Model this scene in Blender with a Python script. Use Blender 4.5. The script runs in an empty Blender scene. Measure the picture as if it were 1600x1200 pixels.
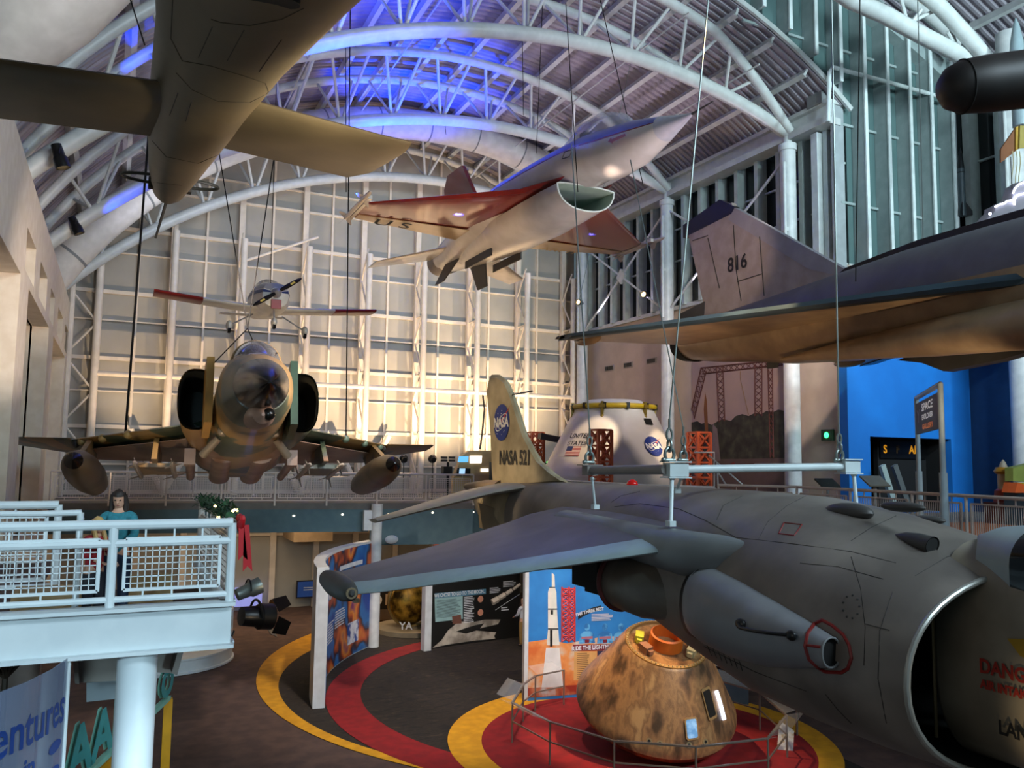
import bpy, bmesh, math, random
from math import pi, sin, cos, radians, sqrt, atan2
from mathutils import Vector as V, Matrix
from mathutils.bvhtree import BVHTree
random.seed(7)
SC = bpy.context.scene
COL = SC.collection
# ---------------------------------------------------------------- camera
FPX, YAW, PIT, ROL, EYE = 1287.0, radians(25.52), radians(5.278), radians(.768), 7.0
_f = V((sin(YAW), cos(YAW), 0)); _r = V((cos(YAW), -sin(YAW), 0)); _u = V((0, 0, 1))
F2 = cos(PIT)*_f + sin(PIT)*_u; U2 = -sin(PIT)*_f + cos(PIT)*_u
R3 = cos(ROL)*_r + sin(ROL)*U2; U3 = -sin(ROL)*_r + cos(ROL)*U2
CAM = V((0, 0, EYE))
cd = bpy.data.cameras.new('camera'); cam = bpy.data.objects.new('camera', cd); COL.objects.link(cam)
cam.matrix_world = Matrix(((R3.x, U3.x, -F2.x, 0), (R3.y, U3.y, -F2.y, 0), (R3.z, U3.z, -F2.z, EYE), (0, 0, 0, 1)))
cd.sensor_width = 36; cd.lens = 36*FPX/1600; cd.clip_end = 300; cd.clip_start = .05
SC.camera = cam
def ray(x, y): return F2 + R3*((x-800)/FPX) - U3*((y-600)/FPX)
def onX(x, y, X): d = ray(x, y); return CAM + d*(X/d.x)
def onY(x, y, Y): d = ray(x, y); return CAM + d*(Y/d.y)
def onZ(x, y, Z): d = ray(x, y); return CAM + d*((Z-EYE)/d.z)
def atD(x, y, D): return CAM + ray(x, y)*D
# ---------------------------------------------------------------- materials
def lin(c):
    if isinstance(c, str):
        c = [int(c[i:i+2], 16)/255 for i in (0, 2, 4)]
        c = [(v/12.92 if v <= .04045 else ((v+.055)/1.055)**2.4) for v in c]
    return (c[0], c[1], c[2], 1)
MATS = {}
def M(name, col, rough=.5, metal=0, col2=None, scale=3, lo=.4, hi=.65, bump=0, bscale=40, emit=None, es=1, detail=4, coat=0, stretch=None, spec=None):
    if name in MATS: return MATS[name]
    m = bpy.data.materials.new(name); m.use_nodes = True; nt = m.node_tree; b = nt.nodes['Principled BSDF']
    b.inputs['Roughness'].default_value = rough; b.inputs['Metallic'].default_value = metal
    if coat: b.inputs['Coat Weight'].default_value = coat; b.inputs['Coat Roughness'].default_value = .08
    if spec is not None: b.inputs['Specular IOR Level'].default_value = spec
    tc = nt.nodes.new('ShaderNodeTexCoord'); src = tc.outputs['Object']
    if stretch:
        mp = nt.nodes.new('ShaderNodeMapping'); mp.inputs['Scale'].default_value = stretch
        nt.links.new(src, mp.inputs['Vector']); src = mp.outputs['Vector']
    n = nt.nodes.new('ShaderNodeTexNoise'); n.inputs['Scale'].default_value = scale; n.inputs['Detail'].default_value = detail
    nt.links.new(src, n.inputs['Vector'])
    r = nt.nodes.new('ShaderNodeValToRGB'); r.color_ramp.elements[0].position = lo; r.color_ramp.elements[1].position = hi
    c = lin(col)
    if col2 is None: c2 = tuple(v*.86 for v in c[:3])+(1,)
    else: c2 = lin(col2)
    r.color_ramp.elements[0].color = c2; r.color_ramp.elements[1].color = c
    nt.links.new(n.outputs['Fac'], r.inputs['Fac']); nt.links.new(r.outputs['Color'], b.inputs['Base Color'])
    if bump:
        n2 = nt.nodes.new('ShaderNodeTexNoise'); n2.inputs['Scale'].default_value = bscale; n2.inputs['Detail'].default_value = 3
        nt.links.new(src, n2.inputs['Vector'])
        bm = nt.nodes.new('ShaderNodeBump'); bm.inputs['Strength'].default_value = bump; bm.inputs['Distance'].default_value = .02
        nt.links.new(n2.outputs['Fac'], bm.inputs['Height']); nt.links.new(bm.outputs['Normal'], b.inputs['Normal'])
    if emit is not None:
        b.inputs['Emission Color'].default_value = lin(emit); b.inputs['Emission Strength'].default_value = es
    MATS[name] = m; return m
def ramp(name, stops, scale=3, rough=.5, metal=0, detail=4, bump=0, stretch=None, interp='LINEAR', coat=0, kind='noise', distort=0):
    if name in MATS: return MATS[name]
    m = M(name, (1, 1, 1), rough, metal, scale=scale, detail=detail, bump=bump, stretch=stretch, coat=coat)
    for n in m.node_tree.nodes:
        if n.type == 'VALTORGB':
            cr = n.color_ramp; cr.interpolation = interp
            while len(cr.elements) > 2: cr.elements.remove(cr.elements[-1])
            for i, (p, c) in enumerate(stops):
                e = cr.elements[i] if i < 2 else cr.elements.new(p)
                e.position = p; e.color = lin(c)
    return m
def glass(name, col, alpha=.25, rough=.05):
    if name in MATS: return MATS[name]
    m = bpy.data.materials.new(name); m.use_nodes = True; nt = m.node_tree
    for n in list(nt.nodes): nt.nodes.remove(n)
    out = nt.nodes.new('ShaderNodeOutputMaterial'); mx = nt.nodes.new('ShaderNodeMixShader')
    t = nt.nodes.new('ShaderNodeBsdfTransparent'); t.inputs['Color'].default_value = (1, 1, 1, 1)
    g = nt.nodes.new('ShaderNodeBsdfPrincipled'); g.inputs['Base Color'].default_value = lin(col); g.inputs['Roughness'].default_value = rough
    mx.inputs['Fac'].default_value = alpha
    nt.links.new(t.outputs[0], mx.inputs[1]); nt.links.new(g.outputs[0], mx.inputs[2]); nt.links.new(mx.outputs[0], out.inputs['Surface'])
    MATS[name] = m; return m
# ---------------------------------------------------------------- mesh builder
def basis(d, up=None):
    d = V(d).normalized()
    up = V(up) if up is not None else (V((0, 0, 1)) if abs(d.z) < .95 else V((0, 1, 0)))
    x = up.cross(d)
    if x.length < 1e-6: x = V((1, 0, 0)).cross(d)
    x.normalize(); return x, d.cross(x).normalized(), d
class B:
    def __init__(s): s.v = []; s.f = []; s.mi = []; s.cur = 0
    def add(s, vs, fs):
        o = len(s.v); s.v += [tuple(p) for p in vs]; s.f += [tuple(i+o for i in f) for f in fs]; s.mi += [s.cur]*len(fs); return s
    def box(s, c, size, ax=None):
        c = V(c); a = ax or (V((1, 0, 0)), V((0, 1, 0)), V((0, 0, 1))); h = [k/2 for k in size]
        vs = [c + a[0]*(h[0]*i) + a[1]*(h[1]*j) + a[2]*(h[2]*k) for k in (-1, 1) for j in (-1, 1) for i in (-1, 1)]
        return s.add(vs, [(0, 2, 3, 1), (4, 5, 7, 6), (0, 1, 5, 4), (2, 6, 7, 3), (0, 4, 6, 2), (1, 3, 7, 5)])
    def mm(s, a, b):
        return s.box([(a[i]+b[i])/2 for i in range(3)], [abs(b[i]-a[i]) for i in range(3)])
    def bar(s, p, q, w, h, up=None):
        p, q = V(p), V(q); x, y, d = basis(q-p, up)
        return s.box((p+q)/2, (w, h, (q-p).length), (x, y, d))
    def tube(s, p, q, r, r2=None, n=10):
        p, q = V(p), V(q); r2 = r if r2 is None else r2; x, y, d = basis(q-p)
        return s.loft([[p + (x*cos(a)+y*sin(a))*r for a in [2*pi*i/n for i in range(n)]], [q + (x*cos(a)+y*sin(a))*r2 for a in [2*pi*i/n for i in range(n)]]])
    def path(s, pts, r, n=8, closed=False):
        pts = [V(p) for p in pts]; L = len(pts); rings = []; px = None
        for i, p in enumerate(pts):
            if closed: d = pts[(i+1) % L]-pts[i-1]
            else: d = pts[min(i+1, L-1)]-pts[max(i-1, 0)]
            x, y, d = basis(d)
            if px is not None:
                x = (px - d*px.dot(d)).normalized(); y = d.cross(x)
            px = x; rr = r[i] if isinstance(r, (list, tuple)) else r
            rings.append([p+(x*cos(a)+y*sin(a))*rr for a in [2*pi*k/n for k in range(n)]])
        if closed: rings.append(rings[0]); return s.loft(rings, False, False)
        return s.loft(rings)
    def loft(s, rings, cap0=True, cap1=True, closed=True):
        n = len(rings[0]); vs = [p for r in rings for p in r]; fs = []
        for i in range(len(rings)-1):
            for j in range(n if closed else n-1):
                a = i*n+j; b = i*n+(j+1) % n; fs.append((a, b, b+n, a+n))
        if cap0: fs.append(tuple(range(n))[::-1])
        if cap1: fs.append(tuple((len(rings)-1)*n+k for k in range(n)))
        return s.add(vs, fs)
    def lathe(s, prof, o, ax=(0, 0, 1), n=32, a0=0, a1=2*pi):
        o = V(o); x, y, d = basis(ax); full = abs(a1-a0-2*pi) < 1e-6; k = n if full else n+1; rings = []
        for r, h in prof:
            r = max(r, 1e-4); rings.append([o+d*h+(x*cos(a)+y*sin(a))*r for a in [a0+(a1-a0)*i/n for i in range(k)]])
        return s.loft(rings, full, full, full)
    def prism(s, poly, vec):
        poly = [V(p) for p in poly]; vec = V(vec); n = len(poly)
        vs = poly+[p+vec for p in poly]
        fs = [tuple(range(n))[::-1], tuple(range(n, 2*n))]+[(i, (i+1) % n, (i+1) % n+n, i+n) for i in range(n)]
        return s.add(vs, fs)
    def ball(s, c, r, sc=(1, 1, 1), n=16, m=10, ax=None):
        c = V(c); a = ax or (V((1, 0, 0)), V((0, 1, 0)), V((0, 0, 1))); rings = []
        for j in range(m+1):
            t = pi*j/m; rr = max(sin(t), 1e-3)
            rings.append([c+a[0]*(r*sc[0]*rr*cos(2*pi*i/n))+a[1]*(r*sc[1]*rr*sin(2*pi*i/n))+a[2]*(-r*sc[2]*cos(t)) for i in range(n)])
        return s.loft(rings)
    def o(s, name, mat, parent=None, label=None, sharp=35, smooth=True, kind=None, off=None):
        me = bpy.data.meshes.new(name)
        o3 = ORG.get(parent.name, V((0, 0, 0))) if parent is not None else V((0, 0, 0))
        me.from_pydata([tuple(V(p)-o3) for p in s.v], [], s.f); me.update()
        bm = bmesh.new(); bm.from_mesh(me); bmesh.ops.recalc_face_normals(bm, faces=bm.faces); bm.to_mesh(me); bm.free()
        if smooth:
            me.polygons.foreach_set('use_smooth', [True]*len(me.polygons))
            try: me.set_sharp_from_angle(angle=radians(sharp))
            except Exception: pass
        ms = mat if isinstance(mat, (list, tuple)) else [mat]
        for m in ms: me.materials.append(m)
        if len(ms) > 1: me.polygons.foreach_set('material_index', s.mi)
        ob = bpy.data.objects.new(name, me); COL.objects.link(ob)
        if parent is not None: ob.parent = parent; ORG[ob.name] = o3
        if label: ob['label'] = label
        if kind: ob['kind'] = kind
        return ob
ORG = {}
def thing(name, label, cat, loc, group=None):
    o = bpy.data.objects.new(name, None); COL.objects.link(o); o.location = loc; o.empty_display_size = .2
    o['label'] = label; o['category'] = cat
    if group: o['group'] = group
    ORG[o.name] = V(loc); return o
def tag(o, label, cat, group=None):
    o['label'] = label; o['category'] = cat
    if group: o['group'] = group
    return o
def struct(o): o['kind'] = 'structure'; return o
def dup(root, delta, label=None, group=None):
    def cp(o, par):
        c = o.copy(); COL.objects.link(c)
        if par is not None: c.parent = par
        for ch in list(o.children): cp(ch, c)
        return c
    c = cp(root, None); c.location = V(root.location)+V(delta)
    if label: c['label'] = label
    if group: c['group'] = group
    ORG[c.name] = ORG[root.name]+V(delta); return c
# frames for flat graphics: origin, right, up
class Fr:
    def __init__(s, O, R, U):
        s.O = V(O); s.R = V(R).normalized(); U = V(U); s.U = (U-s.R*U.dot(s.R)).normalized(); s.N = s.R.cross(s.U)
    def p(s, u, v, n=0): return s.O+s.R*u+s.U*v+s.N*n
    def px(s, x, y):
        d = ray(x, y); t = (s.O-CAM).dot(s.N)/d.dot(s.N); q = CAM+d*t-s.O; return q.dot(s.R), q.dot(s.U)
def flat(fr, uv, name, mat, parent, off=.004, th=.002, label=None):
    b = B(); b.prism([fr.p(u, v, off) for u, v in uv], fr.N*th); return b.o(name, mat, parent, label, smooth=False)
def pflat(fr, pts, name, mat, parent, off=.004, th=.002, label=None):
    return flat(fr, [fr.px(*p) for p in pts], name, mat, parent, off, th, label)
def disc(fr, u, v, ru, rv, name, mat, parent, off=.004, n=28, label=None, th=.002):
    return flat(fr, [(u+ru*cos(2*pi*i/n), v+rv*sin(2*pi*i/n)) for i in range(n)], name, mat, parent, off, th, label)
def text(fr, s, u, v, size, name, mat, parent, off=.004, th=.002, bold=0, sx=1, slant=0, align='CENTER', label=None, map3=None):
    c = bpy.data.curves.new('t', 'FONT'); c.body = s; c.size = size; c.align_x = align; c.align_y = 'CENTER'; c.offset = bold; c.shear = slant; c.resolution_u = 3
    t = bpy.data.objects.new('t', c); me = bpy.data.meshes.new_from_object(t)
    b = B(); vs = [(p.co.x*sx, p.co.y) for p in me.vertices]; n = len(vs)
    mp = map3 or (lambda a, bb, h: fr.p(u+a, v+bb, h))
    fs = [tuple(p.vertices) for p in me.polygons]
    b.add([mp(a, bb, off+th) for a, bb in vs], fs)
    bpy.data.objects.remove(t); bpy.data.curves.remove(c); bpy.data.meshes.remove(me)
    return b.o(name, mat, parent, label, smooth=False)
def lines(fr, u, v, w, h, n, name, mat, parent, off=.005, gap=.5, seed=1):
    rd = random.Random(seed); b = B(); lh = h/n
    for i in range(n):
        ww = w*(rd.uniform(.75, 1)); y = v-(i+.5)*lh
        b.prism([fr.p(u, y-lh*gap/2, off), fr.p(u+ww, y-lh*gap/2, off), fr.p(u+ww, y+lh*gap/2, off), fr.p(u, y+lh*gap/2, off)], fr.N*.001)
    return b.o(name, mat, parent, smooth=False)
def ell(cx, cz, Y, rx, rz, n=28, e=2.0, top=None):
    r = []
    for i in range(n):
        a = 2*pi*i/n; c, s_ = cos(a), sin(a)
        x = abs(c)**(2/e)*(1 if c >= 0 else -1)*rx; z = abs(s_)**(2/e)*(1 if s_ >= 0 else -1)*rz
        r.append(V((cx+x, Y, cz+z)))
    return r
AF = [(0, 0), (.02, .35), (.08, .7), (.2, .95), (.38, 1), (.6, .78), (.8, .42), (1, .02)]
def wing(b, secs, up=(0, 0, 1), lo=1.0):
    """secs: (leading edge, trailing edge, half thickness)"""
    rings = []
    for le, te, t in secs:
        le, te = V(le), V(te); U = V(up)
        r = [le+(te-le)*f+U*(t*h) for f, h in AF]+[le+(te-le)*f-U*(t*h*lo) for f, h in AF[::-1][:-1]]
        rings.append(r)
    return b.loft(rings)
def cable(p, q, label, r=.012, mat=None, group=None, name='cable'):
    b = B(); b.tube(p, q, r, n=6); return tag(b.o(name, mat or mCable, None), label, 'cable', group)
mCable = M('cable_dark', '0e0d0d', .85, spec=.2)
mSteel = M('cable_steel', '8a9490', .4, .7)
mWhite = M('painted_white_steel', 'd6d8d8', .4, col2='c6c9ca')
mCream = M('cream_plaster', 'd8cdbb', .85, col2='cfc2ae')
mBlack = M('black_plastic', '0d0d0e', .35)
mGrey = M('mid_grey_paint', '7d8081', .5)
# ================================================================ SETTING
mFloor = M('maroon_carpet', '5c463e', .95, col2='4a3835', scale=2.2, bump=.3, bscale=90)
mDark = ramp('dark_pattern_carpet', [(.38, '15110f'), (.5, '2a211b'), (.56, '191512'), (.68, '3a2d23')], scale=2.4, rough=.95, detail=6, stretch=(1, 2.2, 1))
mYel = M('yellow_carpet', 'd79a14', .9, col2='c48a10', scale=3)
mRed = M('red_carpet', '8e0f16', .9, col2='7c0c13', scale=3)
b = B(); b.mm((-16, -4, -.2), (34, 41, 0)); struct(b.o('floor', mFloor))
def arc(c, r, a0, a1, n): return [(c[0]+r*cos(a0+(a1-a0)*i/n), c[1]+r*sin(a0+(a1-a0)*i/n)) for i in range(n+1)]
def carpet(name, poly, z, mat, label, cat='carpet'):
    bb = B(); bb.prism([(x, y, z-.004) for x, y in poly], (0, 0, .008)); tag(bb.o(name, mat, smooth=False), label, cat)
ca = arc((16.13, 25.54), 11.95, radians(85), radians(230), 60)
carpet('dark_carpet', ca+[(16, 14.2)], .008, mDark, 'dark mottled carpet area inside the sweeping yellow stripe')
def crescent(co, ro, ci, ri, a0, a1, n=60): return arc(co, ro, a0, a1, n)+arc(ci, ri, a1, a0, n)
carpet('yellow_carpet_stripe', crescent((16.13, 25.54), 11.95, (14.65, 24.76), 9.95, radians(95), radians(236)), .018, mYel, 'outer sweeping yellow carpet stripe around the dark exhibit floor', 'carpet')
carpet('red_carpet_stripe', crescent((14.46, 22.5), 8.85, (14.46, 22.68), 7.8, radians(100), radians(240)), .022, mRed, 'curving red carpet stripe between the display walls', 'carpet')
carpet('yellow_carpet_ring', crescent((12.35, 18.1), 4.85, (12.35, 17.85), 4.1, 0, 2*pi*.9999, 90), .03, mYel, 'yellow carpet ring circling the burnt brown capsule', 'carpet')
carpet('red_carpet_disc', arc((12.35, 17.85), 4.1, 0, 2*pi*.999, 80)[:-1], .034, mRed, 'round red carpet under the burnt brown capsule', 'carpet')
# --- vault geometry
LC, LR = (12.1, 5.3), 18.15
HC, HR = (15.2, -4.4), 30.3
def lz(x, r=LR): return LC[1]+sqrt(max(r*r-(x-LC[0])**2, 0))
def hz(x, r=HR): return HC[1]+sqrt(r*r-(x-HC[0])**2)
def deck(c, r, x0, x1, y0, y1, pitch, dep, n):
    a0 = math.acos((x0-c[0])/r); a1 = math.acos((x1-c[0])/r); ys = []; y = y0
    while y < y1-.01:
        for t, h in ((0, 0), (.35, 0), (.5, dep), (.85, dep)): ys.append((min(y+t*pitch, y1), h))
        y += pitch
    ys.append((y1, 0)); rings = []
    for i in range(n+1):
        a = a0+(a1-a0)*i/n
        rings.append([V((c[0]+(r+h)*cos(a), yy, c[1]+(r+h)*sin(a))) for yy, h in ys]+[V((c[0]+(r+.25)*cos(a), yy, c[1]+(r+.25)*sin(a))) for yy in (y1, y0)])
    bb = B(); bb.loft(rings); return bb
mDeck = M('corrugated_roof_deck', 'a39da6', .55, .1, col2='968f99', scale=1.5)
mSteelW = M('truss_white_paint', 'c8cccb', .38, col2='bcc0bf')
ce = struct(deck(LC, LR, -5.6, 22.9, 20.75, 40.1, .3, .07, 44).o('ceiling', mDeck, sharp=20))
ORG[ce.name] = V((0, 0, 0))
k = 0
for i in range(19):
    x = -5+i*1.55
    if x > 22.6: break
    a = atan2(lz(x)-LC[1], x-LC[0]); nx, nz = cos(a), sin(a)
    bb = B(); p = V((LC[0]+(LR-.16)*nx, 20.8, LC[1]+(LR-.16)*nz)); q = V((p.x, 40, p.z))
    bb.box((p+q)/2, (.09, 19.2, .30), (V((nz, 0, -nx)), V((0, 1, 0)), V((nx, 0, nz))))
    bb.box((p+q)/2-V((nx, 0, nz))*.15, (.2, 19.2, .025), (V((nz, 0, -nx)), V((0, 1, 0)), V((nx, 0, nz))))
    bb.o('purlin', mSteelW, ce)
hc = struct(deck(HC, HR, -9, 29.6, -1, 21.2, .3, .07, 40).o('ceiling', mDeck, sharp=20)); ORG[hc.name] = V((0, 0, 0))
for i in range(13):
    x = 10+i*1.6
    a = atan2(hz(x)-HC[1], x-HC[0]); nx, nz = cos(a), sin(a)
    bb = B(); p = V((HC[0]+(HR-.2)*nx, -1, HC[1]+(HR-.2)*nz)); q = V((p.x, 20.8, p.z))
    bb.box((p+q)/2, (.14, 21.8, .36), (V((nz, 0, -nx)), V((0, 1, 0)), V((nx, 0, nz))))
    bb.o('purlin', mSteelW, hc)
# roof verge board at the end of the low vault
bb = B(); rg = []
for i in range(41):
    a = math.acos((23.2-LC[0])/LR)+(math.acos((4-LC[0])/LR)-math.acos((23.2-LC[0])/LR))*i/40
    rg.append([V((LC[0]+rr*cos(a), yy, LC[1]+rr*sin(a))) for rr, yy in ((LR+.02, 20.6), (LR+.2, 20.6), (LR+.2, 20.7), (LR+.02, 20.7))])
bb.loft(rg); struct(bb.o('trim_1', mSteelW))
# --- arch trusses
BC, BR = (14.3, -2.3), 23.2
TC, TR = (12.1, 5.3), 17.45
def ang(c, r, x): return math.acos(max(-1, min(1, (x-c[0])/r)))
def truss(Y, label, dy=1.3):
    t = thing('arch_truss', label, 'roof truss', (14, Y, 20.5), 'white tubular roof trusses')
    def P(c, r, x, y): return V((x, y, c[1]+sqrt(max(r*r-(x-c[0])**2, 0))))
    n = 48; xs = [-4.6+(26.85)*i/n for i in range(n+1)]
    bb = B(); bb.path([P(BC, BR, x, Y) for x in xs], .235, 14); bb.o('bottom_chord', mSteelW, t)
    for s in (-1, 1):
        bb = B(); bb.path([P(TC, TR, x, Y+s*dy*min(1, .12+(22.3-x)/5)) for x in xs], .17, 12); bb.o('top_chord', mSteelW, t)
    xx = -3.75
    while xx < 19.9:
        for s in (-1, 1):
            for dx in (-.12, 1.32):
                lo = P(BC, BR, xx+.6, Y)
                x2 = xx+dx; hi = P(TC, TR, x2, Y+s*dy*min(1, .12+(22.3-x2)/5))
                bb = B(); bb.tube(lo+V((.06 if dx > 0 else -.06, 0, .12)), hi, .058, n=8); bb.o('web_strut', mSteelW, t)
        xx += 2.05
    bb = B()
    g = [P(BC, BR, 22.3, Y), P(BC, BR, 20.9, Y), P(TC, TR, 20.9, Y), P(TC, TR, 22.4, Y)]
    bb.prism([p+V((0, -.03, 0)) for p in g], (0, .06, 0)); bb.o('gusset_plate', mSteelW, t)
    bb = B(); bb.tube((22.3, Y, 18.95), (22.3, Y, 19.7), .16, n=12); bb.box((22.3, Y, 19.6), (.5, .2, .5)); bb.o('end_bearing', mSteelW, t)
    return t
truss(22.8, 'white arched roof truss nearest the tall gable glazing')
truss(30.4, 'white arched roof truss in the middle of the vault')
truss(38.0, 'white arched roof truss closest to the gridded back wall')
# tie rods running along the vault
for i, (x, r) in enumerate(((5.5, 17), (9, 16.9), (16.5, 16.9), (19.5, 16.9))):
    z = TC[1]+sqrt(r*r-(x-TC[0])**2)+.35
    bb = B(); bb.tube((x, 21.2, z), (x, 39.5, z), .03, n=6); tag(bb.o('tie_rod', mSteelW), '%s thin white tie rod running lengthwise under the vault' % ('leftmost', 'second from left', 'third from left', 'rightmost')[i], 'rod')
# high vault truss
t = thing('arch_truss', 'white tubular truss under the high vault at upper right', 'roof truss', (22, 17, 22), 'high vault trusses')
def HP(x, y, c=(15.2, -4.4), r=29.5): return V((x, y, c[1]+sqrt(r*r-(x-c[0])**2)))
pb = [onY(x, y, 17) for x, y in ((1240, -60), (1330, 0), (1380, 22), (1440, 55), (1485, 78), (1530, 103))]
bb = B(); bb.path(pb, .26, 14); bb.o('bottom_chord', mSteelW, t)
pt = [onY(x, y, 16.6) for x, y in ((1380, -70), (1430, -20), (1470, 12), (1510, 55), (1548, 100))]
bb = B(); bb.path(pt, .24, 14); bb.o('top_chord', mSteelW, t)
pk = [onY(x, y, 19.3) for x, y in ((1340, -60), (1400, -10), (1440, 15), (1480, 50), (1510, 85))]
bb = B(); bb.path(pk, .2, 12); bb.o('top_chord', mSteelW, t)
for (a, c) in (((1426, 33), (1470, 12)), ((1494, 72), (1480, 25)), ((1415, 26), (1400, -30)), ((1426, 33), (1440, 15)), ((1494, 72), (1480, 50))):
    bb = B(); bb.tube(onY(*a, 17), onY(*c, 16.8), .06, n=8); bb.o('web_strut', mSteelW, t)
bb = B(); bb.prism([onY(x, y, 16.95) for x, y in ((1499, 76), (1510, 60), (1545, 99), (1525, 100))], (0, .06, 0)); bb.o('gusset_plate', mSteelW, t)
# --- back wall
mPanel = M('grey_wall_panel', 'a3a099', .75, col2='989690', scale=.6)
mMull = M('wall_framing_cream_white', 'd9cfc2', .5, col2='cfc5b8')
poly = [(-7, 0), (22.9, 0)]+[(22.9-29.9*i/40, lz(22.9-29.9*i/40, LR-.02)) for i in range(41)]
bb = B(); bb.prism([(x, 40, z) for x, z in poly], (0, .3, 0)); wb = struct(bb.o('wall_back', mPanel)); ORG[wb.name] = V((0, 0, 0))
cols = [-1.0, 1.9, 4.8, 7.75, 10.65, 13.5, 16.4, 19.25, 22.05]
for i, x in enumerate([-.0+.48, 3.3, 6.25, 9.1, 12, 14.75, 17.6, 20.5]):
    bb = B(); bb.mm((x-.05, 39.86, 5.3), (x+.05, 40.02, lz(x)-.1)); bb.o('mullion', mMull, wb)
for z, h in ((19.95, .08), (18.95, .1), (17.05, .16), (15.93, .06), (14.15, .16), (12.88, .06), (11.2, .16), (9.76, .06), (8.22, .16), (6.6, .08), (5.4, .14), (3.4, .12)):
    x1 = 22.8; x0 = -3
    if z > 14:
        d = sqrt(max(LR**2-(z-LC[1])**2, 0)); x0 = max(x0, LC[0]-d+.1); x1 = min(x1, LC[0]+d-.1)
    bb = B(); bb.mm((x0, 39.88, z-h/2), (x1, 40.03, z+h/2)); bb.o('girt', mMull, wb)
for i, x in enumerate([-1, .95, 2.9, 4.8, 6.8, 8.8, 10.7, 12.7, 14.7]):
    bb = B(); bb.mm((x-.13, 39.75, 0), (x+.13, 40.02, 5.0)); bb.o('mullion', mMull, wb)
nth = ['leftmost', 'second from left', 'third from left', 'fourth from left', 'middle', 'fourth from right', 'third from right', 'second from right', 'rightmost']
for i, x in enumerate(cols):
    t = thing('lattice_column', '%s tall white lattice column of the back wall' % nth[i], 'column', (x, 39.2, 5.3), 'lattice columns of the back wall')
    zt = min(lz(x)-.4, BC[1]+sqrt(BR*BR-(x-BC[0])**2)+.5)
    bb = B(); bb.mm((x-.13, 39.62, 5.3), (x+.13, 39.86, zt)); bb.o('wall_flange', mMull, t)
    bb = B(); bb.tube((x, 38.55, 5.3), (x, 38.55, min(zt, 16.9)), .15, n=14); bb.o('tube', mMull, t)
    z = 5.6; sgn = 0
    while z < min(zt, 16.8)-1.0:
        for dx in (-.07, ):
            bb = B(); a = V((x+dx, 38.6, z)); c = V((x+dx, 39.68, z+1.42))
            if sgn: a.y, c.y = c.y, a.y
            bb.tube(a, c, .045, n=6); bb.o('lacing_bar', mMull, t)
        z += 1.45; sgn = 1-sgn
    for z in (8.22, 11.2, 14.15):
        bb = B(); bb.tube((x, 38.6, z), (x, 39.7, z), .04, n=6); bb.o('lacing_bar', mMull, t)
    if i < 8:
        for z in (10.4,):
            bb = B(); bb.tube((x, 38.55, z), (cols[i+1], 38.55, z), .11, n=10); bb.o('horizontal_tube', mMull, t)
# diagonal braces of the end bay and V struts at the foot
for z in (5.6, 8.3, 11.2):
    bb = B(); bb.tube((-2.0, 38.6, z+.1), (-1.0, 38.6, z+1.35), .045, n=6); bb.tube((-1.0, 38.6, z+1.35), (-2.0, 38.6, z+2.6), .045, n=6)
    tag(bb.o('diagonal_brace', mMull), '%s zigzag brace beside the left corner of the back wall' % {5.6: 'lowest', 8.3: 'middle', 11.2: 'highest'}[z], 'brace')
bb = B(); bb.tube((-2.0, 38.55, 5.3), (-2.0, 38.55, 14.2), .12, n=10); tag(bb.o('corner_post', mMull), 'white tubular post in the left corner of the back wall', 'post')
bb = B(); bb.tube((4.9, 38.5, 15.9), (8.1, 38.5, 17.4), .06, n=8); tag(bb.o('diagonal_brace', mMull), 'long white diagonal brace high on the back wall above the propeller', 'brace')
for i, x in enumerate((1.9, 7.75, 10.65)):
    t = thing('strut_pair', 'V shaped pair of white struts at wall foot, %s' % ('under left wing of the jet', 'under the middle of the jet', 'below the right drop tank')[i], 'strut', (x, 39.3, 5.3), 'V struts behind the walkway')
    for s in (-1, 1):
        bb = B(); bb.tube((x, 39.2, 5.35), (x+s*1.4, 39.2, 8.1), .14, n=10); bb.o('strut', mMull, t)
# big round air ducts under the vault
mDuct = M('white_fabric_duct', 'cfccc6', .6, col2='c3c0ba')
def arcz(p0, p1, p2):
    (ax, ay), (bx, by), (cx, cy) = p0, p1, p2
    d = 2*(ax*(by-cy)+bx*(cy-ay)+cx*(ay-by))
    ux = ((ax*ax+ay*ay)*(by-cy)+(bx*bx+by*by)*(cy-ay)+(cx*cx+cy*cy)*(ay-by))/d
    uy = ((ax*ax+ay*ay)*(cx-bx)+(bx*bx+by*by)*(ax-cx)+(cx*cx+cy*cy)*(bx-ax))/d
    r = sqrt((ax-ux)**2+(ay-uy)**2); return lambda x: uy+sqrt(r*r-(x-ux)**2)
def duct(fz, x0, x1, Y, r, label):
    t = thing('air_duct', label, 'duct', ((x0+x1)/2, Y, fz((x0+x1)/2)))
    pts = [V((x0+(x1-x0)*i/40, Y, fz(x0+(x1-x0)*i/40))) for i in range(41)]
    bb = B(); bb.path(pts, r, 24); bb.o('duct_tube', mDuct, t)
    for i in range(2, 40, 4):
        bb = B(); bb.path([pts[i]+(pts[i+1]-pts[i])*.02, pts[i]+(pts[i+1]-pts[i])*.12], r+.012, 24); bb.o('seam_band', mGrey, t)
duct(arcz((-1.1, 15.75), (9.2, 22.0), (18.3, 21.6)), -3.2, 20.6, 35.2, .68, 'fat white round air duct arching below the vault by the back wall')
# left corner duct near the camera
t = thing('air_duct', 'large pale round duct in the upper left corner', 'duct', tuple(atD(60, 20, 14)))
bb = B(); bb.path([atD(-230, 170, 13.6), atD(-100, 95, 13.6), atD(0, 40, 13.6), atD(70, -10, 13.6), atD(150, -90, 13.6)], .92, 28); bb.o('duct_tube', mDuct, t)
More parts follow.
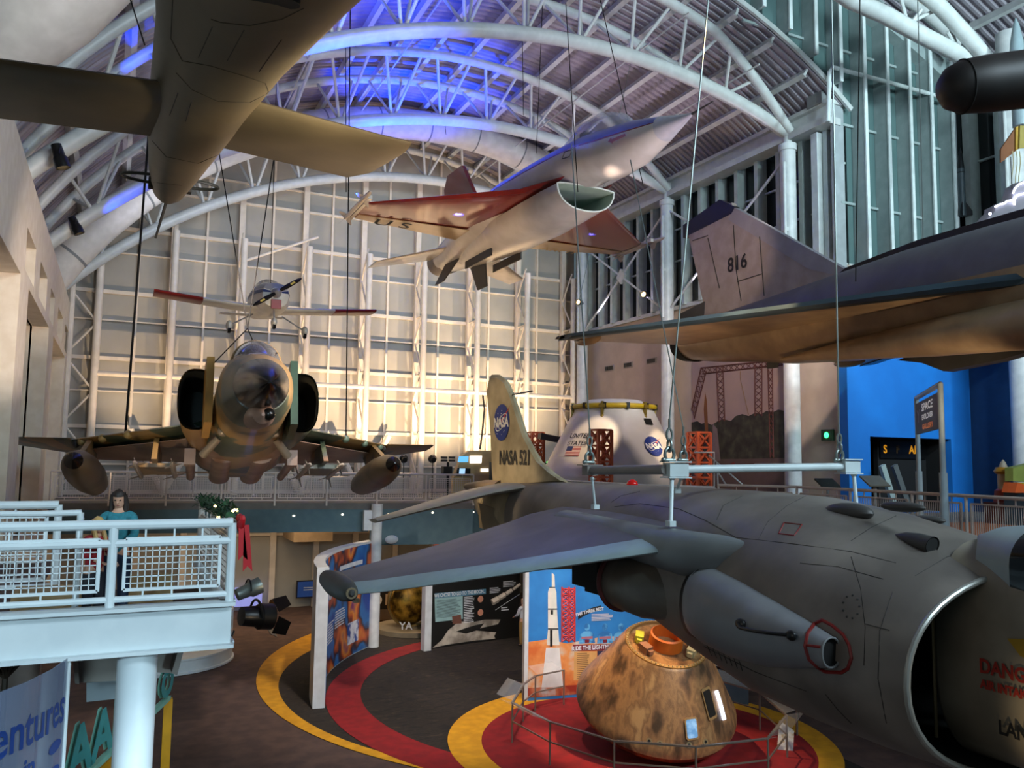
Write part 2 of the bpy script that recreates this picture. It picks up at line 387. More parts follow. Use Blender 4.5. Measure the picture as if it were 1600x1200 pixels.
# --- left wall with piers
b = B(); X0, X1 = -2.05, -2.55
def lw(y0, y1, z0, z1, x1=X1): b.mm((x1, y0, z0), (X0, y1, z1))
OP = [(15.2, 20.3), (22.1, 28.6), (30.6, 37.2)]
lw(11, 40, 12.05, 13.25); lw(11, 40, 0, 4.6)
lw(11, 15.2, 4.6, 12.05); lw(20.3, 22.1, 4.6, 11.1); lw(28.6, 30.6, 4.6, 11.1); lw(37.2, 40, 4.6, 11.1)
for a, c in OP: lw(a, c, 10.85, 11.1)
sm = [(21.0, 23.2), (24.6, 27.0), (28.4, 30.2), (32.0, 34.8), (36.2, 38.6)]; y = 15.2
for a, c in sm: lw(y, a, 11.1, 12.05); y = c
lw(y, 40, 11.1, 12.05)
wl = struct(b.o('wall_left', mCream)); ORG[wl.name] = V((0, 0, 0))
for a, c in OP:
    b = B(); b.mm((-4.6, a-.3, 4.4), (-4.2, c+.3, 11.1)); b.mm((-4.3, a-.3, 4.6), (-2.5, a, 11.1)); b.mm((-4.3, c, 4.6), (-2.5, c+.3, 11.1)); b.mm((-4.3, a-.2, 10.85), (-2.5, c+.2, 11.1)); b.mm((-4.3, a-.2, 4.4), (-2.5, c+.2, 4.6))
    b.o('alcove', mCream, wl)
b = B(); b.mm((-3.1, 20, 11.0), (-2.9, 40, 12.1)); b.o('clerestory_back', mPanel, wl)
# --- right side of the low vault
mPink = M('pale_plaster_wall', 'bfae9f', .85, col2='b3a294', scale=1)
b = B(); b.mm((23, 20.9, 0), (23.4, 40.2, 14.1)); wr = struct(b.o('wall_right', mPink)); ORG[wr.name] = V((0, 0, 0))
b = B(); b.mm((22.86, 20.9, 13.98), (23.5, 40, 14.16)); b.o('ledge', mSteelW, wr)
for i, (ya, yb) in enumerate(((36.8, 35.95), (35.0, 34.2), (33.0, 32.2))):
    b = B(); b.mm((22.96, yb, 11.7), (23.02, ya, 11.98)); g = b.o('wall_vent', M('vent_grey', '9a9086', .6), None); tag(g, '%s louvred vent on the pale wall above the white capsule' % ('left', 'middle', 'right')[i], 'vent', 'wall vents'); ORG[g.name] = V((0, 0, 0))
    for k in range(7):
        b = B(); y = yb+.1+k*.1; b.mm((22.94, y, 11.74), (22.97, y+.05, 11.94)); b.o('slat', mBlack, g)
mGlassD = M('dark_window_glass', '1d2224', .12, col2='171b1d', spec=.5)
b = B(); b.mm((23.2, 20.9, 14.1), (23.25, 40, 19.3)); w1 = struct(b.o('window_1', mGlassD)); ORG[w1.name] = V((0, 0, 0))
mFin = M('fin_pale_metal', 'b9c3c1', .45, col2='adb7b5')
for i in range(16):
    y = 21.3+i*1.2
    b = B(); b.mm((22.72, y, 14.1), (23.2, y+.2, 19.3)); b.o('fin', mFin, w1)
for z in (16.3, 17.8):
    b = B(); b.mm((23.1, 20.9, z), (23.2, 40, z+.07)); b.o('transom', mFin, w1)
b = B(); b.mm((22.2, 20.8, 19.15), (22.9, 40, 19.4)); b.mm((22.45, 20.8, 19.4), (22.6, 40, 19.9)); b.mm((22.25, 20.8, 19.9), (23.3, 40, 20.05)); struct(b.o('trim_2', mSteelW))
for i, y in enumerate((22.8, 30.4, 38)):
    t = thing('round_column', 'tall round white column, %s along the right wall' % ('nearest', 'middle one', 'farthest')[i], 'column', (22.3, y, 5.3), 'round columns of the right wall')
    b = B(); b.tube((22.3, y, 5.3), (22.3, y, 18.9), .29, n=24); b.o('shaft', mWhite, t)
    b = B(); b.tube((22.3, y, 18.75), (22.3, y, 19.0), .34, n=24); b.o('cap', mWhite, t)
    b = B(); b.tube((21.9, y-.22, 13.5), (21.9, y-.22, 18.2), .06, n=8); b.mm((21.88, y-.2, 15.6), (22.1, y-.05, 15.75)); b.o('conduit', mWhite, t)
b = B(); b.mm((22.5, 21.55, 14.1), (22.8, 21.85, 19.1)); b.mm((22.9, 20.9, 14.1), (23.1, 21.4, 19.1)); struct(b.o('trim_3', M('pilaster_white', 'd5dbda', .5)))
for i, (ya, yb) in enumerate(((30.4, 38), (22.8, 30.4))):
    t = thing('cross_bracing', '%s between round columns on the right wall' % ('X of steel rods left of fin 816', 'X of steel rods behind fin 816')[i], 'bracing', (22.3, (ya+yb)/2, 16.2), 'X bracing rods')
    for p, q in (((ya, 13.8), (yb, 18.6)), ((ya, 18.6), (yb, 13.8))):
        b = B(); b.tube((22.3, p[0], p[1]), (22.3, q[0], q[1]), .055, n=8); b.o('rod', mWhite, t)
    b = B(); b.box((22.3, (ya+yb)/2, 16.2), (.12, .55, .55), (V((1, 0, 0)), V((0, .7071, .7071)), V((0, -.7071, .7071)))); b.o('centre_plate', mWhite, t)
# --- gable glazing
poly = []
xs = [8+20.9*i/40 for i in range(41)]
lowr = [(x, lz(x, LR+.2)) for x in xs if x < 22.85]+[(22.9, 12.0), (28.9, 12.0)]
up_ = [(x, hz(x, HR-.3)) for x in xs[::-1]]
mTeal = M('dusk_teal_window_glass', '5f7878', .2, col2='566f6f', scale=.5)
b = B(); b.prism([(x, 20.95, z) for x, z in lowr+up_], (0, .04, 0)); gw = struct(b.o('window_2', mTeal)); ORG[gw.name] = V((0, 0, 0))
mFinG = M('gable_fin_metal', 'a3b0b0', .4, col2='98a6a6'); mFinE = M('gable_fin_edge', 'e4eeee', .4)
for i in range(18):
    x = 28.32-1.17*i
    if x < 9.5: break
    z0 = 12.0 if x > 22.9 else lz(x, LR+.25)
    z1 = hz(x)-.35
    b = B(); b.mm((x-.05, 20.35, z0), (x+.05, 20.94, z1)); f = b.o('fin', mFinG, gw)
    b = B(); b.mm((x-.07, 20.3, z0), (x+.07, 20.36, z1)); b.o('fin_edge', mFinE, f)
    b = B(); b.mm((x+.06, 20.75, z0), (x+.3, 20.94, z1)); b.o('frame_post', M('dark_frame', '2c3a3c', .4), f)
for i, z in enumerate((13.2, 16.3, 19.2, 22)):
    b = B(); x0 = 22.9 if z < 19.5 else 19.0
    if z > 21: x0 = 12+8*(z-21)*0+6.5
    b.mm((x0, 20.85, z), (28.9 if z < 21 else 28, 20.94, z+.09)); b.o('transom', mFinG, gw)
# arched head frame of the glazing
b = B(); rg = []
for i in range(41):
    x = 28.95-20.5*i/40; a = atan2(hz(x)-HC[1], x-HC[0])
    rg.append([V((HC[0]+rr*cos(a), yy, HC[1]+rr*sin(a))) for rr, yy in ((HR-.95, 20.5), (HR-.1, 20.5), (HR-.1, 20.95), (HR-.95, 20.95))])
b.loft(rg); struct(b.o('trim_4', mFinG))
b = B(); b.path([onY(1294, 190, 20.4), onY(1296, 112, 20.4), onY(1301, 105, 20.4), onY(1400, 132, 20.4), onY(1500, 160, 20.4)], .075, 10)
tag(b.o('drain_pipe', mFinE), 'pale pipe running across the tall gable fins', 'pipe')
b = B(); b.mm((22.6, 20.86, 12.0), (23.1, 21.0, 21)); struct(b.o('trim_5', M('corner_panel', 'a9b0b4', .5)))
# --- blue wall with dark doorway
mBlue = M('bright_blue_wall', '0a72c8', .7, col2='0868bb', scale=.7)
mNavy = M('navy_wall', '07355f', .7)
b = B()
b.mm((22.9, 20.8, 0), (23.95, 21.2, 12.05)); b.mm((23.95, 20.8, 8.0), (28.2, 21.2, 12.05)); b.mm((28.2, 20.8, 0), (29.6, 21.2, 12.05)); b.mm((23.95, 20.8, 0), (28.2, 21.2, 5.3))
struct(b.o('wall_blue', mBlue))
b = B(); b.mm((29.35, 5, 5.3), (29.8, 20.85, 11.0)); struct(b.o('wall_navy', mNavy))
b = B(); b.mm((25.6, 21.9, 5.3), (28.3, 22.1, 8.2)); b.mm((23.8, 23.6, 5.3), (28.3, 23.8, 8.2)); b.mm((23.8, 21.2, 8.05), (28.3, 23.8, 8.2)); b.mm((28.2, 21.2, 5.3), (28.3, 23.8, 8.2)); struct(b.o('door_1', M('black_doorway_interior', '0c0c0e', .8)))
b = B(); b.mm((23.9, 21.25, 5.3), (24.4, 23.6, 8.0)); struct(b.o('wall_alcove', M('stone_tile', 'a39a86', .8, col2='7d7564', scale=6)))
frS = Fr((26.6, 21.88, 7.55), (1, 0, 0), (0, 0, 1)); mOrL = M('orange_lettering', 'd08a1a', .5, emit='d08a1a', es=.6)
sg = thing('door_sign', 'dark sign over doorway with orange letters SAFARI', 'sign', (26.6, 21.86, 7.55)); b = B(); b.mm((25.65, 21.82, 7.25), (28.15, 21.9, 7.9)); b.o('board', mBlack, sg)
frS = Fr((26.9, 21.82, 7.58), (1, 0, 0), (0, 0, 1)); text(frS, 'S', -1.0, 0, .42, 'lettering', mOrL, sg, bold=.012); text(frS, 'F', -.33, 0, .42, 'lettering', M('dim_orange', '4a3210', .6), sg, bold=.012); text(frS, 'ARI', .6, 0, .42, 'lettering', mOrL, sg, bold=.012)
for i, (a, c) in enumerate((((1378, 727), (1400, 797)), ((1397, 727), (1421, 797)))):
    p = onY(*a, 20.2); q = onY(*c, 20.2); b = B(); b.bar(p, q, .12, .22); tag(b.o('leaning_board', M('pale_board%d' % i, ('9fb0ae', '5a5f60')[i], .6)), ('pale', 'grey')[i]+' slanting board leaning in the dark doorway', 'board')
# right wall of the wide bay
b = B(); b.mm((29.3, 0, 11), (29.4, 20.9, 23.2)); w3 = struct(b.o('window_3', mGlassD)); ORG[w3.name] = V((0, 0, 0))
for i in range(9):
    y = 20.0-i*1.25
    b = B(); b.mm((28.75, y, 11), (29.3, y+.28, hz(29)-.2)); b.o('fin', mFin, w3)
for z in (13.6, 16.2, 18.6):
    b = B(); b.mm((29.2, 8, z), (29.3, 20.9, z+.07)); b.o('transom', mFin, w3)
t = thing('round_column', 'thick white round column at the far right in the wide bay', 'column', (28.0, 17.9, 5.3))
b = B(); b.tube((28.05, 17.9, 5.3), (28.05, 17.9, hz(28)-.6), .4, n=24); b.o('shaft', mWhite, t)
b = B(); b.tube((27.6, 17.85, 16.5), (27.6, 17.85, 20), .06, n=8); b.o('conduit', mWhite, t)
# roof edge box next to the gutter
b = B(); b.mm((22.2, 21.0, 19.95), (22.8, 21.7, 20.6)); tag(b.o('junction_box', mGrey), 'grey metal box at the corner where vault meets the gable', 'box')
# ================================================================ MEZZANINE
mSlab = M('mezzanine_slab', '6d6a66', .8)
edge = [(-2.05, 33.0), (12.8, 30.1), (14.3, 26), (14.2, 20.6), (15.4, 18.7), (16.84, 17.1), (16.7, 13.4), (16.2, 10.4), (15.6, 7), (15, 2)]
b = B(); b.prism([(x, y, 5.06) for x, y in edge]+[(29.5, 2, 5.06), (29.5, 20.75, 5.06), (22.95, 20.75, 5.06), (22.95, 39.7, 5.06), (-2.0, 39.7, 5.06)], (0, 0, .24)); struct(b.o('floor_mezzanine', mSlab))
mTealB = M('dark_teal_fascia', '4d6870', .6, col2='46616a')
def edgeY(x): return 33.0-(x+2.05)*(2.9/14.85)
b = B(); b.bar((-2.0, edgeY(-2)+.12, 4.65), (8.8, edgeY(8.8)+.12, 4.65), .2, .85); struct(b.o('trim_6', mTealB))
b = B(); b.bar((8.85, edgeY(8.85)+.05, 4.4), (12.8, 30.15, 4.4), .2, 1.35); b.bar((12.8, 30.15, 4.6), (14.3, 26.05, 4.6), .2, .9); b.bar((14.3, 26.05, 4.6), (14.2, 20.7, 4.6), .2, .9); struct(b.o('trim_7', mTealB))
mOrC = M('orange_carpet', 'a85a28', .9)
carpet('orange_carpet', [(17.3, 4), (28, 4), (28, 16.8), (17.3, 16.8)], 5.31, mOrC, 'orange carpet on the mezzanine behind the right railing')
mPinkW = M('rail_warm_white', 'cfc3ba', .5, col2='c6bab1')
def railing(label, pts, z, h, mat, plen=2.0, cell=.09, wire=.011, pr=.035, group=None, mid=None, vert_only=False, foot=.1):
    pts = [V((x, y, z)) for x, y in pts]; t = thing('railing', label, 'railing', tuple(pts[0]), group)
    U = V((0, 0, 1)); b = B(); b.path([p+U*h for p in pts], pr*1.15, 10); b.o('top_rail', mat, t)
    b = B(); b.path([p+U*.1 for p in pts], pr*.7, 8); b.o('bottom_rail', mat, t)
    if mid: b = B(); b.path([p+U*mid for p in pts], pr*.9, 8); b.o('handrail', mat, t)
    first = True
    for a, c in zip(pts[:-1], pts[1:]):
        L = (c-a).length; n = max(1, round(L/plen)); d = (c-a)/n; e = d.normalized(); w = d.length
        for i in range(n):
            p = a+d*i
            if first or i or True:
                b = B(); b.tube(p-U*foot, p+U*h, pr, n=10); b.o('post', mat, t)
            u0, u1, v0, v1 = .13, w-.13, .2, h-.16; b = B()
            Q = lambda u, v: p+e*u+U*v
            for s, q in ((Q(u0, v0), Q(u1, v0)), (Q(u0, v1), Q(u1, v1)), (Q(u0, v0), Q(u0, v1)), (Q(u1, v0), Q(u1, v1))): b.bar(s, q, .035, .035)
            for f in (.2, .5, .8): b.bar(Q(u0+(u1-u0)*f, v1), Q(u0+(u1-u0)*f, h), .02, .02); b.bar(Q(u0+(u1-u0)*f, .1), Q(u0+(u1-u0)*f, v0), .02, .02)
            fr = b.o('panel_frame', mat, t); b = B(); u = u0+cell
            while u < u1-.02: b.bar(Q(u, v0), Q(u, v1), wire, wire); u += cell
            if not vert_only:
                v = v0+cell
                while v < v1-.02: b.bar(Q(u0, v), Q(u1, v), wire, wire); v += cell
            b.o('wire_mesh', mat, fr, smooth=False)
    b = B(); p = pts[-1]; b.tube(p-U*foot, p+U*h, pr, n=10); b.o('post', mat, t)
    return t
railing('long pale railing along the front of the far walkway', [(-2.0, 32.95), (12.75, 30.1)], 5.3, 1.1, mPinkW, 1.85, .085, .012, group=None)
railing('second pale railing set back along the glazed wall', [(-1.9, 38.1), (12.9, 37.2)], 5.3, 1.0, mPinkW, 2.4, .09, .012)
mWarmR = M('rail_brownish_white', 'b9aea6', .5)
railing('curved railing with vertical bars on the right mezzanine edge', [(15.5, 18.75), (16.84, 17.1), (16.75, 15.2), (16.62, 13.3), (16.4, 11.8), (16.15, 10.2), (15.9, 8.6)], 5.3, 1.07, mWarmR, 1.9, .055, .011, vert_only=True)
railing('white railing in front of the white capsule platform', [(14.35, 25.9), (14.25, 20.7), (15.4, 18.8)], 5.3, 1.0, mWhite, 2.2, .1, .01)
b = B(); b.tube((9.0, 30.55, 0), (9.0, 30.55, 5.28), .21, n=24); t = tag(b.o('round_column', mWhite), 'white round column carrying the far walkway', 'column'); ORG[t.name] = V((0, 0, 0))
b = B(); b.mm((8.5, 30.5, 4.3), (8.8, 30.7, 5.05)); b.o('mounted_box', mWhite, t)
for i, (x, y) in enumerate(((459, 806), (535, 804), (607, 803), (676, 801), (741, 800))):
    p = onY(x, y, 30.9); p.y = edgeY(p.x)-.02; q = onY(x, y, p.y); b = B(); b.ball(q, .05, (1, .6, .7), 10, 6)
    tag(b.o('wall_light', M('lamp_glow', 'fff1d8', .4, emit='fff1d8', es=2.5)), '%s tiny round light on the dark walkway fascia' % ('leftmost', 'second from left', 'middle', 'second from right', 'rightmost')[i], 'light', 'fascia lights')
q = onY(612, 843, 30.3); b = B(); b.ball(q, .26, (1, .4, .62), 18, 10); tag(b.o('speaker_box', mWhite), 'white oval box fixed to the dark fascia right of the column', 'box')
b = B(); b.mm((7.2, 37, 3.3), (8.9, 39.6, 5.05)); tag(b.o('bulkhead', M('warm_plaster', '9a8468', .8)), 'warm lit plaster bulkhead with slot vent under the walkway', 'bulkhead')
# ================================================================ GREY JUMP JET (foreground right)
mJet = M('weathered_grey_skin', '7d766e', .42, col2='5e5852', scale=1.6, lo=.36, hi=.64, detail=9, bump=.08, bscale=5)
mJetT = M('tan_grey_tail_skin', 'b3a585', .5, col2='948769', scale=3, lo=.35, hi=.65, detail=7)
mLE = M('leading_edge_painted_sheen', '93a6aa', .35, col2='88999d')  # cool reflection along the wing front, painted in as a paler strip
mDk = M('near_black_interior', '0a0a09', .8)
mDkGrey = M('dark_grey_paint', '3f3e3c', .5)
mRedP = M('red_marking_paint', '7e1c18', .5)
mBlk = M('black_marking_paint', '151412', .6)
XK = 5.7
kj = thing('jump_jet', 'grey military jump jet in right foreground with tail number 521', 'aircraft', (XK, 7.5, 5.0))
def kst(ys): return ys
st = [(13.25, 6.5, 6.2, .10), (12.9, 6.56, 6.0, .2), (12.3, 6.62, 5.78, .29), (11.4, 6.66, 5.66, .36), (10.4, 6.7, 5.56, .45), (9.3, 6.71, 5.6, .6), (8.4, 6.72, 5.48, .76), (7.4, 6.73, 5.3, .92), (6.5, 6.73, 5.1, 1.05), (5.6, 6.71, 4.93, 1.17), (4.9, 6.62, 4.91, 1.235), (4.3, 6.48, 4.92, 1.26), (3.85, 6.34, 4.94, 1.25), (3.68, 6.28, 4.97, 1.215)]
rings = [ell(XK, (a+c)/2, y, w, (a-c)/2, 48, 2.0 if y > 9 else 2.25) for y, a, c, w in st]
b = B(); b.loft(rings, True, False); body = b.o('fuselage', mJet, kj, sharp=50)
BV = BVHTree.FromPolygons([V(p) for p in b.v], b.f)
def drape(x, y, off=.006):
    h = BV.ray_cast(CAM, ray(x, y).normalized()); return (h[0]+h[1]*off*(1 if h[1].dot(ray(x, y)) < 0 else -1)) if h[0] else None
def dline(pts, r, name, mat, n=6, per=6, label=None):
    P = []
    for i in range(len(pts)-1):
        for k in range(per):
            f = k/per; P.append((pts[i][0]+(pts[i+1][0]-pts[i][0])*f, pts[i][1]+(pts[i+1][1]-pts[i][1])*f))
    P.append(pts[-1]); W = [drape(x, y, 0) for x, y in P]; W = [w for w in W if w]
    if len(W) < 2: return None
    bb = B(); bb.path(W, r, n); return bb.o(name, mat, kj, label)
b = B(); b.loft([[V((XK+(p.x-XK)*1.012, p.y, (a+c)/2+(p.z-(a+c)/2)*1.012)) for p in r] for r, (y, a, c, w) in zip(rings, st) if y >= 11.3]); b.o('tail_tan_overlay', mJetT, kj)  # tan shell over the aft fuselage; its warm lighting is put into the colour
# intake lip and duct
lip = ell(XK, 5.625, 3.68, 1.20, .655, 48, 2.2)
b = B(); b.path(lip, .022, 10, True); b.o('intake_lip', M('lip_bare_metal', 'a8a9a2', .3, .4), kj)
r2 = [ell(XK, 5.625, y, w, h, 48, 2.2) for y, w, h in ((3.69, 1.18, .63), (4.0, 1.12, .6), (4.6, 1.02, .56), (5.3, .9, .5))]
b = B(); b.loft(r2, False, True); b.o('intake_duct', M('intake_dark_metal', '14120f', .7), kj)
# nose section running out of the picture
nst = [(4.02, 6.44, 5.02, .5), (3.98, 6.48, 4.99, .525), (3.4, 6.45, 5.0, .53), (2.4, 6.4, 5.03, .54), (1.4, 6.2, 5.1, .5), (.4, 5.95, 5.25, .38), (-.4, 5.75, 5.4, .22), (-.9, 5.6, 5.5, .05)]
b = B(); b.loft([ell(XK, (a+c)/2, y, w, (a-c)/2, 36, 2.6) for y, a, c, w in nst]); b.o('nose_section', M('cream_grey_nose_skin', '8d8676', .5, col2='787162', scale=2), kj)
cst = [(3.95, 6.52, .1, .02), (3.8, 6.58, .34, .2), (3.5, 6.62, .44, .26), (3.12, 6.68, .46, .32), (2.4, 6.74, .46, .36), (1.7, 6.6, .4, .3), (1.1, 6.3, .3, .1)]
b = B(); b.loft([[V((XK+w*cos(pi*i/16), y, zt-h+h*sin(pi*i/16))) for i in range(17)]+[V((XK-w, y, zt-h-.15)), V((XK+w, y, zt-h-.15))] for y, zt, w, h in cst[:3]]); b.o('canopy_fairing', M('fairing_pale_grey', '94a3a6', .4), kj)
b = B(); b.loft([[V((XK+w*cos(pi*i/16), y, zt-h+h*sin(pi*i/16))) for i in range(17)]+[V((XK-w, y, zt-h-.15)), V((XK+w, y, zt-h-.15))] for y, zt, w, h in cst[2:]]); b.o('canopy', M('canopy_dark_glass', '10151a', .08), kj)
frN = Fr((XK-.545, 3.0, 5.7), (0, -1, 0), (0, 0, 1))
def nt(px, s, size, mat, bold=.004, sx=.85, al='LEFT'):
    u, v = frN.px(*px); text(frN, s, u, v, size, 'marking', mat, kj, off=.006, bold=bold, sx=sx, align=al)
nt((1531, 1040), 'DANGER', .125, M('danger_red', '9c2a1c', .6)); nt((1533, 1068), 'AIR INTAKE', .075, M('danger_red', '9c2a1c', .6))
nt((1561, 1136), 'LANDING', .12, mBlk)
u, v = frN.px(1575, 1005); flat(frN, [(u, v+.03), (u+.3, v+.08), (u+.3, v-.12), (u+.08, v-.06)], 'warning_arrow', M('marking_yellow', 'a8861c', .6), kj, off=.006)
b = B(); b.tube(V((XK-.535, 4.0, 6.15)), V((XK-.535, 4.0, 5.15)), .012, n=6); b.o('intake_seam_strip', M('bronze_strip', '7d6a4c', .4, .5), kj)
# wing: starboard and port
def kw(s, name):
    X = lambda x: XK+s*(x)
    secs = [((X(.55), 5.5, 6.42), (X(.45), 9.3, 6.42), .14), ((X(1.1), 5.98, 6.25), (X(1.0), 9.28, 6.32), .14), ((X(1.4), 6.28, 6.17), (X(1.3), 9.3, 6.22), .13), ((X(2.2), 7.27, 5.91), (X(2.2), 9.42, 5.96), .09), ((X(3.1), 8.45, 5.62), (X(3.1), 9.62, 5.72), .06), ((X(3.35), 8.8, 5.55), (X(3.32), 9.68, 5.66), .05)]
    # split each section chord: leading edge strip as its own part
    def cut(lo_, hi_):
        rr = []
        for le, te, t in secs:
            le, te = V(le), V(te); c = te-le; pts = []
            fc = .36/c.length
            F = [fc*q for q in (0, .06, .2, .5, 1)] if lo_ == 0 else [fc+(1-fc)*q for q in (0, .08, .2, .35, .5, .7, .85, 1)]
            h = lambda f: t*(1.9*sqrt(f)-1.2*f-.62*f*f)*1.05 if f > 0 else 0
            rr.append([le+c*f+V((0, 0, h(f)+.0)) for f in F]+[le+c*f-V((0, 0, h(f)*.8)) for f in F[::-1]])
        return rr
    w = B(); w.loft(cut(.14, 1)); wo = w.o(name, M('wing_top_grey', '64626a', .45, col2='54525a', scale=2, detail=7), kj)
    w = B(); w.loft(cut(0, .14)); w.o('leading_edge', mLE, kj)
    # tip fairing with outrigger
    w = B(); Y0 = 8.62; tp = []
    for y, r in ((8.55, .02), (8.62, .09), (8.85, .13), (9.3, .14), (9.7, .1), (9.95, .03)): tp.append(ell(X(3.42), 5.6-.0*(y-9), y, r*.9, r, 18))
    w.loft(tp); tpo = w.o('wingtip_fairing', mDkGrey, kj)
    w = B(); w.tube((X(3.42), 8.6, 5.6), (X(3.42), 8.57, 5.6), .06, n=12); w.mm((X(3.3)-.03, 8.8, 5.46), (X(3.3)+.03, 9.3, 5.5)); w.o('puffer_nozzle', M('scorched_metal', '8a7a60', .4, .4), tpo)
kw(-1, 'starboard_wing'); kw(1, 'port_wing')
# root fillet
b = B(); b.loft([ell(XK-.95, 6.3, 5.35, .05, .05, 20), ell(XK-1.02, 6.22, 5.6, .16, .17, 20), ell(XK-1.1, 6.2, 6.0, .2, .2, 20), ell(XK-1.0, 6.22, 7.0, .22, .18, 20), ell(XK-.85, 6.3, 8.6, .2, .12, 20)]); b.o('wing_root_fillet', M('fillet_grey', '737a7c', .4, col2='6a7072'), kj)
# fin
fp = [(12.83, 8.36), (12.72, 8.44), (12.45, 8.42), (12.15, 8.3), (11.95, 8.1), (11.4, 7.38), (10.9, 6.98), (10.45, 6.8), (10.1, 6.7), (12.55, 6.55), (12.62, 6.9), (12.72, 7.6), (12.9, 8.2)]
b = B(); c0 = V((XK, 11.9, 7.2))
b.loft([[V((XK-.015, y, z)) for y, z in fp], [V((XK-.055, 11.9+(y-11.9)*.93, 7.2+(z-7.2)*.95)) for y, z in fp]], False, True)
b.loft([[V((XK+.015, y, z)) for y, z in fp], [V((XK+.055, 11.9+(y-11.9)*.93, 7.2+(z-7.2)*.95)) for y, z in fp]], False, True)
b.loft([[V((XK-.015, y, z)) for y, z in fp], [V((XK+.015, y, z)) for y, z in fp]], False, False)
b.o('tail_fin', mJetT, kj, sharp=20)
b = B(); b.tube(onX(793, 618, XK), onX(832, 611, XK), .012, n=6); b.box(onX(797, 619, XK), (.08, .12, .1)); b.o('pitot_probe', mDkGrey, kj)
frF = Fr((XK-.058, 12.2, 7.2), (0, -1, 0), (0, 0, 1))
mNB = M('logo_blue', '16368c', .5); mNW = M('logo_white', 'f0f0ee', .5); mNR = M('logo_red', 'd2322c', .5)
def meatball(fr, u, v, r, par, nm='insignia', sx=1.0, off=.004):
    disc(fr, u, v, r*sx, r, nm, mNB, par, off=off)
    o_ = [(u+sx*r*(.78*cos(a)*cos(.5)-.3*sin(a)*sin(.5)), v+r*(.78*cos(a)*sin(.5)+.3*sin(a)*cos(.5))) for a in [2*pi*i/36 for i in range(36)]]
    bb = B(); bb.path([fr.p(x, y, off+.003) for x, y in o_], r*.028, 5, True); bb.o('orbit_ring', mNW, par)
    flat(fr, [(u-sx*r*.05, v+r*.1), (u+sx*r*1.12, v+r*.86), (u+sx*r*.35, v+r*.18), (u-sx*r*.75, v-r*.42), (u+sx*r*.2, v+r*.14)], 'red_vector', mNR, par, off=off+.005)
    text(fr, 'NASA', u, v-.02*r, r*.72, 'logo_lettering', mNW, par, off=off+.008, bold=r*.03, sx=1.02*sx)
    bb = B(); rd = random.Random(3)
    for k in range(14):
        a = rd.uniform(0, 2*pi); q = rd.uniform(.35, .88)*r; bb.ball(fr.p(u+sx*q*cos(a), v+q*sin(a), off+.003), r*.028, n=6, m=4)
    bb.o('stars', mNW, par)
u, v = frF.px(784, 660); meatball(frF, u, v, .3, kj)
u, v = frF.px(804, 716); text(frF, 'NASA 521', u, v, .31, 'tail_number', mBlk, kj, off=.004, bold=.01, sx=.84)
# tailplanes
for s in (-1, 1):
    X = lambda x: XK+s*x
    w = B(); wing(w, [((X(.2), 11.0, 6.6), (X(.2), 12.6, 6.56), .07), ((X(.6), 11.2, 6.52), (X(.6), 12.6, 6.48), .06), ((X(2.05), 12.35, 6.04), (X(2.05), 12.85, 6.03), .03)]); w.o('tailplane', M('tailplane_grey', '8e897f', .45), kj)
b = B(); b.loft([ell(XK, 6.52, y, r, r*.8, 16) for y, r in ((12.2, .2), (12.9, .17), (13.4, .12), (13.75, .07))]); b.o('tail_cone', M('tan_tail_cone', '9b8566', .5), kj)
b = B(); b.prism([(XK-.04, y, z) for y, z in ((12.9, 6.1), (11.2, 5.75), (12.2, 5.35), (12.75, 5.35))], (.08, 0, 0)); b.o('ventral_fin', mJetT, kj)
b = B(); b.prism([(XK-.33, y, z) for y, z in ((12.5, 6.3), (11.3, 6.2), (11.3, 5.85), (12.4, 5.9))], (.02, 0, 0)); b.o('tail_side_panel', M('darker_panel', '8b7d62', .5), kj)
# nozzle pod on the side
pod = [(5.78, 5.80, .24, .30, 4.62), (5.6, 5.8, .3, .32, 4.6), (5.2, 5.76, .3, .3, 4.56), (4.8, 5.74, .24, .24, 4.48), (4.45, 5.74, .16, .165, 4.42), (4.17, 5.745, .085, .1, 4.385)]
b = B(); b.loft([ell(x, z, y, rx, rz, 28, 2.2) for y, z, rx, rz, x in pod], True, False); pn = b.o('nozzle_pod', M('pod_blue_grey_skin', '85888c', .4, col2='73767a', scale=2), kj)
b = B(); b.path(ell(4.385, 5.745, 4.17, .083, .098, 28, 2.2), .008, 8, True); b.o('scoop_lip', mGrey, pn)
b = B(); b.loft([ell(4.385+(y-4.17)*.12, 5.745, y, .077*k, .092*k, 24, 2.2) for y, k in ((4.172, 1), (4.19, .97))], False, True); b.o('scoop_interior', mDk, pn)
b = B(); b.loft([ell(4.72, 5.76, 5.98, .22, .3, 28, 2.2), ell(4.62, 5.8, 5.74, .25, .315, 28, 2.2)]); b.o('exhaust_nozzle', M('nozzle_black', '15120f', .5), kj)
b = B(); hp = [(1152, 973), (1156, 981), (1180, 986), (1210, 990), (1232, 992)]; zz = (5.2, 5.18, 5.05, 4.9, 4.76)
b.path([onX(x, y, X) for (x, y), X in zip(hp, (4.22, 4.2, 4.2, 4.2, 4.24))], .014, 8); b.ball(onX(1157, 975, 4.24), .05, (.6, 1, .8), 12, 8); b.ball(onX(1236, 993, 4.25), .045, (.6, 1, .8), 12, 8); b.o('handle_bar', mBlack, kj)
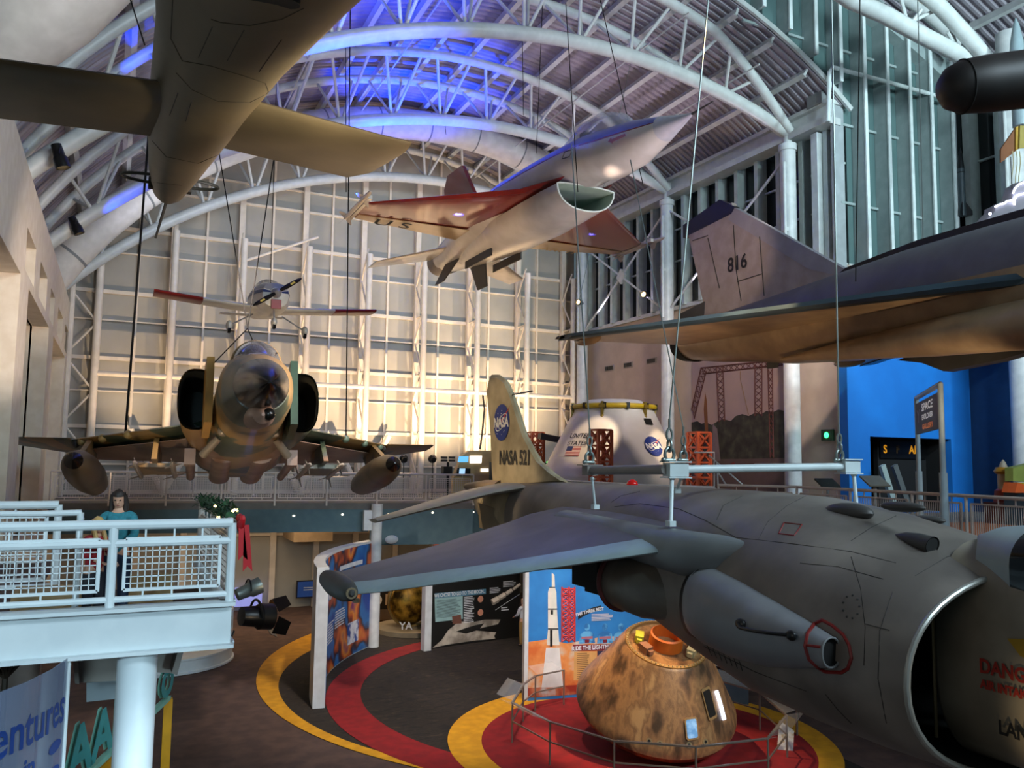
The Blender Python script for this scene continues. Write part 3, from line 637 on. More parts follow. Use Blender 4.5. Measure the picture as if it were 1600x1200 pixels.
# rear nozzle
b = B(); b.loft([ell(4.95, 5.8, 6.3, .28, .28, 24), ell(4.76, 5.78, 6.8, .3, .3, 24), ell(4.76, 5.78, 7.25, .27, .28, 24), ell(4.85, 5.76, 7.5, .2, .22, 24)]); b.o('rear_nozzle', M('nozzle_brown_grey', '6e675c', .4, col2='5b554c'), kj)
b = B(); b.path(ell(4.76, 5.78, 7.28, .275, .285, 24), .03, 8, True); b.o('nozzle_ring', M('red_brown_ring', '5a201c', .5), kj)
b = B(); b.mm((XK-.72, 7.75, 5.5), (XK-.3, 8.4, 6.0)); b.mm((XK-.92, 7.8, 5.6), (XK-.86, 8.35, 6.15)); b.o('undercarriage_door', mDk, kj)
# dorsal bumps, beacon, intakes on the spine
def bump(px, L, w, h, mat, name, Xo=None):
    p = drape(*px, 0)
    if p is None: p = onX(px[0], px[1], Xo if Xo is not None else XK-.3)
    bb = B(); bb.ball(p, 1, (w, L, h), 16, 10); return bb.o(name, mat, kj)
bump((1326, 800), .24, .1, .075, mDkGrey, 'dorsal_blister'); bump((1410, 792), .2, .06, .04, mDkGrey, 'dorsal_blister'); bump((1450, 812), .16, .07, .035, mDkGrey, 'dorsal_blister')
p = drape(1418, 842, 0)
if p:
    b = B(); d = V((-.06, -1, -.12)).normalized(); x, y, d = basis(d, (-.5, 0, .85))
    rg = [[p-d*.12+d*t+(x*cos(a)*w+y*sin(a)*h) for a in [2*pi*i/20 for i in range(20)]] for t, w, h in ((0, .01, .01), (.1, .055, .045), (.22, .07, .06), (.34, .07, .06))]
    b.loft(rg, True, False); sc = b.o('air_scoop', mDkGrey, kj); b = B(); b.loft([[p-d*.12+d*t+(x*cos(a)*.06+y*sin(a)*.05) for a in [2*pi*i/20 for i in range(20)]] for t in (.335, .3)], True, True); b.o('scoop_mouth', mDk, sc)
p = onX(988, 757, XK); b = B(); b.ball(p, .07, (1, 1, .9), 14, 10); b.o('beacon', M('red_beacon_glass', 'a8120e', .15, emit='7a0806', es=.6), kj); b = B(); b.tube(p-V((0, 0, .12)), p-V((0, 0, .02)), .1, n=16); b.o('beacon_base', mDkGrey, kj)
b = B(); b.tube(onX(852, 808, XK-.4), onX(872, 800, XK-.4), .07, .09, n=14); b.o('tail_air_scoop', mDkGrey, kj)
# red outlines, panel lines, stencils
dline([(1225, 817), (1253, 820), (1241, 837), (1217, 834), (1225, 817)], .007, 'red_outline', mRedP)
ro = [(1258, 1010), (1262, 990), (1272, 975), (1285, 969), (1300, 977), (1318, 992), (1327, 1008), (1331, 1028), (1325, 1045), (1315, 1051), (1290, 1050), (1278, 1043), (1264, 1030), (1258, 1010)]
P = [onX(x, y, 4.33 if x < 1285 else 4.40) for x, y in ro]
dl = [drape(x, y, 0) for x, y in ro]; P = [(a if (a is not None and a.x < 4.6) else c) for a, c in zip(dl, P)]
P = [V((min(q.x, 4.46), q.y, q.z)) for q in P]
def onpod(x, y):
    h = BVP.ray_cast(CAM, ray(x, y).normalized()); g = drape(x, y, 0)
    if h[0] is not None and (g is None or (h[0]-CAM).length < (g-CAM).length): return h[0]
    return g
bb = B(); bb.loft([ell(x, z, y, rx, rz, 28, 2.2) for y, z, rx, rz, x in pod], True, True); BVP = BVHTree.FromPolygons([V(p) for p in bb.v], bb.f)
P = []
for i in range(len(ro)-1):
    for k in range(5): P.append(onpod(ro[i][0]+(ro[i+1][0]-ro[i][0])*k/5, ro[i][1]+(ro[i+1][1]-ro[i][1])*k/5))
b = B(); b.path([p for p in P if p], .013, 6, True); b.o('red_outline', mRedP, kj)
P = [onpod(1260+22*k/5, 1008+3*k/5) for k in range(6)]; b = B(); b.path([p for p in P if p], .01, 6); b.o('red_outline', mRedP, kj)
mLine = M('panel_line_dark', '2b2926', .8)
for pts in ([(960, 792), (1000, 787), (1060, 795), (1100, 812), (1150, 840), (1240, 850), (1330, 862), (1400, 880)], [(1185, 843), (1200, 815), (1230, 790), (1265, 772)], [(1330, 845), (1360, 825), (1400, 806)], [(1330, 870), (1345, 920), (1352, 980), (1350, 1040)], [(1250, 880), (1310, 886), (1380, 905)], [(1395, 925), (1375, 985), (1372, 1060), (1385, 1130)], [(1352, 975), (1390, 985)], [(955, 785), (970, 775), (1000, 768)], [(1120, 812), (1130, 790), (1160, 775)], [(1430, 900), (1480, 870), (1530, 862)], [(1100, 1010), (1180, 1050), (1260, 1080)], [(1290, 1085), (1310, 1110), (1330, 1130)]):
    dline(pts, .0035, 'panel_line', mLine, 4)
b = B()
for k in range(9):
    for a in (0,):
        q = drape(1330+13*cos(k*.7), 948+18*sin(k*.7), 0)
        if q: b.ball(q, .009, n=6, m=4)
b.o('stencil_dots', mLine, kj)
for k in range(7): dline([(1105+k*8, 1008+k*3), (1112+k*8, 1024+k*4)], .005, 'louvre_slot', mLine, 4, 2)
# ---- lifting frame and slings
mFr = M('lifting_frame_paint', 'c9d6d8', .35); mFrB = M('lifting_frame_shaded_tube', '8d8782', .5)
lf = thing('lifting_frame', 'pale steel lifting frame holding the grey jump jet by its wing roots', 'lifting frame', (5.98, 6.5, 6.93))
b = B(); b.tube((4.83, 6.5, 6.93), (7.15, 6.5, 6.98), .04, n=18); b.o('cross_tube', mFr, lf)
A0 = V((4.74, 6.5, 6.93)); A1 = onX(922, 735, 4.78)
b = B(); b.tube(A0, A1, .048, n=14); b.o('side_arm', mFrB, lf)
b = B(); b.tube((7.2, 6.5, 6.98), (7.2, 8.0, 6.96), .04, n=14); b.o('side_arm', mFrB, lf)
for c in ((4.86, 6.5, 6.93), (7.15, 6.5, 6.98)):
    b = B(); b.box(c, (.22, .12, .13)); b.box((c[0], c[1], c[2]+.075), (.26, .16, .012)); b.box((c[0], c[1], c[2]-.075), (.26, .16, .012)); b.o('end_bracket', mFr, lf)
b = B(); b.box(A1, (.14, .12, .11)); b.box(A1+V((0, 0, .06)), (.26, .14, .01)); b.o('end_bracket', mFrB, lf)
def leg(p, q, r=.02):
    bb = B(); bb.tube(p, q, r, n=10); bb.ball(p, r*1.8, n=10, m=6); bb.box(q, (.07, .07, .05)); bb.o('drop_leg', mFr, lf)
leg(V((4.8, 6.48, 6.86)), onX(1048, 818, 4.62)); leg(onX(925, 748, 4.78), onX(930, 792, 4.85), .014); leg((7.2, 6.48, 6.9), (7.05, 6.3, 6.36)); leg((5.0, 6.6, 6.85), (5.05, 6.75, 6.72), .014)
def sling(px, Yv, top, nm, big=1.0):
    base = onY(px[0], px[1], Yv); t = thing('shackle', nm+' steel shackle and hook above the lifting frame', 'shackle', tuple(base))
    b = B(); n = 14
    b.path([base+V((.05*big*cos(a), 0, .07*big+.06*big*sin(a))) for a in [pi*1.25-1.5*pi*i/n for i in range(n+1)]], .016*big, 8); b.o('bow', mSteel, t)
    b = B(); b.tube(base+V((-.06*big, 0, .02)), base+V((.06*big, 0, .02)), .016*big, n=8); b.ball(base+V((-.065*big, 0, .02)), .025*big, n=8, m=6); b.o('pin', mSteel, t)
    for k in range(2):
        b = B(); z0 = .15*big+k*.1*big; ax = V((1, 0, 0)) if k % 2 else V((0, 1, 0))
        b.path([base+ax*(.03*big*cos(a))+V((0, 0, z0+.055*big*sin(a))) for a in [2*pi*i/14 for i in range(14)]], .012*big, 6, True); b.o('chain_link', mSteel, t)
    p0 = base+V((0, 0, .3*big)); b = B(); b.tube(p0, p0+V((0, 0, .1)), .012, n=8); b.o('thimble', mSteel, t)
    return p0+V((0, 0, .08))
s1 = sling((921, 725), A1.y, None, 'left'); cable(s1, onY(893, 225, A1.y+2.5), 'pale steel cable from left end of the lifting frame up to the roof', .009, mSteel)
s2 = sling((1046, 722), 6.5, None, 'middle', 1.05); cable(s2, onY(1112, -60, 6.6), 'pale steel cable rising from the middle shackle past the white jet nose', .009, mSteel)
s3 = sling((1068, 722), 6.7, None, 'second from left smaller', .85); cable(s3, onY(985, 250, 9.0), 'pale steel cable leaning left from the smaller middle shackle', .007, mSteel)
s4 = sling((1312, 722), 6.5, None, 'right', 1.0); cable(s4, onY(1298, -60, 6.6), 'pale steel cable from right end of the lifting frame up to the roof', .009, mSteel)
# ================================================================ WHITE AND RED JET
XF = 10.5
mFW = M('gloss_white_paint', 'cfcac6', .22, col2='c4beb9', scale=2, coat=.4); mFB = M('gloss_blue_lavender_paint', '5a63b0', .3, col2='525ba6', coat=.3); mFR = M('gloss_dark_red_paint', '7a2018', .22, col2='6b1a13', coat=.4, scale=2)
fj = thing('jet_fighter', 'white, blue and dark red jet fighter hanging nose-up to the right under the vault', 'aircraft', (XF, 20, 14.2))
fs = [(13.4, 14.28, 14.24, .02), (13.7, 14.36, 14.17, .11), (14.4, 14.58, 14.02, .3), (15.4, 14.86, 13.82, .5), (16.4, 15.04, 13.82, .64), (17.2, 15.16, 13.98, .72), (18.4, 15.24, 14.02, .8), (19.6, 15.25, 13.95, .95), (21, 15.22, 13.8, 1.15), (22.5, 15.14, 13.66, 1.22), (24, 15.02, 13.62, 1.1), (25.4, 14.92, 13.6, .86), (26.6, 14.85, 13.66, .68), (27.6, 14.78, 13.75, .56)]
def frz(a, c, y, w, n=80): return ell(XF, (a+c)/2, y, w, (a-c)/2, n, 2.1)
R_ = [frz(a, c, y, w) for y, a, c, w in fs]
b = B(); n = 80
def split(rs, k0, k1): return [[r[(k) % n] for k in range(k0, k1+1)] for r in rs]
b.loft(split(R_, 37, 83), False, False, False); b.o('lower_fuselage', mFW, fj)
b = B(); b.loft(split(R_, 4, 36), False, False, False); b.o('upper_fuselage', mFB, fj)
b = B(); b.loft(split(R_, 3, 4), False, False, False); b.loft(split(R_, 36, 37), False, False, False); b.o('red_side_stripe', mFR, fj)
nb = [frz(a, c, y, w) for y, a, c, w in fs[:3]]; b = B(); b.loft([[V((XF+(p.x-XF)*1.004, p.y, p.z)) for p in r] for r in nb]); b.o('radome', M('radome_silver_white', 'bdbcc6', .2, coat=.5), fj)
b = B(); b.tube((XF, 13.42, 14.26), (XF, 12.75, 14.27), .03, .012, n=8); b.o('pitot_probe', mDkGrey, fj)
# inlet
it = [(17.75, 13.98, 13.36, .84), (18.6, 14.0, 13.3, .88), (20, 14.0, 13.26, .92), (22, 14.0, 13.3, .9), (24, 14.0, 13.4, .75), (25.6, 14.0, 13.55, .5)]
def inl(y, zt, zb, w):
    r = []
    for i in range(28):
        a = 2*pi*i/28; s_ = sin(a); r.append(V((XF+w*(abs(cos(a))**.85)*(1 if cos(a) >= 0 else -1), y+(0 if s_ < 0 else -.0), (zt-.02+.06*s_) if s_ > 0 else zt-(zt-zb)*abs(s_)**.9)))
    return r
b = B(); b.loft([inl(*k) for k in it], False, True); b.o('intake', mFW, fj)
b = B(); b.path(inl(17.75, 13.98, 13.36, .84), .022, 8, True); b.o('intake_lip', M('lip_white_green', 'c9d3cc', .3), fj)
b = B(); b.loft([inl(y, 13.96, 13.38+.05*k, .82-.08*k) for k, y in enumerate((17.76, 19, 20.5))], False, True); b.o('intake_duct', M('duct_pale_green', '9fb3a6', .5), fj)
b = B(); b.loft([ell(XF, 14.26, y, r, r, 28) for y, r in ((27.4, .56), (27.9, .53), (28.5, .46))], False, False); b.loft([ell(XF, 14.26, y, r, r, 28) for y, r in ((28.5, .45), (27.4, .4))], False, True); b.o('exhaust_nozzle', M('nozzle_bronze', '5d4c38', .35, .6), fj)
# wings, stabilisers, fin
for s in (-1, 1):
    X = lambda x: XF+s*x
    w = B(); wing(w, [((X(.7), 17.6, 14.12), (X(.7), 24.3, 14.12), .09), ((X(1.25), 19.0, 14.12), (X(1.25), 24.35, 14.12), .09), ((X(4.6), 21.95, 14.08), (X(4.6), 23.5, 14.08), .035)]); wo = w.o('wing', mFR, fj)
    w = B(); w.prism([(X(1.0), 23.0, 14.02), (X(4.5), 23.05, 14.04), (X(4.5), 23.5, 14.05), (X(1.0), 24.3, 14.04)], (0, 0, .02)); w.o('flap', M('wing_cream_underside', 'b79c72', .3, coat=.3), wo)
    w = B(); w.mm((X(4.62)-.05, 21.4, 14.02), (X(4.62)+.05, 23.7, 14.12)); w.o('missile_rail', mFW, fj)
    w = B(); w.lathe([(.01, 0), (.05, .12), (.065, .35), (.065, 2.6), (.05, 2.75)], (X(4.75), 20.9, 14.06), (0, 1, 0), 14)
    for a in (pi/4, 3*pi/4, 5*pi/4, 7*pi/4):
        for y in (21.4, 23.3):
            w.prism([(X(4.75)+.06*cos(a), y, 14.06+.06*sin(a)), (X(4.75)+.25*cos(a), y+.3, 14.06+.25*sin(a)), (X(4.75)+.25*cos(a), y+.42, 14.06+.25*sin(a)), (X(4.75)+.06*cos(a), y+.42, 14.06+.06*sin(a))], (.008, 0, .008))
    w.o('wingtip_missile', mFW, fj)
    w = B(); wing(w, [((X(.55), 25.4, 14.2), (X(.55), 27.9, 14.2), .06), ((X(2.8), 27.0, 13.72), (X(2.8), 28.2, 13.72), .025)]); w.o('tailplane', mFW, fj)
    w = B(); w.prism([(X(.45), 25.2, 13.72), (X(.45), 26.5, 13.75), (X(.78), 26.6, 13.0), (X(.78), 25.8, 13.0)], (s*.05, 0, 0)); w.o('ventral_fin', mDkGrey, fj)
    w = B(); w.mm((X(.5)-.02, 22.5, 13.2), (X(.5)+.02, 24.6, 13.45)); w.o('gear_door', M('dark_gear_door', '2b2523', .4), fj)
b = B(); b.prism([(XF-.07, y, z) for y, z in ((24.2, 14.95), (26.2, 17.3), (27.6, 17.35), (27.9, 16.9), (27.3, 14.8))], (.14, 0, 0)); b.o('tail_fin', mFR, fj)
b = B(); b.loft([[V((XF+w*cos(pi*i/14), y, z0+h*sin(pi*i/14))) for i in range(15)] for y, z0, w, h in ((15.5, 14.82, .1, .02), (16.0, 14.88, .32, .4), (16.8, 14.98, .42, .64), (17.6, 15.05, .42, .6), (18.6, 15.12, .3, .28), (19.3, 15.16, .15, .06))], closed=True); b.o('canopy', glass('clear_canopy', 'c4c8dc', .4), fj)
b = B(); b.ball((XF, 17.0, 15.05), .16, (1, 1, 1.2), 12, 8); b.mm((XF-.2, 17.5, 14.9), (XF+.2, 17.75, 15.35)); b.o('seat', mBlack, fj)
frX = Fr((XF-.56, 15.9, 14.6), (-.12, -1, .0), (.25, 0, 1))
u, v = frX.px(965, 216); flat(frX, [frX.px(*p) for p in ((951, 222), (956, 215), (957, 218), (978, 209), (979, 213), (959, 222), (959, 225))], 'orange_arrow', M('orange_marking', 'b8621c', .5), fj, off=.02)
frU = Fr((8.4, 23.6, 14.0), (-1, 0, 0), (0, 1, 0))
frU = Fr((8.4, 23.2, 13.99), (1, 0, 0), (0, -1, 0)); frU.N = V((0, 0, -1))
text(frU, 'U S', -1.3, -.15, .8, 'wing_lettering', mBlk, fj, bold=.01); text(frU, 'ARMY', 4.6, -.5, .55, 'wing_lettering', M('marking_gold', 'b59a63', .5), fj)
frY = Fr((XF-.78, 18.6, 14.6), (0, -1, 0), (.12, 0, 1))
for p0, p1 in (((868, 248), (874, 238)), ((880, 250), (893, 238))): pass
uv = [frY.px(*p) for p in ((880, 249), (884, 238), (896, 234), (892, 245))]; b = B(); b.path([frY.p(u, v, .03) for u, v in uv], .014, 5, True); b.o('panel_outline', mBlk, fj)
# ================================================================ GREY DELTA JET 816
XD = 16.7
mDG = M('delta_dark_grey_top', '5c5a60', .5, col2='504e54', scale=1.5); mDB = M('delta_belly_tan_metal', '9a8468', .38, .25, col2='87725a', scale=2, detail=8); mDF = M('delta_fin_grey_brown', '9a8f8a', .5, col2='8c807a', scale=2.5, detail=8); mDE = M('delta_blue_black_edge', '2c3c45', .4)
dj = thing('delta_jet', 'big dark grey delta-wing jet with fin numbered 816 at right', 'aircraft', (XD, 15, 10.6))
ds = [(21.7, 11.25, 10.35, .62), (21.2, 11.4, 10.28, .72), (20, 11.55, 10.1, .85), (18.5, 11.65, 9.95, .95), (17, 11.75, 9.75, 1.02), (15, 11.9, 9.62, 1.1), (13, 12.05, 9.6, 1.12), (11, 12.1, 9.6, 1.2), (9, 12.1, 9.62, 1.25), (7, 12.05, 9.65, 1.15), (5, 11.8, 9.9, .8)]
R_ = [ell(XD, (a+c)/2+.0, y, w, (a-c)/2, 40, 2.1) for y, a, c, w in ds]
b = B(); b.loft([[r[k % 40] for k in range(0, 21)] for r in R_], False, False, False); b.o('upper_fuselage', mDG, dj)
b = B(); b.loft([[r[k % 40] for k in range(20, 41)] for r in R_], False, False, False); b.o('lower_fuselage', mDB, dj)
b = B(); b.loft([ell(XD, 10.8, 21.75, .66, .5, 32, 2.1), ell(XD, 10.8, 21.3, .7, .56, 32, 2.1)], True, True); b.o('exhaust_ring', mDk, dj)
b = B(); b.prism([(XD-.16, y, z) for y, z in ((15.3, 11.85), (15.0, 12.0), (12.9, 12.22), (10.5, 12.28), (6, 12.2), (6, 11.9), (12, 11.95))], (.32, 0, 0)); b.o('dorsal_spine', mBlack, dj)
for s in (-1, 1):
    X = lambda x: XD+s*x
    le = [(1.0, 8.2, 10.62), (1.2, 9.78, 10.62), (2.0, 11.24, 10.58), (2.8, 12.98, 10.54), (4.3, 16.1, 10.46), (5.8, 19.15, 10.38)]
    te = [(1.0, 20.6, 10.62), (1.2, 20.6, 10.62), (2.0, 20.55, 10.58), (2.8, 20.5, 10.54), (4.3, 20.3, 10.46), (5.8, 20.1, 10.38)]
    w = B(); wing(w, [((X(a[0]), a[1]+.35, a[2]), (X(c[0]), c[1], c[2]), .12-.016*i) for i, (a, c) in enumerate(zip(le, te))]); wo = w.o('wing', [mDB], dj)
    w = B(); wing(w, [((X(a[0]), a[1]+.7, a[2]+.03), (X(c[0]), c[1]-.05, c[2]+.03), .115-.016*i) for i, (a, c) in enumerate(zip(le, te))]); w.o('wing_top_skin', mDG, wo)
    w = B(); rg = []
    for i, a in enumerate(le):
        t = .2-.02*i; rg.append([V((X(a[0]), a[1]-.03, a[2]-.03)), V((X(a[0]), a[1]+.1, a[2]+t*.55)), V((X(a[0]), a[1]+.6, a[2]+t*.6)), V((X(a[0]), a[1]+.75, a[2]-t*.75)), V((X(a[0]), a[1]+.15, a[2]-t*.7))])
    w.loft(rg); w.o('leading_edge', mDE, dj)
    w = B(); w.ball((X(5.0), 19.6, 10.36), .3, (.5, 2.2, .5), 12, 8); w.o('actuator_fairing', mDB, dj)
fin = [(21.5, 14.55), (19.35, 14.95), (19.26, 14.63), (15.0, 11.85), (20.9, 11.4), (20.75, 12.1)]
b = B(); b.prism([(XD-.09, y, z) for y, z in fin], (.18, 0, 0)); b.o('tail_fin', mDF, dj)
b = B(); b.prism([(XD-.1, y, z) for y, z in ((21.75, 14.42), (21.75, 14.85), (19.9, 15.2), (19.2, 14.78), (19.35, 14.6))], (.2, 0, 0)); b.o('fin_cap', mBlack, dj)
b = B(); b.prism([(XD-.1, y, z) for y, z in ((19.2, 14.75), (15.0, 11.95), (15.0, 11.75), (16.3, 12.25), (19.5, 14.45))], (.2, 0, 0)); b.o('fin_leading_edge', M('fin_pale_edge', '8f8c92', .45), dj)
b = B(); b.prism([(XD-.11, y, z) for y, z in ((21.9, 11.9), (20.65, 12.1), (20.75, 11.2), (21.3, 10.95), (21.95, 11.3))], (.22, 0, 0)); b.o('drag_chute_housing', mDkGrey, dj)
frD = Fr((XD-.1, 20, 13), (0, -1, 0), (0, 0, 1))
u, v = frD.px(1152, 412); text(frD, '816', u, v, .62, 'fin_number', mBlk, dj, off=.006, bold=.012, sx=.95)
for pts in ([(1146, 352), (1150, 420), (1158, 470)], [(1187, 370), (1194, 462)], [(1106, 372), (1124, 450)], [(1152, 440), (1190, 428)], [(1082, 376), (1106, 368)]):
    b = B(); b.path([frD.p(*frD.px(*p), .004) for p in pts], .014, 5); b.o('panel_line', mLine, dj)
b = B(); b.loft([ell(XD-.9, 9.75, y, r, r*.9, 20) for y, r in ((16.5, .05), (14.5, .25), (12, .45), (9, .6), (7, .6))]); b.o('intake_trunk', mDB, dj)
bp = [onX(x, y, XD+1.0) for x, y in ((1402, 563), (1440, 567), (1474, 580), (1560, 563), (1640, 540), (1640, 520), (1430, 552))]; b = B(); b.prism(bp, (.35, 0, 0)); b.o('belly_bay_door', mDkGrey, dj)
b = B(); b.mm((XD-.03, 17.6, 9.7), (XD+.03, 18.0, 9.95)); b.o('arrestor_fitting', mDkGrey, dj)
cable(onX(1337, 440, 15.3), onX(1345, -80, 15.3), 'thin dark cable rising from the delta jet wing beside the fin', .012)
cable(onX(1443, 393, XD), onX(1432, -80, XD), 'pale cable rising from the delta jet spine', .012, mSteel)
# ================================================================ CAMOUFLAGE JET (front view); built nose at origin, flying towards -Y, then turned
mCam = ramp('camouflage_skin', [(.40, '2f3b30'), (.47, '4d5340'), (.485, '8a6e42'), (.60, '8a6e42'), (.615, '5c4a30')], scale=.42, rough=.4, detail=3, interp='LINEAR', coat=.15)
mBel = M('camouflage_belly_grey_pink', '9c8272', .4, col2='84695a', scale=1.2)
mRad = M('gloss_black_radome', '0b0a09', .25, coat=.15, col2='100e0c', spec=.4)
pj = thing('camouflage_jet', 'camouflage-painted twin-engine jet facing the viewer, tanks under both wings', 'aircraft', (2.19, 13.8, 8.886))
pj.rotation_euler = (radians(-8.5), 0, radians(-5.0)); ORG[pj.name] = V((0, 0, 0))
ps = [(1.9, -.3, .49, .5), (2.8, -.14, .66, .68), (3.6, -.02, .74, .8), (4.6, .05, .76, .84), (5.6, .05, .78, .84), (7.2, 0, .95, .8), (9, -.02, 1.15, .76), (11.5, -.05, 1.25, .72), (14, .3, 1.0, .7), (16, .65, .6, .6), (18.6, .95, .3, .35)]
b = B(); b.loft([ell(0, z, y, w, h, 36, 2.2) for y, z, w, h in ps]); b.o('fuselage', mCam, pj)
b = B(); b.lathe([(.02, 0), (.11, .12), (.22, .4), (.34, .85), (.43, 1.3), (.5, 1.95)], (0, 0, -.69), (0, 1.9, .39), 32); b.o('radome', mRad, pj)
b = B(); b.loft([ell(0, -.98+.17*(y-1.2), y, w, h, 20) for y, w, h in ((1.2, .03, .03), (1.35, .17, .17), (1.9, .25, .24), (3.4, .28, .26), (4.6, .1, .1))]); b.o('chin_fairing', mBel, pj)
b = B(); b.ball((.1, 1.28, -.96), .11, n=14, m=8); b.o('gun_muzzle', mRad, pj)
b = B(); b.loft([[V((w*cos(pi*i/16), y, z0+h*sin(pi*i/16))) for i in range(17)] for y, z0, w, h in ((2.9, .5, .25, .1), (3.5, .55, .46, .45), (4.2, .58, .5, .66), (5.0, .58, .5, .68), (6.2, .55, .48, .66), (7.4, .5, .3, .35), (8.4, .5, .1, .12))]); b.o('canopy', M('canopy_smoke', '3a3a46', .08, coat=.8), pj)
b = B(); b.path([V((.49*cos(pi*i/16), 3.75, .56+.5*sin(pi*i/16))) for i in range(17)], .03, 6); b.path([V((.53*cos(pi*i/16), 5.2, .56+.72*sin(pi*i/16))) for i in range(17)], .03, 6); b.o('canopy_frame', mCam, pj)
b = B(); b.prism([(-.03, 3.2, .5), (-.2, 3.9, 1.0), (.2, 3.9, 1.0), (.03, 3.2, .5)], (0, .03, .02)); b.o('windscreen', M('windscreen_glass', '34405a', .05), pj)
for s in (-1, 1):
    def io(y, k=1, dx=0):
        pts = []
        for i in range(26):
            a = 2*pi*i/26; c, s_ = cos(a), sin(a); x = abs(c)**.7*(1 if c > 0 else -1)*.40*k; z = .22+abs(s_)**.8*(1 if s_ > 0 else -1)*.70*k
            if c < 0: x = x*.85
            pts.append(V((s*(1.14+dx+x), y, .0+z)))
        return pts
    col_ = mCam
    b = B(); b.loft([io(5.7), io(7.0, 1.02, -.05), io(8.6, .98, -.15), io(10.5, .85, -.35)], False, True); it_ = b.o('air_intake', M('intake_tan' if s < 0 else 'intake_green', '8f6f3c' if s < 0 else '2c3d36', .4), pj)
    b = B(); b.loft([io(5.71, .93), io(6.5, .9), io(7.5, .8)], False, True); b.o('intake_interior', M('intake_dark_green', '0b100e', .7), it_)
    b = B(); b.prism([(s*.80, 4.9, 1.0), (s*.84, 5.9, 1.02), (s*.84, 5.9, -.62), (s*.80, 4.6, -.5)], (s*.16, 0, 0)); b.o('splitter_plate', M('splitter_tan' if s < 0 else 'splitter_green', '9a7436' if s < 0 else '324a3e', .4), pj)
    X = lambda x: s*x
    w = B(); wing(w, [((X(.8), 7.0, -.0), (X(.8), 12.2, -.16), .16), ((X(1.6), 8.0, .0), (X(1.6), 12.2, -.14), .15), ((X(4.2), 10.6, .06), (X(4.2), 12.7, -.02), .08)]); w.o('wing', [mCam], pj)
    w = B(); w.prism([(X(.8), 7.4, -.31), (X(1.6), 8.3, -.29), (X(4.0), 10.9, -.17), (X(4.0), 12.6, -.17), (X(.8), 12.1, -.31)], (0, 0, .02)); w.o('wing_underside', mBel, pj)
    w = B(); wing(w, [((X(4.2), 10.35, .06), (X(4.2), 12.7, -.02), .07), ((X(6.05), 12.1, .36), (X(6.05), 13.1, .32), .03)]); w.o('outer_wing', mCam, pj)
    w = B(); w.ball((X(4.1), 10.7, -.03), .14, (.6, 1.6, .8), 12, 8); w.o('fold_hinge', mDkGrey, pj)
    w = B(); wing(w, [((X(.4), 16.0, 1.0), (X(.4), 18.2, 1.0), .07), ((X(2.7), 17.8, .6), (X(2.7), 18.9, .6), .03)]); w.o('tailplane', mBel, pj)
    # drop tank on pylon
    w = B(); w.lathe([(.02, 0), (.14, .1), (.26, .35), (.36, .9), (.42, 1.8), (.42, 3.2), (.34, 4.6), (.16, 5.7), (.03, 6.2)], (X(3.72), 7.4, -.92), (0, 1, 0), 24); tk = w.o('drop_tank', [M('tank_olive_brown', '4f4636', .45, col2='665844', scale=.7, lo=.45, hi=.55)], pj)
    w = B(); w.lathe([(.021, -.01), (.145, .1), (.2, .2)], (X(3.72), 7.39, -.92), (0, 1, 0), 20); w.o('tank_nose_cap', mRad, tk)
    w = B(); w.prism([(X(3.72)-.06, 8.6, -.6), (X(3.72)-.06, 10.2, .0), (X(3.72)-.06, 11.8, .0), (X(3.72)-.06, 11.0, -.6)], (.12, 0, 0)); w.o('tank_pylon', mCam, tk)
    # inner pylon with two missiles
    w = B(); w.prism([(X(2.05)-.06, 8.0, -.8), (X(2.05)-.06, 8.8, -.15), (X(2.05)-.06, 10.8, -.2), (X(2.05)-.06, 10.6, -.85)], (.12, 0, 0)); w.mm((X(2.05)-.4, 8.7, -.9), (X(2.05)+.4, 10.2, -.8)); w.o('weapon_pylon', mCam, pj)
    for dx in (-.42, .42):
        w = B(); c = (X(2.05)+dx, 7.9, -.9); w.lathe([(.01, 0), (.05, .06), (.064, .25), (.064, 2.7), (.05, 2.85)], c, (0, 1, 0), 14)
        for a in (.3, .3+pi/2, .3+pi, .3+1.5*pi):
            for y, L in ((8.3, .2), (10.3, .3)):
                w.prism([(c[0]+.05*cos(a), y, c[2]+.05*sin(a)), (c[0]+L*cos(a), y+.18, c[2]+L*sin(a)), (c[0]+L*cos(a), y+.3, c[2]+L*sin(a)), (c[0]+.05*cos(a), y+.35, c[2]+.05*sin(a))], (.01, 0, .01))
        w.o('missile', M('missile_white_grey', 'a59d94', .35), pj)
    for x in (2.75, 3.4, 3.95):
        w = B(); w.ball((X(x), 9.25+(x-2.75)*1.05, .0), .11, (1, 1.2, 1), 12, 8); w.o('leading_edge_fairing', M('fairing_tan' if s < 0 else 'fairing_green', 'a08a58' if s < 0 else '5f7364', .4), pj)
    w = B(); w.tube((X(.62), 6.2, -.55), (X(.95), 6.6, -.9), .09, .1, n=12); w.o('intake_duct_scoop', M('scoop_tan_grey', '8c8070', .35, .2), pj); w = B(); w.ball((X(.55), 5.6, -.5), .13, (1, 1, 1), 12, 8); w.o('gear_fairing', M('scoop_tan_grey', '8c8070', .35, .2), pj)
    w = B(); w.tube((X(1.25), 8.6, -.75), (X(1.25), 11.8, -.75), .11, n=14); w.mm((X(1.25)-.13, 8.5, -.85), (X(1.25)+.13, 8.9, -.45)); w.o('belly_missile', mBel, pj)
b = B(); b.loft([ell(0, z, y, w, h, 28, 2.4) for y, z, w, h in ((6.6, -.4, .3, .2), (8.2, -.42, 1.0, .34), (11, -.4, 1.05, .32), (13.5, -.3, .8, .25))]); b.loft([ell(-.45, -.62, y, .3, .2, 16) for y in (8.5, 13)]); b.loft([ell(.45, -.62, y, .3, .2, 16) for y in (8.5, 13)]); b.o('belly', mBel, pj)
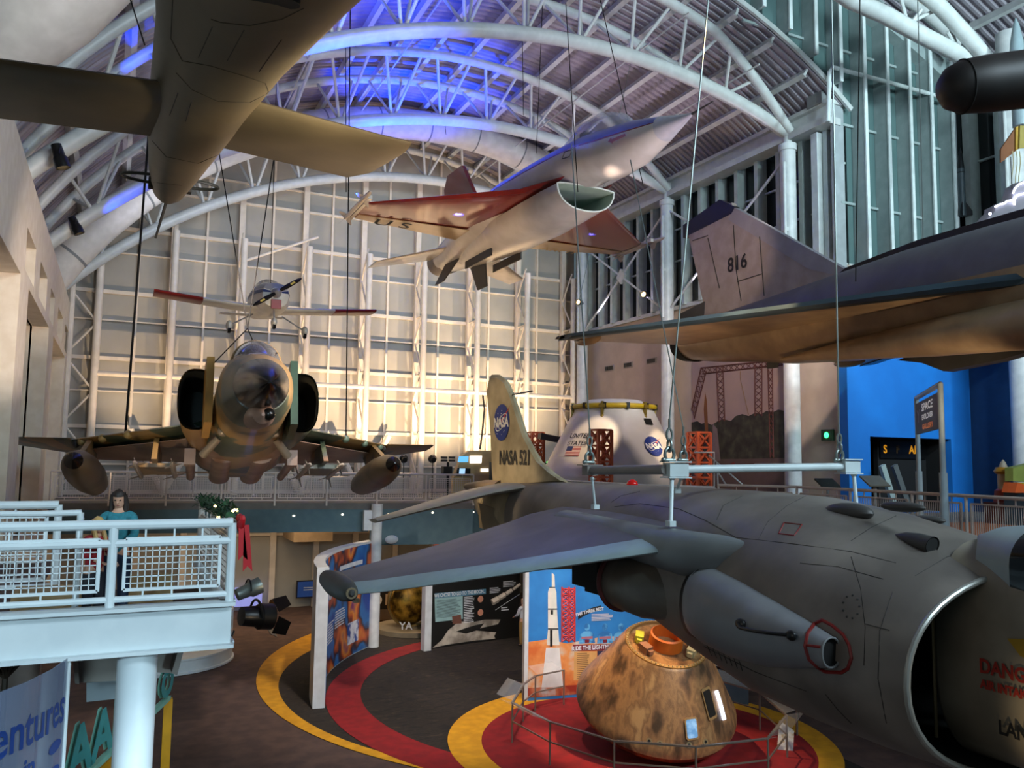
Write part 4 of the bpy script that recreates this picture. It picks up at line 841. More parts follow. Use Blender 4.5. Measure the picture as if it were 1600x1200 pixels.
b = B(); b.prism([(-.05, y, z) for y, z in ((14.2, .8), (17.0, 2.8), (18.4, 2.8), (18.8, 1.0))], (.1, 0, 0)); b.o('tail_fin', mCam, pj)
def ploc(x, y, z):
    return V(pj.location)+Matrix.Rotation(radians(-5), 3, 'Z')@(Matrix.Rotation(radians(-8.5), 3, 'X')@V((x, y, z)))
q = ploc(-2.9, 10.3, .02); top = onY(226, 290, q.y); cable(q, q+(top-q)*3.2, 'pair of black cables dropping to the left wing of the camouflage jet', .03)
q = ploc(2.95, 10.4, .02); top = onY(545, 250, q.y); cable(q, q+(top-q)*2.2, 'black cable dropping to the right wing of the camouflage jet', .018)
A = onY(387, 513, 19.5)
cable(ploc(-1.0, 6.2, .95), A, 'short black sling from left intake of the camouflage jet to its ring', .014); cable(ploc(.6, 7.2, .9), A, 'short black sling from right side of the camouflage jet to its ring', .014)
cable(A, onY(341, 230, 22), 'black cable leaning left above the camouflage jet', .014); cable(A, onY(440, 170, 22), 'black cable leaning right above the camouflage jet', .014)
# ================================================================ LIGHT PLANE
LP = V((4.54, 27.6, 12.44)); lp = thing('light_plane', 'small white light plane with blue stripe and red-tipped wings, seen head-on', 'aircraft', tuple(LP))
mLW = M('light_plane_white', 'd3d2cd', .35); mLB = M('light_plane_blue', '2b3a70', .35); mLR = M('light_plane_red', '8c231c', .4); mLS = M('light_plane_silver', '8d8f98', .3)
def L(x, y, z): return LP+V((x, y, z))
def lring(y, z, w, h, e=2.6): return [p+V((0, 0, 0)) for p in ell(LP.x, LP.z+z, LP.y+y, w, h, 28, e)]
FS = ((.25, -.02, .18, .2), (.35, -.05, .42, .4), (.9, -.05, .56, .5), (1.6, .0, .6, .56), (2.8, .05, .58, .55), (4.5, .1, .3, .35), (6.0, .2, .1, .15))
b = B(); b.loft([lring(*k) for k in FS]); b.o('fuselage', mLW, lp)
for z0, z1, m, nm in ((.02, .17, mLB, 'blue_stripe'), (.17, .45, mLS, 'silver_cowl_top')):
    b = B(); rg = []
    for y, z, w, h in FS[:5]:
        rr = ell(LP.x, LP.z+z, LP.y+y-.004, w*1.012, h*1.012, 56, 2.6); rg.append([p for p in rr])
    idx = [i for i in range(56) if z0/.45 <= sin(2*pi*i/56) < z1/.45+.02]
    lo_ = [i for i in idx if i < 14 or i >= 42]; hi_ = [i for i in idx if 14 <= i < 42]
    for g in ((lo_, hi_) if z1 < .4 else (idx,)):
        if len(g) > 1: b.loft([[r[i] for i in g] for r in rg], False, False, False)
    b.o(nm, m, lp)
b = B(); b.lathe([(.01, -.28), (.09, -.2), (.15, -.05), (.17, .1)], L(0, .15, 0), (0, 1, 0), 20); b.o('spinner', mLS, lp)
for s in (1, -1):
    d = V((cos(radians(35)), 0, sin(radians(35))))*s; b = B(); b.loft([[L(0, 0, 0)+d*t+V((-d.z*w, dy, d.x*w)) for w, dy in ((-c, 0), (0, -.03), (c, 0), (0, .03))] for t, c in ((.1, .05), (.4, .075), (.8, .06), (.93, .02))]); pb = b.o('propeller_blade', mBlack, lp)
    b = B(); b.bar(L(0, -.04, 0)+d*.5, L(0, -.04, 0)+d*.66, .06, .02, (0, 1, 0)); b.o('yellow_band', M('propeller_yellow', 'c8b040', .5), pb)
b = B(); b.box(L(.0, .22, -.38), (.32, .12, .3)); b.o('red_chin_panel', mLR, lp)
b = B(); b.loft([[L(0, 0, 0)+V((w*cos(pi*i/14), y, .35+h*sin(pi*i/14))) for i in range(15)] for y, w, h in ((1.2, .45, .1), (1.8, .5, .42), (2.6, .5, .46), (3.4, .35, .2))]); b.o('canopy', M('canopy_smoke', '3a3a46', .08, coat=.8), lp)
for s in (-1, 1):
    w = B(); wing(w, [(L(s*.4, 1.0, -.38), L(s*.4, 2.4, -.38), .1), (L(s*2.2, 1.1, -.24), L(s*2.2, 2.4, -.24), .08)]); w.o('wing', mLW, lp)
    w = B(); wing(w, [(L(s*2.2, 1.1, -.24), L(s*2.2, 2.4, -.24), .085), (L(s*3.7, 1.1, -.1), L(s*3.7, 2.4, -.1), .07)]); w.o('red_wing_tip', mLR, lp)
    w = B(); w.tube(L(s*.5, 1.9, -.5), L(s*1.25, 1.8, -.95), .025, n=8); w.o('gear_leg', mLS, lp)
    w = B(); w.ball(L(s*1.28, 1.8, -.98), .2, (.55, 1.3, .9), 14, 10); wf = w.o('wheel_fairing', mLW, lp); w = B(); w.lathe([(.14, -.05), (.16, 0), (.14, .05)], L(s*1.28, 1.75, -1.1), (1, 0, 0), 16); w.o('tyre', mBlack, wf)
    w = B(); wing(w, [(L(s*.1, 5.5, .1), L(s*.1, 6.2, .1), .03), (L(s*1.2, 5.6, .1), L(s*1.2, 6.1, .1), .02)]); w.o('tailplane', mLW, lp)
w = B(); w.tube(L(0, .6, -.5), L(0, .5, -.85), .03, n=8); w.o('gear_leg', mLS, lp); w = B(); w.ball(L(0, .5, -.95), .18, (.55, 1.3, .9), 14, 10); wf = w.o('wheel_fairing', mLW, lp); w = B(); w.lathe([(.12, -.05), (.14, 0), (.12, .05)], L(0, .45, -1.06), (1, 0, 0), 16); w.o('tyre', mBlack, wf)
cable(L(.0, 1.5, .5), L(-.1, 1.5, 9), 'thin dark cable straight up from the light plane', .012)
# ================================================================ OLIVE AIRCRAFT OVERHEAD (upper left)
mOl = M('olive_drab_skin', '5e5138', .5, col2='4f442e', scale=1.5, detail=8, bump=.05, bscale=8)
oj = thing('olive_aircraft', 'olive drab tapering fuselage with stub wings overhead at upper left', 'aircraft', (.6, 7.5, 10.1))
OS = [(2.6, 1.05, 10.75, 1.0, .95), (3.6, .98, 10.7, .92, .9), (5.4, .72, 10.5, .70, .66), (6.6, .62, 10.38, .52, .5), (7.6, .54, 10.32, .44, .44), (8.6, .47, 10.26, .36, .38), (9.6, .42, 10.22, .27, .31), (10.3, .40, 10.2, .19, .24), (10.6, .40, 10.2, .12, .17)]
b = B(); orr = [ell(cx, cz, y, w, h, 40, 2.3) for y, cx, cz, w, h in OS]; b.loft(orr); b.o('fuselage', mOl, oj)
BVO = BVHTree.FromPolygons([V(p) for p in b.v], b.f)
def oline(pts, r, nm, mat):
    P = []
    for i in range(len(pts)-1):
        for k in range(8): P.append((pts[i][0]+(pts[i+1][0]-pts[i][0])*k/8, pts[i][1]+(pts[i+1][1]-pts[i][1])*k/8))
    W = [BVO.ray_cast(CAM, ray(x, y).normalized())[0] for x, y in P]; W = [w for w in W if w]
    if len(W) > 2: bb = B(); bb.path(W, r, 5); bb.o(nm, mat, oj)
mOD = M('olive_seam_dark', '2a2416', .7)
for pts in ([(270, 0), (267, 60), (285, 95), (330, 103), (380, 118), (415, 130), (420, 145), (390, 160), (340, 158), (300, 140), (272, 110)], [(238, 220), (260, 245), (310, 255), (345, 240)], [(330, 30), (345, 35), (390, 40), (440, 30), (480, 10)], [(310, 90), (335, 35)], [(355, 95), (385, 40)], [(265, 180), (280, 140)], [(290, 190), (300, 155)], [(405, 112), (445, 55)], [(240, 285), (290, 290)]): oline(pts, .004, 'seam', mOD)
q = BVO.ray_cast(CAM, ray(418, -6).normalized())
if q[0]:
    x, y, d = basis(q[1]); b = B(); b.loft([[q[0]+d*t+(V((1, 0, 0))*.2*cos(a)+V((0, 1, .25))*.15*sin(a)) for a in [2*pi*i/28 for i in range(28)]] for t in (-.02, .012)]); b.o('belly_opening', mDk, oj)
for s, x0, x1 in ((1, .55, 2.4), (-1, .5, -1.9)):
    w = B(); wing(w, [((x0, 7.2, 10.1), (x0, 8.5, 10.1), .075), ((x1-s*.3, 7.3, 10.02), (x1-s*.3, 8.6, 10.02), .055), ((x1-s*.12, 7.32, 10.02), (x1-s*.12, 8.35, 10.02), .05), ((x1, 7.33, 10.02), (x1, 7.75, 10.02), .03)]); w.o('stub_wing', mOl, oj)
b = B(); b.tube((.40, 10.5, 10.1), onY(243, 372, 10.75), .02, .014, n=8); b.o('tail_spike', mOD, oj)
for s in (-1, 1):
    b = B(); c = V((.4+s*.17, 9.9, 10.12)); b.path([c+V((s*.34*sin(a), .15*cos(a), -.02)) for a in [pi*i/12 for i in range(13)]], .018, 6); b.o('hoop', M('hoop_dark_olive', '2c2c22', .5), oj)
    b = B(); b.box(c+V((0, .16, -.02)), (.12, .1, .12)); b.box(c+V((0, -.14, -.02)), (.1, .08, .08)); b.o('hoop_bracket', mOD, oj)
cable(onY(204, 0, 9.0), onY(226, 70, 8.4), 'thin black cable beside the olive fuselage', .008)
# dark pod upper right
pd = thing('dark_pod', 'dark rounded pod with blue-lit top poking in at upper right', 'aircraft part', tuple(atD(1560, 130, 9)))
ax0 = atD(1468, 140, 9.2); ax1 = atD(1900, 88, 9.2); d = (ax1-ax0); Ld = d.length
b = B(); b.lathe([(.01, 0), (.13, .02), (.23, .1), (.29, .25), (.31, .5), (.32, 1.2), (.32, Ld)], ax0, d, 32); b.o('pod_shell', M('pod_near_black', '15110f', .5, col2='1d1612', scale=4), pd)
b = B(); x, y, dd = basis(d); b.path([ax0+dd*.25+(x*cos(a)+y*sin(a))*.295 for a in [2*pi*i/32 for i in range(32)]], .006, 5, True); b.o('nose_seam', mDk, pd)
# ================================================================ CAPSULES
mBurn = ramp('scorched_heat_shield', [(.36, '54402f'), (.45, '886446'), (.52, 'ab8055'), (.575, '8a6646'), (.66, 'bd9464')], scale=1.5, rough=.35, metal=.25, detail=10, bump=.15, stretch=(1.5, 1.5, .8))
CX, CY = 12.45, 17.75
ap = thing('burnt_capsule', 'scorched brown cone-shaped space capsule on round red carpet', 'space capsule', (CX, CY, 0))
AX = V((-.10, .0, 1)).normalized(); AO = V((12.4, 17.55, .74))
tilt = V((-.09, -.40, 1)).normalized(); TX, TY, TZ = basis(tilt)
def cp3(r, a, h): return AO+TX*(r*cos(a))+TY*(r*sin(a))+TZ*h
b = B(); b.lathe([(.05, -.32), (.8, -.24), (1.5, -.02), (1.88, .2), (1.97, .36), (1.95, .48), (1.86, .62), (1.05, 1.98), (1.0, 2.03), (.95, 2.0)], AO, tilt, 64); b.o('hull', mBurn, ap)
b = B(); b.lathe([(.98, 1.9), (.97, 2.05), (.9, 2.06), (.86, 1.9), (.8, 1.7)], AO, tilt, 48); b.o('docking_ring', M('ring_tan_metal', '9c7d4e', .4, .4), ap)
b = B()
for k in range(60):
    a = 2*pi*k/60; b.ball(cp3(.935, a, 2.07), .018, n=6, m=4)
b.o('bolt_ring', M('bolt_pale', 'c9b387', .4, .3), ap)
b = B(); b.lathe([(.42, 1.7), (.4, 2.3), (.36, 2.33), (.35, 1.75)], AO, tilt, 32); b.o('tunnel_cover', M('orange_tunnel', 'd2661a', .5), ap)
b = B(); b.lathe([(.85, 1.78), (.02, 1.8)], AO, tilt, 32); b.o('upper_deck', M('deck_tan_grey', '8c7a55', .5, .2), ap)
for a, m, nm in ((2.75, 'c8c03a', 'yellow_bracket'), (3.5, '8c5f48', 'red_brown_bag'), (5.6, 'c3b48a', 'pale_box'), (6.1, '5a4a3a', 'valve_cluster')):
    c = cp3(.64, a, 1.98); b = B(); ax = (TX*cos(a)+TY*sin(a), TY*cos(a)-TX*sin(a), TZ)
    b.box(c, (.2, .26, .4), ax); b.box(c+TZ*.1, (.12, .42, .1), ax); b.o(nm, M(nm, m, .5), ap)
def cone_pt(a, h, off=0):
    f = (h-.62)/(1.98-.62); r = 1.86+(1.05-1.86)*f; n = (TX*cos(a)+TY*sin(a))*.859+TZ*.512; return cp3(r, a, h)+n*off, n
def cone_frame(a, h):
    p, n = cone_pt(a, h, 0); R = TY*cos(a)-TX*sin(a); return Fr(p, R, n.cross(R))
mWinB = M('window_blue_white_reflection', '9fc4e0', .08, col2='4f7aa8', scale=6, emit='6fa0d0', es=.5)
def win(px, w, h, mat, nm):
    best = None
    for i in range(240):
        a = -pi+2*pi*i/240
        for j in range(40):
            hh = .65+1.3*j/40; p, n = cone_pt(a, hh)
            if n.dot(p-CAM) > 0: continue
            v = p-CAM; zz = v.dot(F2); X = 800+FPX*v.dot(R3)/zz; Y = 600-FPX*v.dot(U3)/zz; dd = (X-px[0])**2+(Y-px[1])**2
            if best is None or dd < best[0]: best = (dd, a, hh)
    fr = cone_frame(best[1], best[2]); q = .22*min(w, h)
    rr = [(-w+q, -h), (w-q, -h), (w, -h+q), (w, h-q), (w-q, h), (-w+q, h), (-w, h-q), (-w, -h+q)]
    f0 = flat(fr, [(u*1.25, v*1.2) for u, v in rr], nm+'_frame', M('window_frame_tan', 'ae8a5c', .4, .2), ap, off=.012, th=.02); flat(fr, rr, nm, mat, f0, off=.034, th=.004)
win((1079, 1138), .13, .2, mWinB, 'side_window'); win((1107, 1098), .12, .3, mDk, 'rendezvous_window')
def strip(pxs, w, mat, nm):
    P = []
    for px in pxs:
        best = None
        for i in range(360):
            a = -pi+2*pi*i/360
            for j in range(60):
                hh = .65+1.3*j/60; p, n = cone_pt(a, hh)
                if n.dot(p-CAM) > 0: continue
                v = p-CAM; zz = v.dot(F2); X = 800+FPX*v.dot(R3)/zz; Y = 600-FPX*v.dot(U3)/zz; dd = (X-px[0])**2+(Y-px[1])**2
                if best is None or dd < best[0]: best = (dd, p+n*.02)
        P.append(best[1])
    b = B(); b.path(P, w, 8); b.o(nm, mat, ap)
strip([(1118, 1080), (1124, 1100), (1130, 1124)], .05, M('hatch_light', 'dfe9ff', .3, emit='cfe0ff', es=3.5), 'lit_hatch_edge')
def cfind(px):
    best = None
    for i in range(240):
        a = -pi+2*pi*i/240
        for j in range(40):
            hh = .65+1.3*j/40; p, n = cone_pt(a, hh)
            if n.dot(p-CAM) > 0: continue
            v = p-CAM; zz = v.dot(F2); dd = (800+FPX*v.dot(R3)/zz-px[0])**2+(600-FPX*v.dot(U3)/zz-px[1])**2
            if best is None or dd < best[0]: best = (dd, a, hh)
    return best[1], best[2]
for px in ((1006, 1187), (1024, 1191), (1079, 1196), (1110, 1185)):
    fr = cone_frame(*cfind(px)); disc(fr, 0, 0, .07, .07, 'vent_rim', M('vent_rim_tan', '9b8560', .5, .2), ap, off=.008, n=16); disc(fr, 0, 0, .035, .035, 'vent_hole', mDk, ap, off=.014, n=14)
b = B(); b.lathe([(.9, 0), (.9, .06), (1.0, .06), (1.0, 0)], (CX, CY+.3, .04), (0, 0, 1), 32)
for k in range(6):
    a = k*pi/3; b.tube((CX+.95*cos(a), CY+.3+.95*sin(a), .05), cp3(1.45, a-atan2(TX.y, TX.x), .0), .05, n=8)
b.o('display_cradle', M('cradle_red_dark', '5c1212', .5), ap)
# glass guard rail around the burnt capsule
mRailG = M('rail_bronze_grey', '8d8177', .35, .5)
gpts = [onZ(x, y, 1.0) for x, y in ((1000, 1068), (903, 1081), (857, 1084), (808, 1128), (888, 1178), (1000, 1192), (1090, 1200), (1195, 1182))]
rp = [(11.95, 21.3), (10.9, 21.05), (10.2, 20.4), (9.2, 19.0), (9.35, 17.3), (10.0, 15.6), (11.4, 14.6), (13.2, 14.4), (14.8, 15.5), (15.6, 17.3), (15.2, 19.6)]
gr = thing('glass_guard_rail', 'low glass-panelled guard rail ringing the burnt capsule', 'guard rail', (CX, CY, 0))
mGl = glass('clear_guard_glass', 'c9c4c0', .16)
for i in range(len(rp)-1):
    p = V((*rp[i], 0)); q = V((*rp[i+1], 0)); e = (q-p).normalized()
    b = B(); b.bar(p+V((0, 0, 1.0)), q+V((0, 0, 1.0)), .06, .03); b.bar(p+V((0, 0, .55)), q+V((0, 0, .55)), .03, .03); b.o('rail_bar', mRailG, gr)
    b = B(); b.tube(p+V((0, 0, .03)), p+V((0, 0, 1.0)), .025, n=8); b.o('post', mRailG, gr)
    if i != 1: b = B(); nrm = V((-e.y, e.x, 0)); b.prism([p+e*.08+V((0, 0, 1.02)), q-e*.08+V((0, 0, 1.02)), q-e*.08+V((0, 0, 1.04))+nrm*-.42+V((0, 0, .12)), p+e*.08+V((0, 0, 1.04))+nrm*-.42+V((0, 0, .12))], (0, 0, .012)); b.o('glass_panel', mGl, gr, smooth=False)
# graphic stand to the right of the capsule
gs = thing('graphic_stand', 'dark slanted information stand behind the right side of the burnt capsule', 'stand', (15.9, 19.8, 0))
b = B(); b.prism([(15.3, 20.6, .03), (16.9, 19.2, .03), (16.9, 19.2, 1.1), (15.3, 20.6, 1.1)], (.25, .28, 0)); b.o('body', M('stand_blue_grey', '3c4a58', .5), gs)
b = B(); b.prism([(15.1, 20.5, 1.1), (16.9, 18.9, 1.1), (17.3, 19.4, 1.5), (15.5, 21.0, 1.5)], (0, 0, .04)); b.o('graphic_top', ramp('moon_map_print', [(.4, '3b3a3c'), (.5, '8e8c8a'), (.6, 'c9c5bf')], scale=3, rough=.5, detail=6), gs)
gs = thing('graphic_plate', 'pale printed plate on thin post right of the burnt capsule', 'plate', (16.2, 16.6, 0))
b = B(); b.tube((16.2, 16.6, .03), (16.2, 16.6, .8), .03, n=8); b.o('post', mRailG, gs)
b = B(); pp = [atD(1218, 1126, 20.5), atD(1241, 1142, 20.3), atD(1238, 1195, 19.9), atD(1214, 1178, 20.1)]; b.prism(pp, F2*.02); b.o('plate', ramp('plate_print', [(.4, '8a7f84'), (.52, 'cfc6bc'), (.6, 'b89a70')], scale=4, rough=.5), gs)
# white capsule (boilerplate) on the mezzanine
mOW = M('white_capsule_paint', 'd9d7d4', .45, col2='cfccc8', scale=1.2); mOG = M('orange_tower_paint', 'c55a34', .5); mYl = M('yellow_clamp_paint', 'cfae1e', .4)
OC = V((18.3, 28.6, 0)); pA = onY(858, 735, 28.6); pB = onY(1052, 735, 28.6)
ox = (pA.x+pB.x)/2; R0 = (pB.x-pA.x)/2; OC = V((ox, 28.6, 5.9))
zt = onY(955, 626, 28.6).z; zy = onY(955, 634, 27.6).z; zb = 6.35
rt = (onY(1010, 640, 28.6).x-onY(908, 640, 28.6).x)/2
oc = thing('white_capsule', 'large white cone-shaped capsule with UNITED STATES lettering and yellow clamp ring', 'space capsule', (ox, 28.6, 5.3))
b = B(); b.lathe([(.1, 5.75), (R0*.8, 5.8), (R0*.97, 6.0), (R0, 6.25), (R0*.99, zb+.1), (rt*1.02, zy-.1), (rt, zy+.05), (rt*.72, zt-.02), (rt*.68, zt), (.05, zt+.02)], (ox, 28.6, 0), (0, 0, 1), 64); b.o('hull', mOW, oc)
b = B(); b.lathe([(rt*1.04, zy-.5), (rt*1.045, zy-.48), (rt*1.02, zy-.46)], (ox, 28.6, 0), (0, 0, 1), 48); b.o('hull_seam', mGrey, oc)
b = B(); b.path([V((ox+(rt+.1)*cos(2*pi*i/48), 28.6+(rt+.1)*sin(2*pi*i/48), zy)) for i in range(48)], .1, 10, True); ck = b.o('clamp_ring', mYl, oc)
for k in range(12):
    a = 2*pi*k/12+.28; c = V((ox+(rt+.1)*cos(a), 28.6+(rt+.1)*sin(a), zy)); ax = (V((cos(a), sin(a), 0)), V((-sin(a), cos(a), 0)), V((0, 0, 1)))
    b = B(); b.box(c, (.22, .12, .23), ax); b.o('black_band', mBlack, ck)
for k in range(6):
    a = 2*pi*k/6-1.35; c = V((ox+(rt+.14)*cos(a), 28.6+(rt+.14)*sin(a), zy-.12)); ax = (V((cos(a), sin(a), 0)), V((-sin(a), cos(a), 0)), V((0, 0, 1)))
    b = B(); b.box(c, (.12, .1, .55), ax); b.box(c+V((0, 0, .1)), (.2, .24, .14), ax); b.ball(c-V((0, 0, .3)), .09, n=8, m=6); b.o('clamp', M('clamp_brass', '8f7a34', .4, .4), ck)
def ocf(px):
    best = None
    z1, z0, r1, r0 = zy-.1, zb+.1, rt*1.02, R0*.99; sl = V((z1-z0, r0-r1)); ln = sl.length
    for i in range(360):
        a = -pi+2*pi*i/360
        for j in range(60):
            f = j/60; z = z0+(z1-z0)*f; r = r0+(r1-r0)*f; p = V((ox+r*cos(a), 28.6+r*sin(a), z)); n = V((cos(a)*(z1-z0)/ln, sin(a)*(z1-z0)/ln, (r0-r1)/ln))
            if n.dot(p-CAM) > 0: continue
            v = p-CAM; w = v.dot(F2); dd = (800+FPX*v.dot(R3)/w-px[0])**2+(600-FPX*v.dot(U3)/w-px[1])**2
            if best is None or dd < best[0]: best = (dd, p, n, a)
    _, p, n, a = best; R = V((-sin(a), cos(a), 0)); return Fr(p, R, n.cross(R))
fr = ocf((1020, 697)); meatball(fr, 0, 0, .42, oc, off=.03)
fr = ocf((905, 683)); text(fr, 'UNITED', .05, .02, .29, 'lettering', mBlk, oc, off=.03, slant=.2, bold=.004); fr = ocf((900, 692)); text(fr, 'STATES', .05, -.02, .29, 'lettering', mBlk, oc, off=.03, slant=.2, bold=.004)
fr = ocf((897, 701)); mFlR = M('flag_red', 'b8433a', .5); mFlW = M('flag_white', 'e6ddd2', .5)
fl = flat(fr, [(-.36, -.3), (.36, -.3), (.36, .1), (-.36, .1)], 'flag', mFlW, oc, off=.03)
for k in range(7): flat(fr, [(-.36, -.3+k*.06), (.36, -.3+k*.06), (.36, -.27+k*.06), (-.36, -.27+k*.06)], 'red_stripe', mFlR, fl, off=.034)
flat(fr, [(-.36, -.09), (-.06, -.09), (-.06, .1), (-.36, .1)], 'blue_canton', M('flag_blue', '2c3a66', .5), fl, off=.038)
fr = ocf((1013, 660)); flat(fr, [(-.2, -.14), (.2, -.14), (.2, .14), (-.2, .14)], 'window', mDk, oc, off=.03)
b = B()
for k in range(4):
    a = k*pi/2+.5; b.mm((ox+2*cos(a)-.15, 28.6+2*sin(a)-.15, 5.3), (ox+2*cos(a)+.15, 28.6+2*sin(a)+.15, 6.0))
b.o('support_stand', mDkGrey, oc)
def lattice(cx, cy, z0, z1, w, label):
    t = thing('lattice_tower', label, 'tower', (cx, cy, z0), 'orange lattice towers'); h = w/2; cs = [(-h, -h), (h, -h), (h, h), (-h, h)]
    for x, y in cs: b = B(); b.bar((cx+x, cy+y, z0), (cx+x, cy+y, z1), .1, .1); b.o('upright', mOG, t)
    n = max(2, round((z1-z0)/w/1.0))
    for i in range(4):
        p = cs[i]; q = cs[(i+1) % 4]; b = B()
        for k in range(n):
            za = z0+(z1-z0)*k/n; zc = z0+(z1-z0)*(k+1)/n
            b.bar((cx+p[0], cy+p[1], za), (cx+q[0], cy+q[1], zc), .06, .05); b.bar((cx+q[0], cy+q[1], za), (cx+p[0], cy+p[1], zc), .06, .05); b.bar((cx+p[0], cy+p[1], zc), (cx+q[0], cy+q[1], zc), .07, .07)
        b.o('side_lacing', mOG, t)
p = onY(939, 672, 25.6); lattice(p.x, 25.6, 5.3, p.z, .55, 'orange lattice tower in front of the white capsule')
p = onY(1092, 676, 25.4); lattice(p.x, 25.4, 5.3, p.z, .6, 'orange lattice tower right of the white capsule')
p = onY(836, 676, 33.7); lattice(p.x, 33.7, 5.3, p.z, .6, 'orange lattice tower partly behind the tail fin numbered 521')
b = B(); pa = onY(843, 681, 32); pc = onY(888, 690, 32); b.bar(pa, pc, .3, .25); b.box(pc, (.9, .4, .4)); t = tag(b.o('equipment_boom', M('navy_black', '161a28', .5)), 'dark navy boom beside the left flank of the white capsule', 'equipment'); 
b = B(); b.mm((pc.x-.2, 31.9, 5.3), (pc.x+.2, 32.2, pc.z)); tag(b.o('equipment_pedestal', M('navy_black', '161a28', .5)), 'dark pedestal under the navy boom by the white capsule', 'equipment')
b = B(); b.mm((14.8, 32.5, 5.3), (17.4, 33.2, 6.9)); cc = tag(b.o('dark_counter', M('dark_green_counter', '1f2f2c', .6)), 'dark counter strung with coloured fairy lights behind the tail fin', 'counter')
rd = random.Random(5)
for k in range(10):
    q = V((14.9+k*.27, 32.55, 6.92)); b = B(); b.ball(q, .045, n=6, m=4); c = ('ff5040', '60ff60', '5070ff', 'ffd060')[k % 4]
    tag(b.o('fairy_light', M('fairy_'+c, c, .4, emit=c, es=2)), 'tiny coloured fairy light along the dark counter', 'light', 'fairy lights on the counter')
# stair handrail right of white capsule
t = thing('stair_rail', 'white stepped handrail right of the white capsule', 'handrail', tuple(onY(1140, 760, 24)))
for pts in ([(1085, 707), (1116, 707), (1116, 722), (1116, 760)], [(1108, 712), (1160, 757)], [(1122, 738), (1136, 760)], [(1120, 722), (1122, 760)]):
    b = B(); b.path([onY(x, y, 24) for x, y in pts], .03, 8); b.o('rail', mWhite, t)
# ================================================================ MURAL on the right wall
mu = thing('wall_mural', 'photo mural of lattice gantries, rocket and dark trees on right wall', 'mural', (22.95, 26.7, 8))
frM = Fr((22.98, 26.7, 8), (0, -1, 0), (0, 0, 1))
def mp(pts, nm, mat, off, th=.004): return flat(frM, [frM.px(*p) for p in pts], nm, mat, mu, off=off, th=th)
mp([(1081, 562), (1226, 545), (1226, 770), (1081, 770)], 'sky_print', ramp('mural_sky', [(.35, '8e7c7d'), (.6, 'a58a80')], scale=.4, rough=.8), .0)
tr = [(1081, 660), (1090, 658), (1096, 662), (1104, 660), (1112, 664), (1122, 658), (1132, 655), (1142, 658), (1150, 650), (1160, 647), (1170, 650), (1180, 645), (1190, 647), (1198, 642), (1208, 644), (1216, 640), (1226, 642), (1226, 724), (1081, 724)]
mp(tr, 'tree_print', ramp('mural_trees', [(.35, '1f1d18'), (.55, '33322a'), (.7, '454636')], scale=2.5, rough=.8, detail=8), .006)
mp([(1081, 718), (1226, 716), (1226, 770), (1081, 770)], 'ground_print', M('mural_ground', '5a4846', .8), .008)
mp([(1114, 662), (1121, 670), (1126, 720), (1113, 720)], 'slab_print', M('mural_slab', '7c6c6c', .8), .01); mp([(1102, 612), (1105, 628), (1107, 680), (1103, 690), (1100, 640)], 'rocket_print', M('mural_rocket', '7a4a22', .8), .012)
mp([(1142, 724), (1148, 722), (1149, 728), (1142, 727)], 'red_sign_print', M('mural_red', '7a1c1c', .7), .012)
mMu = M('mural_gantry', '552c28', .8)
def gan(a, c, a2, c2, n):
    b = B(); A = [frM.px(*k) for k in (a, c, a2, c2)]; P = lambda uv: frM.p(uv[0], uv[1], .014)
    L = lambda p, q, f: (p[0]+(q[0]-p[0])*f, p[1]+(q[1]-p[1])*f)
    b.path([P(A[0]), P(A[1])], .03, 4); b.path([P(A[2]), P(A[3])], .03, 4)
    for i in range(n):
        b.path([P(L(A[0], A[1], i/n)), P(L(A[2], A[3], (i+1)/n))], .016, 4); b.path([P(L(A[2], A[3], i/n)), P(L(A[0], A[1], (i+1)/n))], .016, 4)
    b.o('gantry_print', mMu, mu)
gan((1096, 574), (1081, 640), (1104, 580), (1085, 655), 9); gan((1120, 573), (1124, 660), (1130, 571), (1133, 658), 9); gan((1180, 570), (1180, 650), (1191, 569), (1191, 650), 8); gan((1200, 567), (1204, 715), (1207, 566), (1209, 715), 14); gan((1096, 575), (1224, 562), (1098, 584), (1224, 570), 14)
b = B(); b.path([frM.p(*frM.px(x, y), .014) for x, y in ((1157, 580), (1157, 592), (1170, 648))], .012, 4); b.o('hook_print', M('mural_hook', '8a6a3a', .8), mu)
# exit light
p = onX(1294, 680, 22.95); b = B(); b.box((22.93, p.y, p.z), (.12, .5, .4)); t = tag(b.o('exit_sign', M('exit_box_dark', '0c3014', .5)), 'small green lit exit sign on the pale wall beside the blue wall', 'sign'); ORG[t.name] = V((0, 0, 0))
b = B(); b.ball((22.86, p.y, p.z), .11, (.3, 1, 1), 12, 8); b.o('green_lens', M('exit_green_glow', '30ff70', .4, emit='30ff70', es=4), t)
# ================================================================ DISPLAY PANELS
mEdge = M('panel_edge_white', 'c9ccd0', .45)
# curved colourful panel
cc = (16.42, 22.82); rr = 11.14
a0 = atan2(23.72-cc[1], 5.3-cc[0]); a1 = atan2(31.1-cc[1], 9.1-cc[0])
if a0 < 0: a0 += 2*pi
N = 24; HT = 3.9
p1 = thing('exhibit_display', 'tall curved panel with colourful space collage and white end face', 'display panel', (6.8, 28, 0))
out = [V((cc[0]+(rr+.02)*cos(a0+(a1-a0)*i/N), cc[1]+(rr+.02)*sin(a0+(a1-a0)*i/N), 0)) for i in range(N+1)]; inn = [V((cc[0]+(rr-.32)*cos(a0+(a1-a0)*i/N), cc[1]+(rr-.32)*sin(a0+(a1-a0)*i/N), 0)) for i in range(N+1)]
def band(A, Bq, z0, z1, nm, mat, par):
    b = B(); b.loft([[a+V((0, 0, z0)), q+V((0, 0, z0)), q+V((0, 0, z1)), a+V((0, 0, z1))] for a, q in zip(A, Bq)]); return b.o(nm, mat, par)
